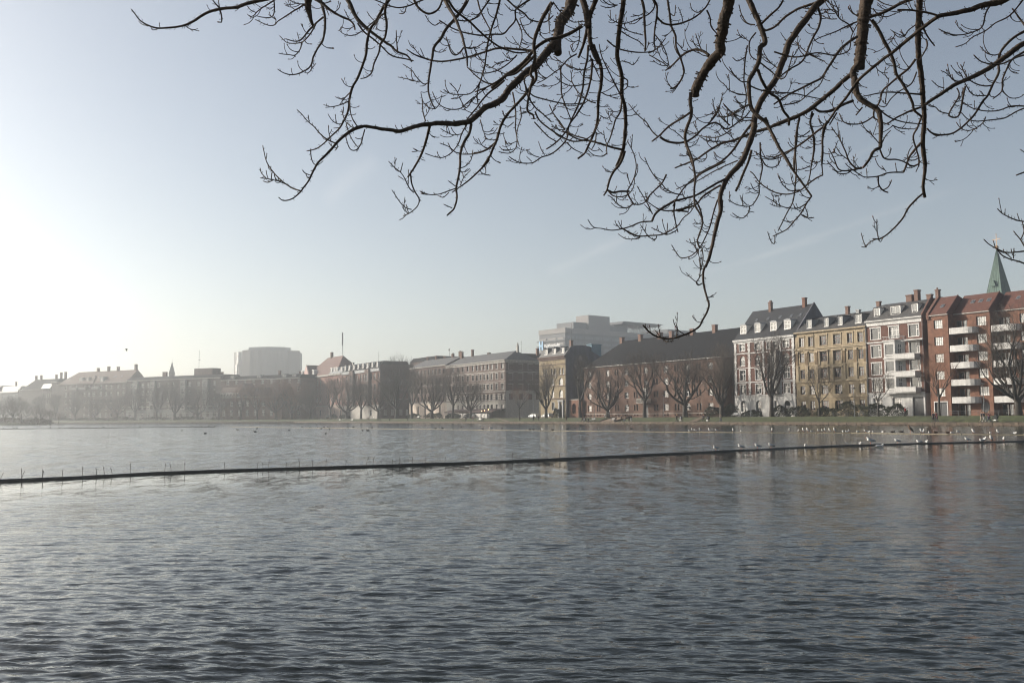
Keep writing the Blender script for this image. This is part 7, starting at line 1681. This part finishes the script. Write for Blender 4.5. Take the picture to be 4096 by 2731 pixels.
pram('black pram with a pale basket, pushed at the right end of the long brick building', on_line(2824, 2.0, PZ), RI, CL['black']); pram('dark pram pushed below the broad tree', on_line(2716, 2.0, PZ), RI, CL['grey']); pram('dark pram with a rounded hood at the right edge', on_line(3968, 1.8, PZ), RI, CL['black'])
def bicycle(label, p, az, m):
    o = empty('bicycle', label, 'bicycle', p, az)
    for x in (-.52, .52): w_ = MB(); ring(w_, (x, 0, .34), .33, .022, 22); [w_.tube([(x, 0, .34), (x+.32*math.cos(a), 0, .34+.32*math.sin(a))], .004, 3) for a in [math.pi*i/6 for i in range(12)]]; w_.build('wheel', M_FG, o)
    f = MB(); A, Bq, Cq, Dq = (-.52, 0, .34), (-.05, 0, .30), (-.2, 0, .85), (.38, 0, .82); [f.tube(list(s_), .018, 5) for s_ in ((A, Bq), (Bq, Cq), (Cq, Dq), (Bq, Dq), (A, Cq), (Dq, (.52, 0, .34)), (Dq, (.36, 0, 1.0)))]; f.build('frame', m, o)
    s_ = MB(); s_.ell((-.22, 0, .93), .14, .07, .04); s_.tube([(-.2, 0, .85), (-.22, 0, .92)], .015, 4); s_.build('saddle', M_DUCK, o); h = MB(); h.tube([(.3, .28, 1.02), (.4, .1, 1.0), (.4, -.1, 1.0), (.3, -.28, 1.02)], .016, 5); h.build('handlebar', M_FG, o)
bicycle('bicycle with a bright front wheel parked at the hedge of the ochre house', on_line(3340, 10.5, GZ), RI+.9, M_FG); bicycle('pale bicycle parked left of the young tree before the white and brick house', on_line(3447, 10.5, GZ), RI, M_LEAD); bicycle('dark bicycle leaning on the hedge just left of the pale bicycle', on_line(3375, 11.5, GZ), RI+.4, M_DUCK); bicycle('dark bicycle by the hedge right of the young tree before the white and brick house', on_line(3580, 11, GZ), RI, M_DUCK)
bicycle('bicycle ridden behind the broad tree of the long brick building', on_line(2745, 12.5, GZ), LE, M_DUCK); bicycle('bicycle wheeled beside the pair below the balconies', on_line(3945, 2.4, PZ), RI, M_FG); bicycle('dark bicycle standing beside the bench at the archway', on_line(2975, 11, GZ), RI+.3, M_DUCK)
def bench(label, p, az, m):
    o = empty('park_bench', label, 'bench', p, az)
    s_ = MB(); [s_.box(-.95, .95, -.05-.13*i, .06-.13*i, .42, .46) for i in range(4)]; s_.build('seat', m, o); b = MB(); [b.box(-.95, .95, .08+.04*i, .11+.04*i, .55+.14*i, .66+.14*i) for i in range(3)]; b.build('backrest', m, o)
    for x in (-.8, .8): l = MB(); l.box(x-.04, x+.04, -.42, -.36, 0, .42); l.box(x-.04, x+.04, .05, .12, 0, .95); l.box(x-.04, x+.04, -.42, .12, .38, .415); l.build('leg', M_IRON, o)
M_BW = mat('bench_white', (.62, .61, .58), .6)
for px, d, z, lb, m in ((1358, 4.0, .7, 'white bench by the water, the left one of two left of the couple', M_BW), (1408, 4.0, .7, 'white bench by the water, the right one of two left of the couple', M_BW), (1493, 8.9, GZ, 'pale bench up on the bank before the house with eight dormers', M_BW), (1672, 8.9, GZ, 'pale bench on the bank below the grey-roofed terrace', M_BW), (1918, 3.9, .7, 'bright white bench beside the seated person near the cafe', M_BW),
                        (2336, 4.0, .62, 'dark bench with two people on it left of the steps', M_FD), (2373, 4.0, .62, 'empty grey-green bench between the litter bin and the steps', M_FG), (2452, 4.0, .62, 'grey bench just right of the steps', M_FG), (2942, 10, GZ, 'dark bench beside the archway under the right end of the long brick building', M_FG)):
    bench(lb, on_line(px, d, z), RZ1, m)
bn = empty('litter_bin', 'dark litter bin between the two benches left of the steps', 'bin', on_line(2353, 3.8, PZ)); mb = MB(); mb.tube([(0, 0, 0), (0, 0, .8)], [.2, .24], 12); mb.build('body', M_FD, bn); mb = MB(); ring(mb, (0, 0, 0), .1, .01); mb = MB(); mb.tube([(0, 0, .8), (0, 0, .86)], .26, 12); mb.build('rim', M_FG, bn)
def lamp(label, p, az, h=5.4):
    o = empty('street_lamp', label, 'street lamp', p, az); b = MB(); b.tube([(0, 0, 0), (0, 0, 1.0), (0, 0, h)], [.08, .06, .045], 8); b.build('pole', M_FG, o); hd_ = MB(); hd_.prism([(-.42, h+.12), (0, h-.02), (.42, h+.12), (.3, h+.2), (-.3, h+.2)], -.16, .16, 'x'); hd_.build('lamp_head', M_LEAD, o)
for px, lb in ((3938, 'street lamp in front of the round window of the balcony block'), (3419, 'street lamp before the right half of the ochre house'), (3003, 'street lamp before the left bay of the white-quoined house'), (2656, 'street lamp right of the entrance balcony of the long brick building'), (2378, 'street lamp left of the steps before the long brick building'), (2135, 'street lamp by the parked car'), (1937, 'street lamp in front of the cafe awning'), (1355, 'street lamp between the first two trees of the house with eight dormers')):
    lamp(lb, on_line(px, 9.4, GZ), RZ1)
def flat_pole(label, px, d, h): o = MB(); p = on_line(px, d, GZ); o.tube([(0, 0, 0), (0, 0, h)], .06, 6); o.tube([(0, 0, h), (0, 0, h+.2)], [.09, .02], 6); b = o.build('pole', M_LEAD); b.location = p; tag(b, label, 'pole')
flat_pole('thin pale pole beside the trunk in front of the narrow yellow brick house', 2162, 10, 9.0)
# steps up the bank
so_ = empty('bank_steps', 'flight of pale stone steps up the grass bank before the long brick building', 'steps', P1(0, 0, 0)); pS = on_line(2430, 4.0, 0); so_.location = pS; so_.rotation_euler = (0, 0, RZ1)
for i in range(9): mb = MB(); mb.box(-3.2, 3.2, i*.52, i*.52+.6, .3, .62+.125*(i+1)); mb.build('step', m_path, so_)
for x in (-3.5, 3.3): mb = MB(); mb.prism([(-.2, .5), (-.2, .85), (4.8, 2.0), (5.2, 2.0), (5.2, .5)], x, x+.22, 'x'); mb.build('side_wall', M_FD, so_)
# worn footpaths across the bank
for px, px2, nm in ((2770, 2812, 'a'), (2030, 1985, 'b'), (1815, 1870, 'c')):
    a = on_line(px, 4.0, .70); b = on_line(px2, 8.7, 1.72); mb = MB(); n = 10; L_ = []; 
    for i in range(n+1): t = i/n; c = a.lerp(b, t); L_.append((c-U1*1.0*(1.3-t*.6), c+U1*1.0*(1.3-t*.6)))
    for i in range(n): (p0, p1), (p2, p3) = L_[i], L_[i+1]; mb.add([tuple(p0), tuple(p1), tuple(p3), tuple(p2)], [(0, 1, 2, 3)])
    tag(mb.build('footpath', m_path), kind='structure')
car = empty('parked_car', 'silver estate car parked by the shaded side of the corner house', 'car', on_line(2137, 17, GZ), RZ1)
mb = MB(); mb.prism([(-2.2, .35), (-2.2, .75), (-1.3, .9), (2.1, .95), (2.2, .5), (2.1, .3)], -.85, .85, 'y'); mb.prism([(-1.2, .9), (-.5, 1.42), (1.6, 1.44), (2.05, .95)], -.74, .74, 'y'); mb.build('body', mat('silver_paint', (.42, .44, .45), .3, metal=.6), car)
mb = MB(); mb.prism([(-1.02, .97), (-.48, 1.36), (.4, 1.37), (.4, .98)], -.75, .75, 'y'); mb.prism([(.5, .98), (.5, 1.37), (1.5, 1.38), (1.85, 1.0)], -.75, .75, 'y'); mb.build('window', M_GLASS, car)
for x in (-1.4, 1.35):
    for y in (-.84, .84): mb = MB(); mb.tube([(x, y-.1, .32), (x, y+.1, .32)], .32, 16); w_ = mb.build('wheel', M_DUCK, car); mb = MB(); mb.tube([(x, y-.11, .32), (x, y+.11, .32)], .18, 12); mb.build('rim', M_LEAD, w_)
for y in (-.6, .6): mb = MB(); mb.ell((-2.19, y, .66), .05, .16, .08); mb.build('headlight', M_CURT, car)
car2 = empty('parked_car', 'pale grey car parked behind the trunk in front of the narrow yellow house', 'car', on_line(2190, 17, GZ), RZ1)
for ch in car.children: copy_tree(ch, car2)

# ---------------- haze: still, even winter air over the whole place ----------------
hb = MB(); hb.box(-1650, 1650, -620, 1620, -1.2, 95); hz_m = bpy.data.materials.new('haze'); hz_m.use_nodes = True; t = hz_m.node_tree; t.nodes.remove(t.nodes['Principled BSDF'])
pv = t.nodes.new('ShaderNodeVolumePrincipled'); pv.inputs['Color'].default_value = (.94, .97, .99, 1); pv.inputs['Density'].default_value = .00058; pv.inputs['Anisotropy'].default_value = .76
t.links.new(pv.outputs[0], t.nodes['Material Output'].inputs['Volume'])
tag(hb.build('haze', hz_m), kind='stuff')
cy = scene.cycles
cy.volume_bounces = 1; cy.max_bounces = 6; cy.diffuse_bounces = 2; cy.glossy_bounces = 3; cy.transmission_bounces = 2
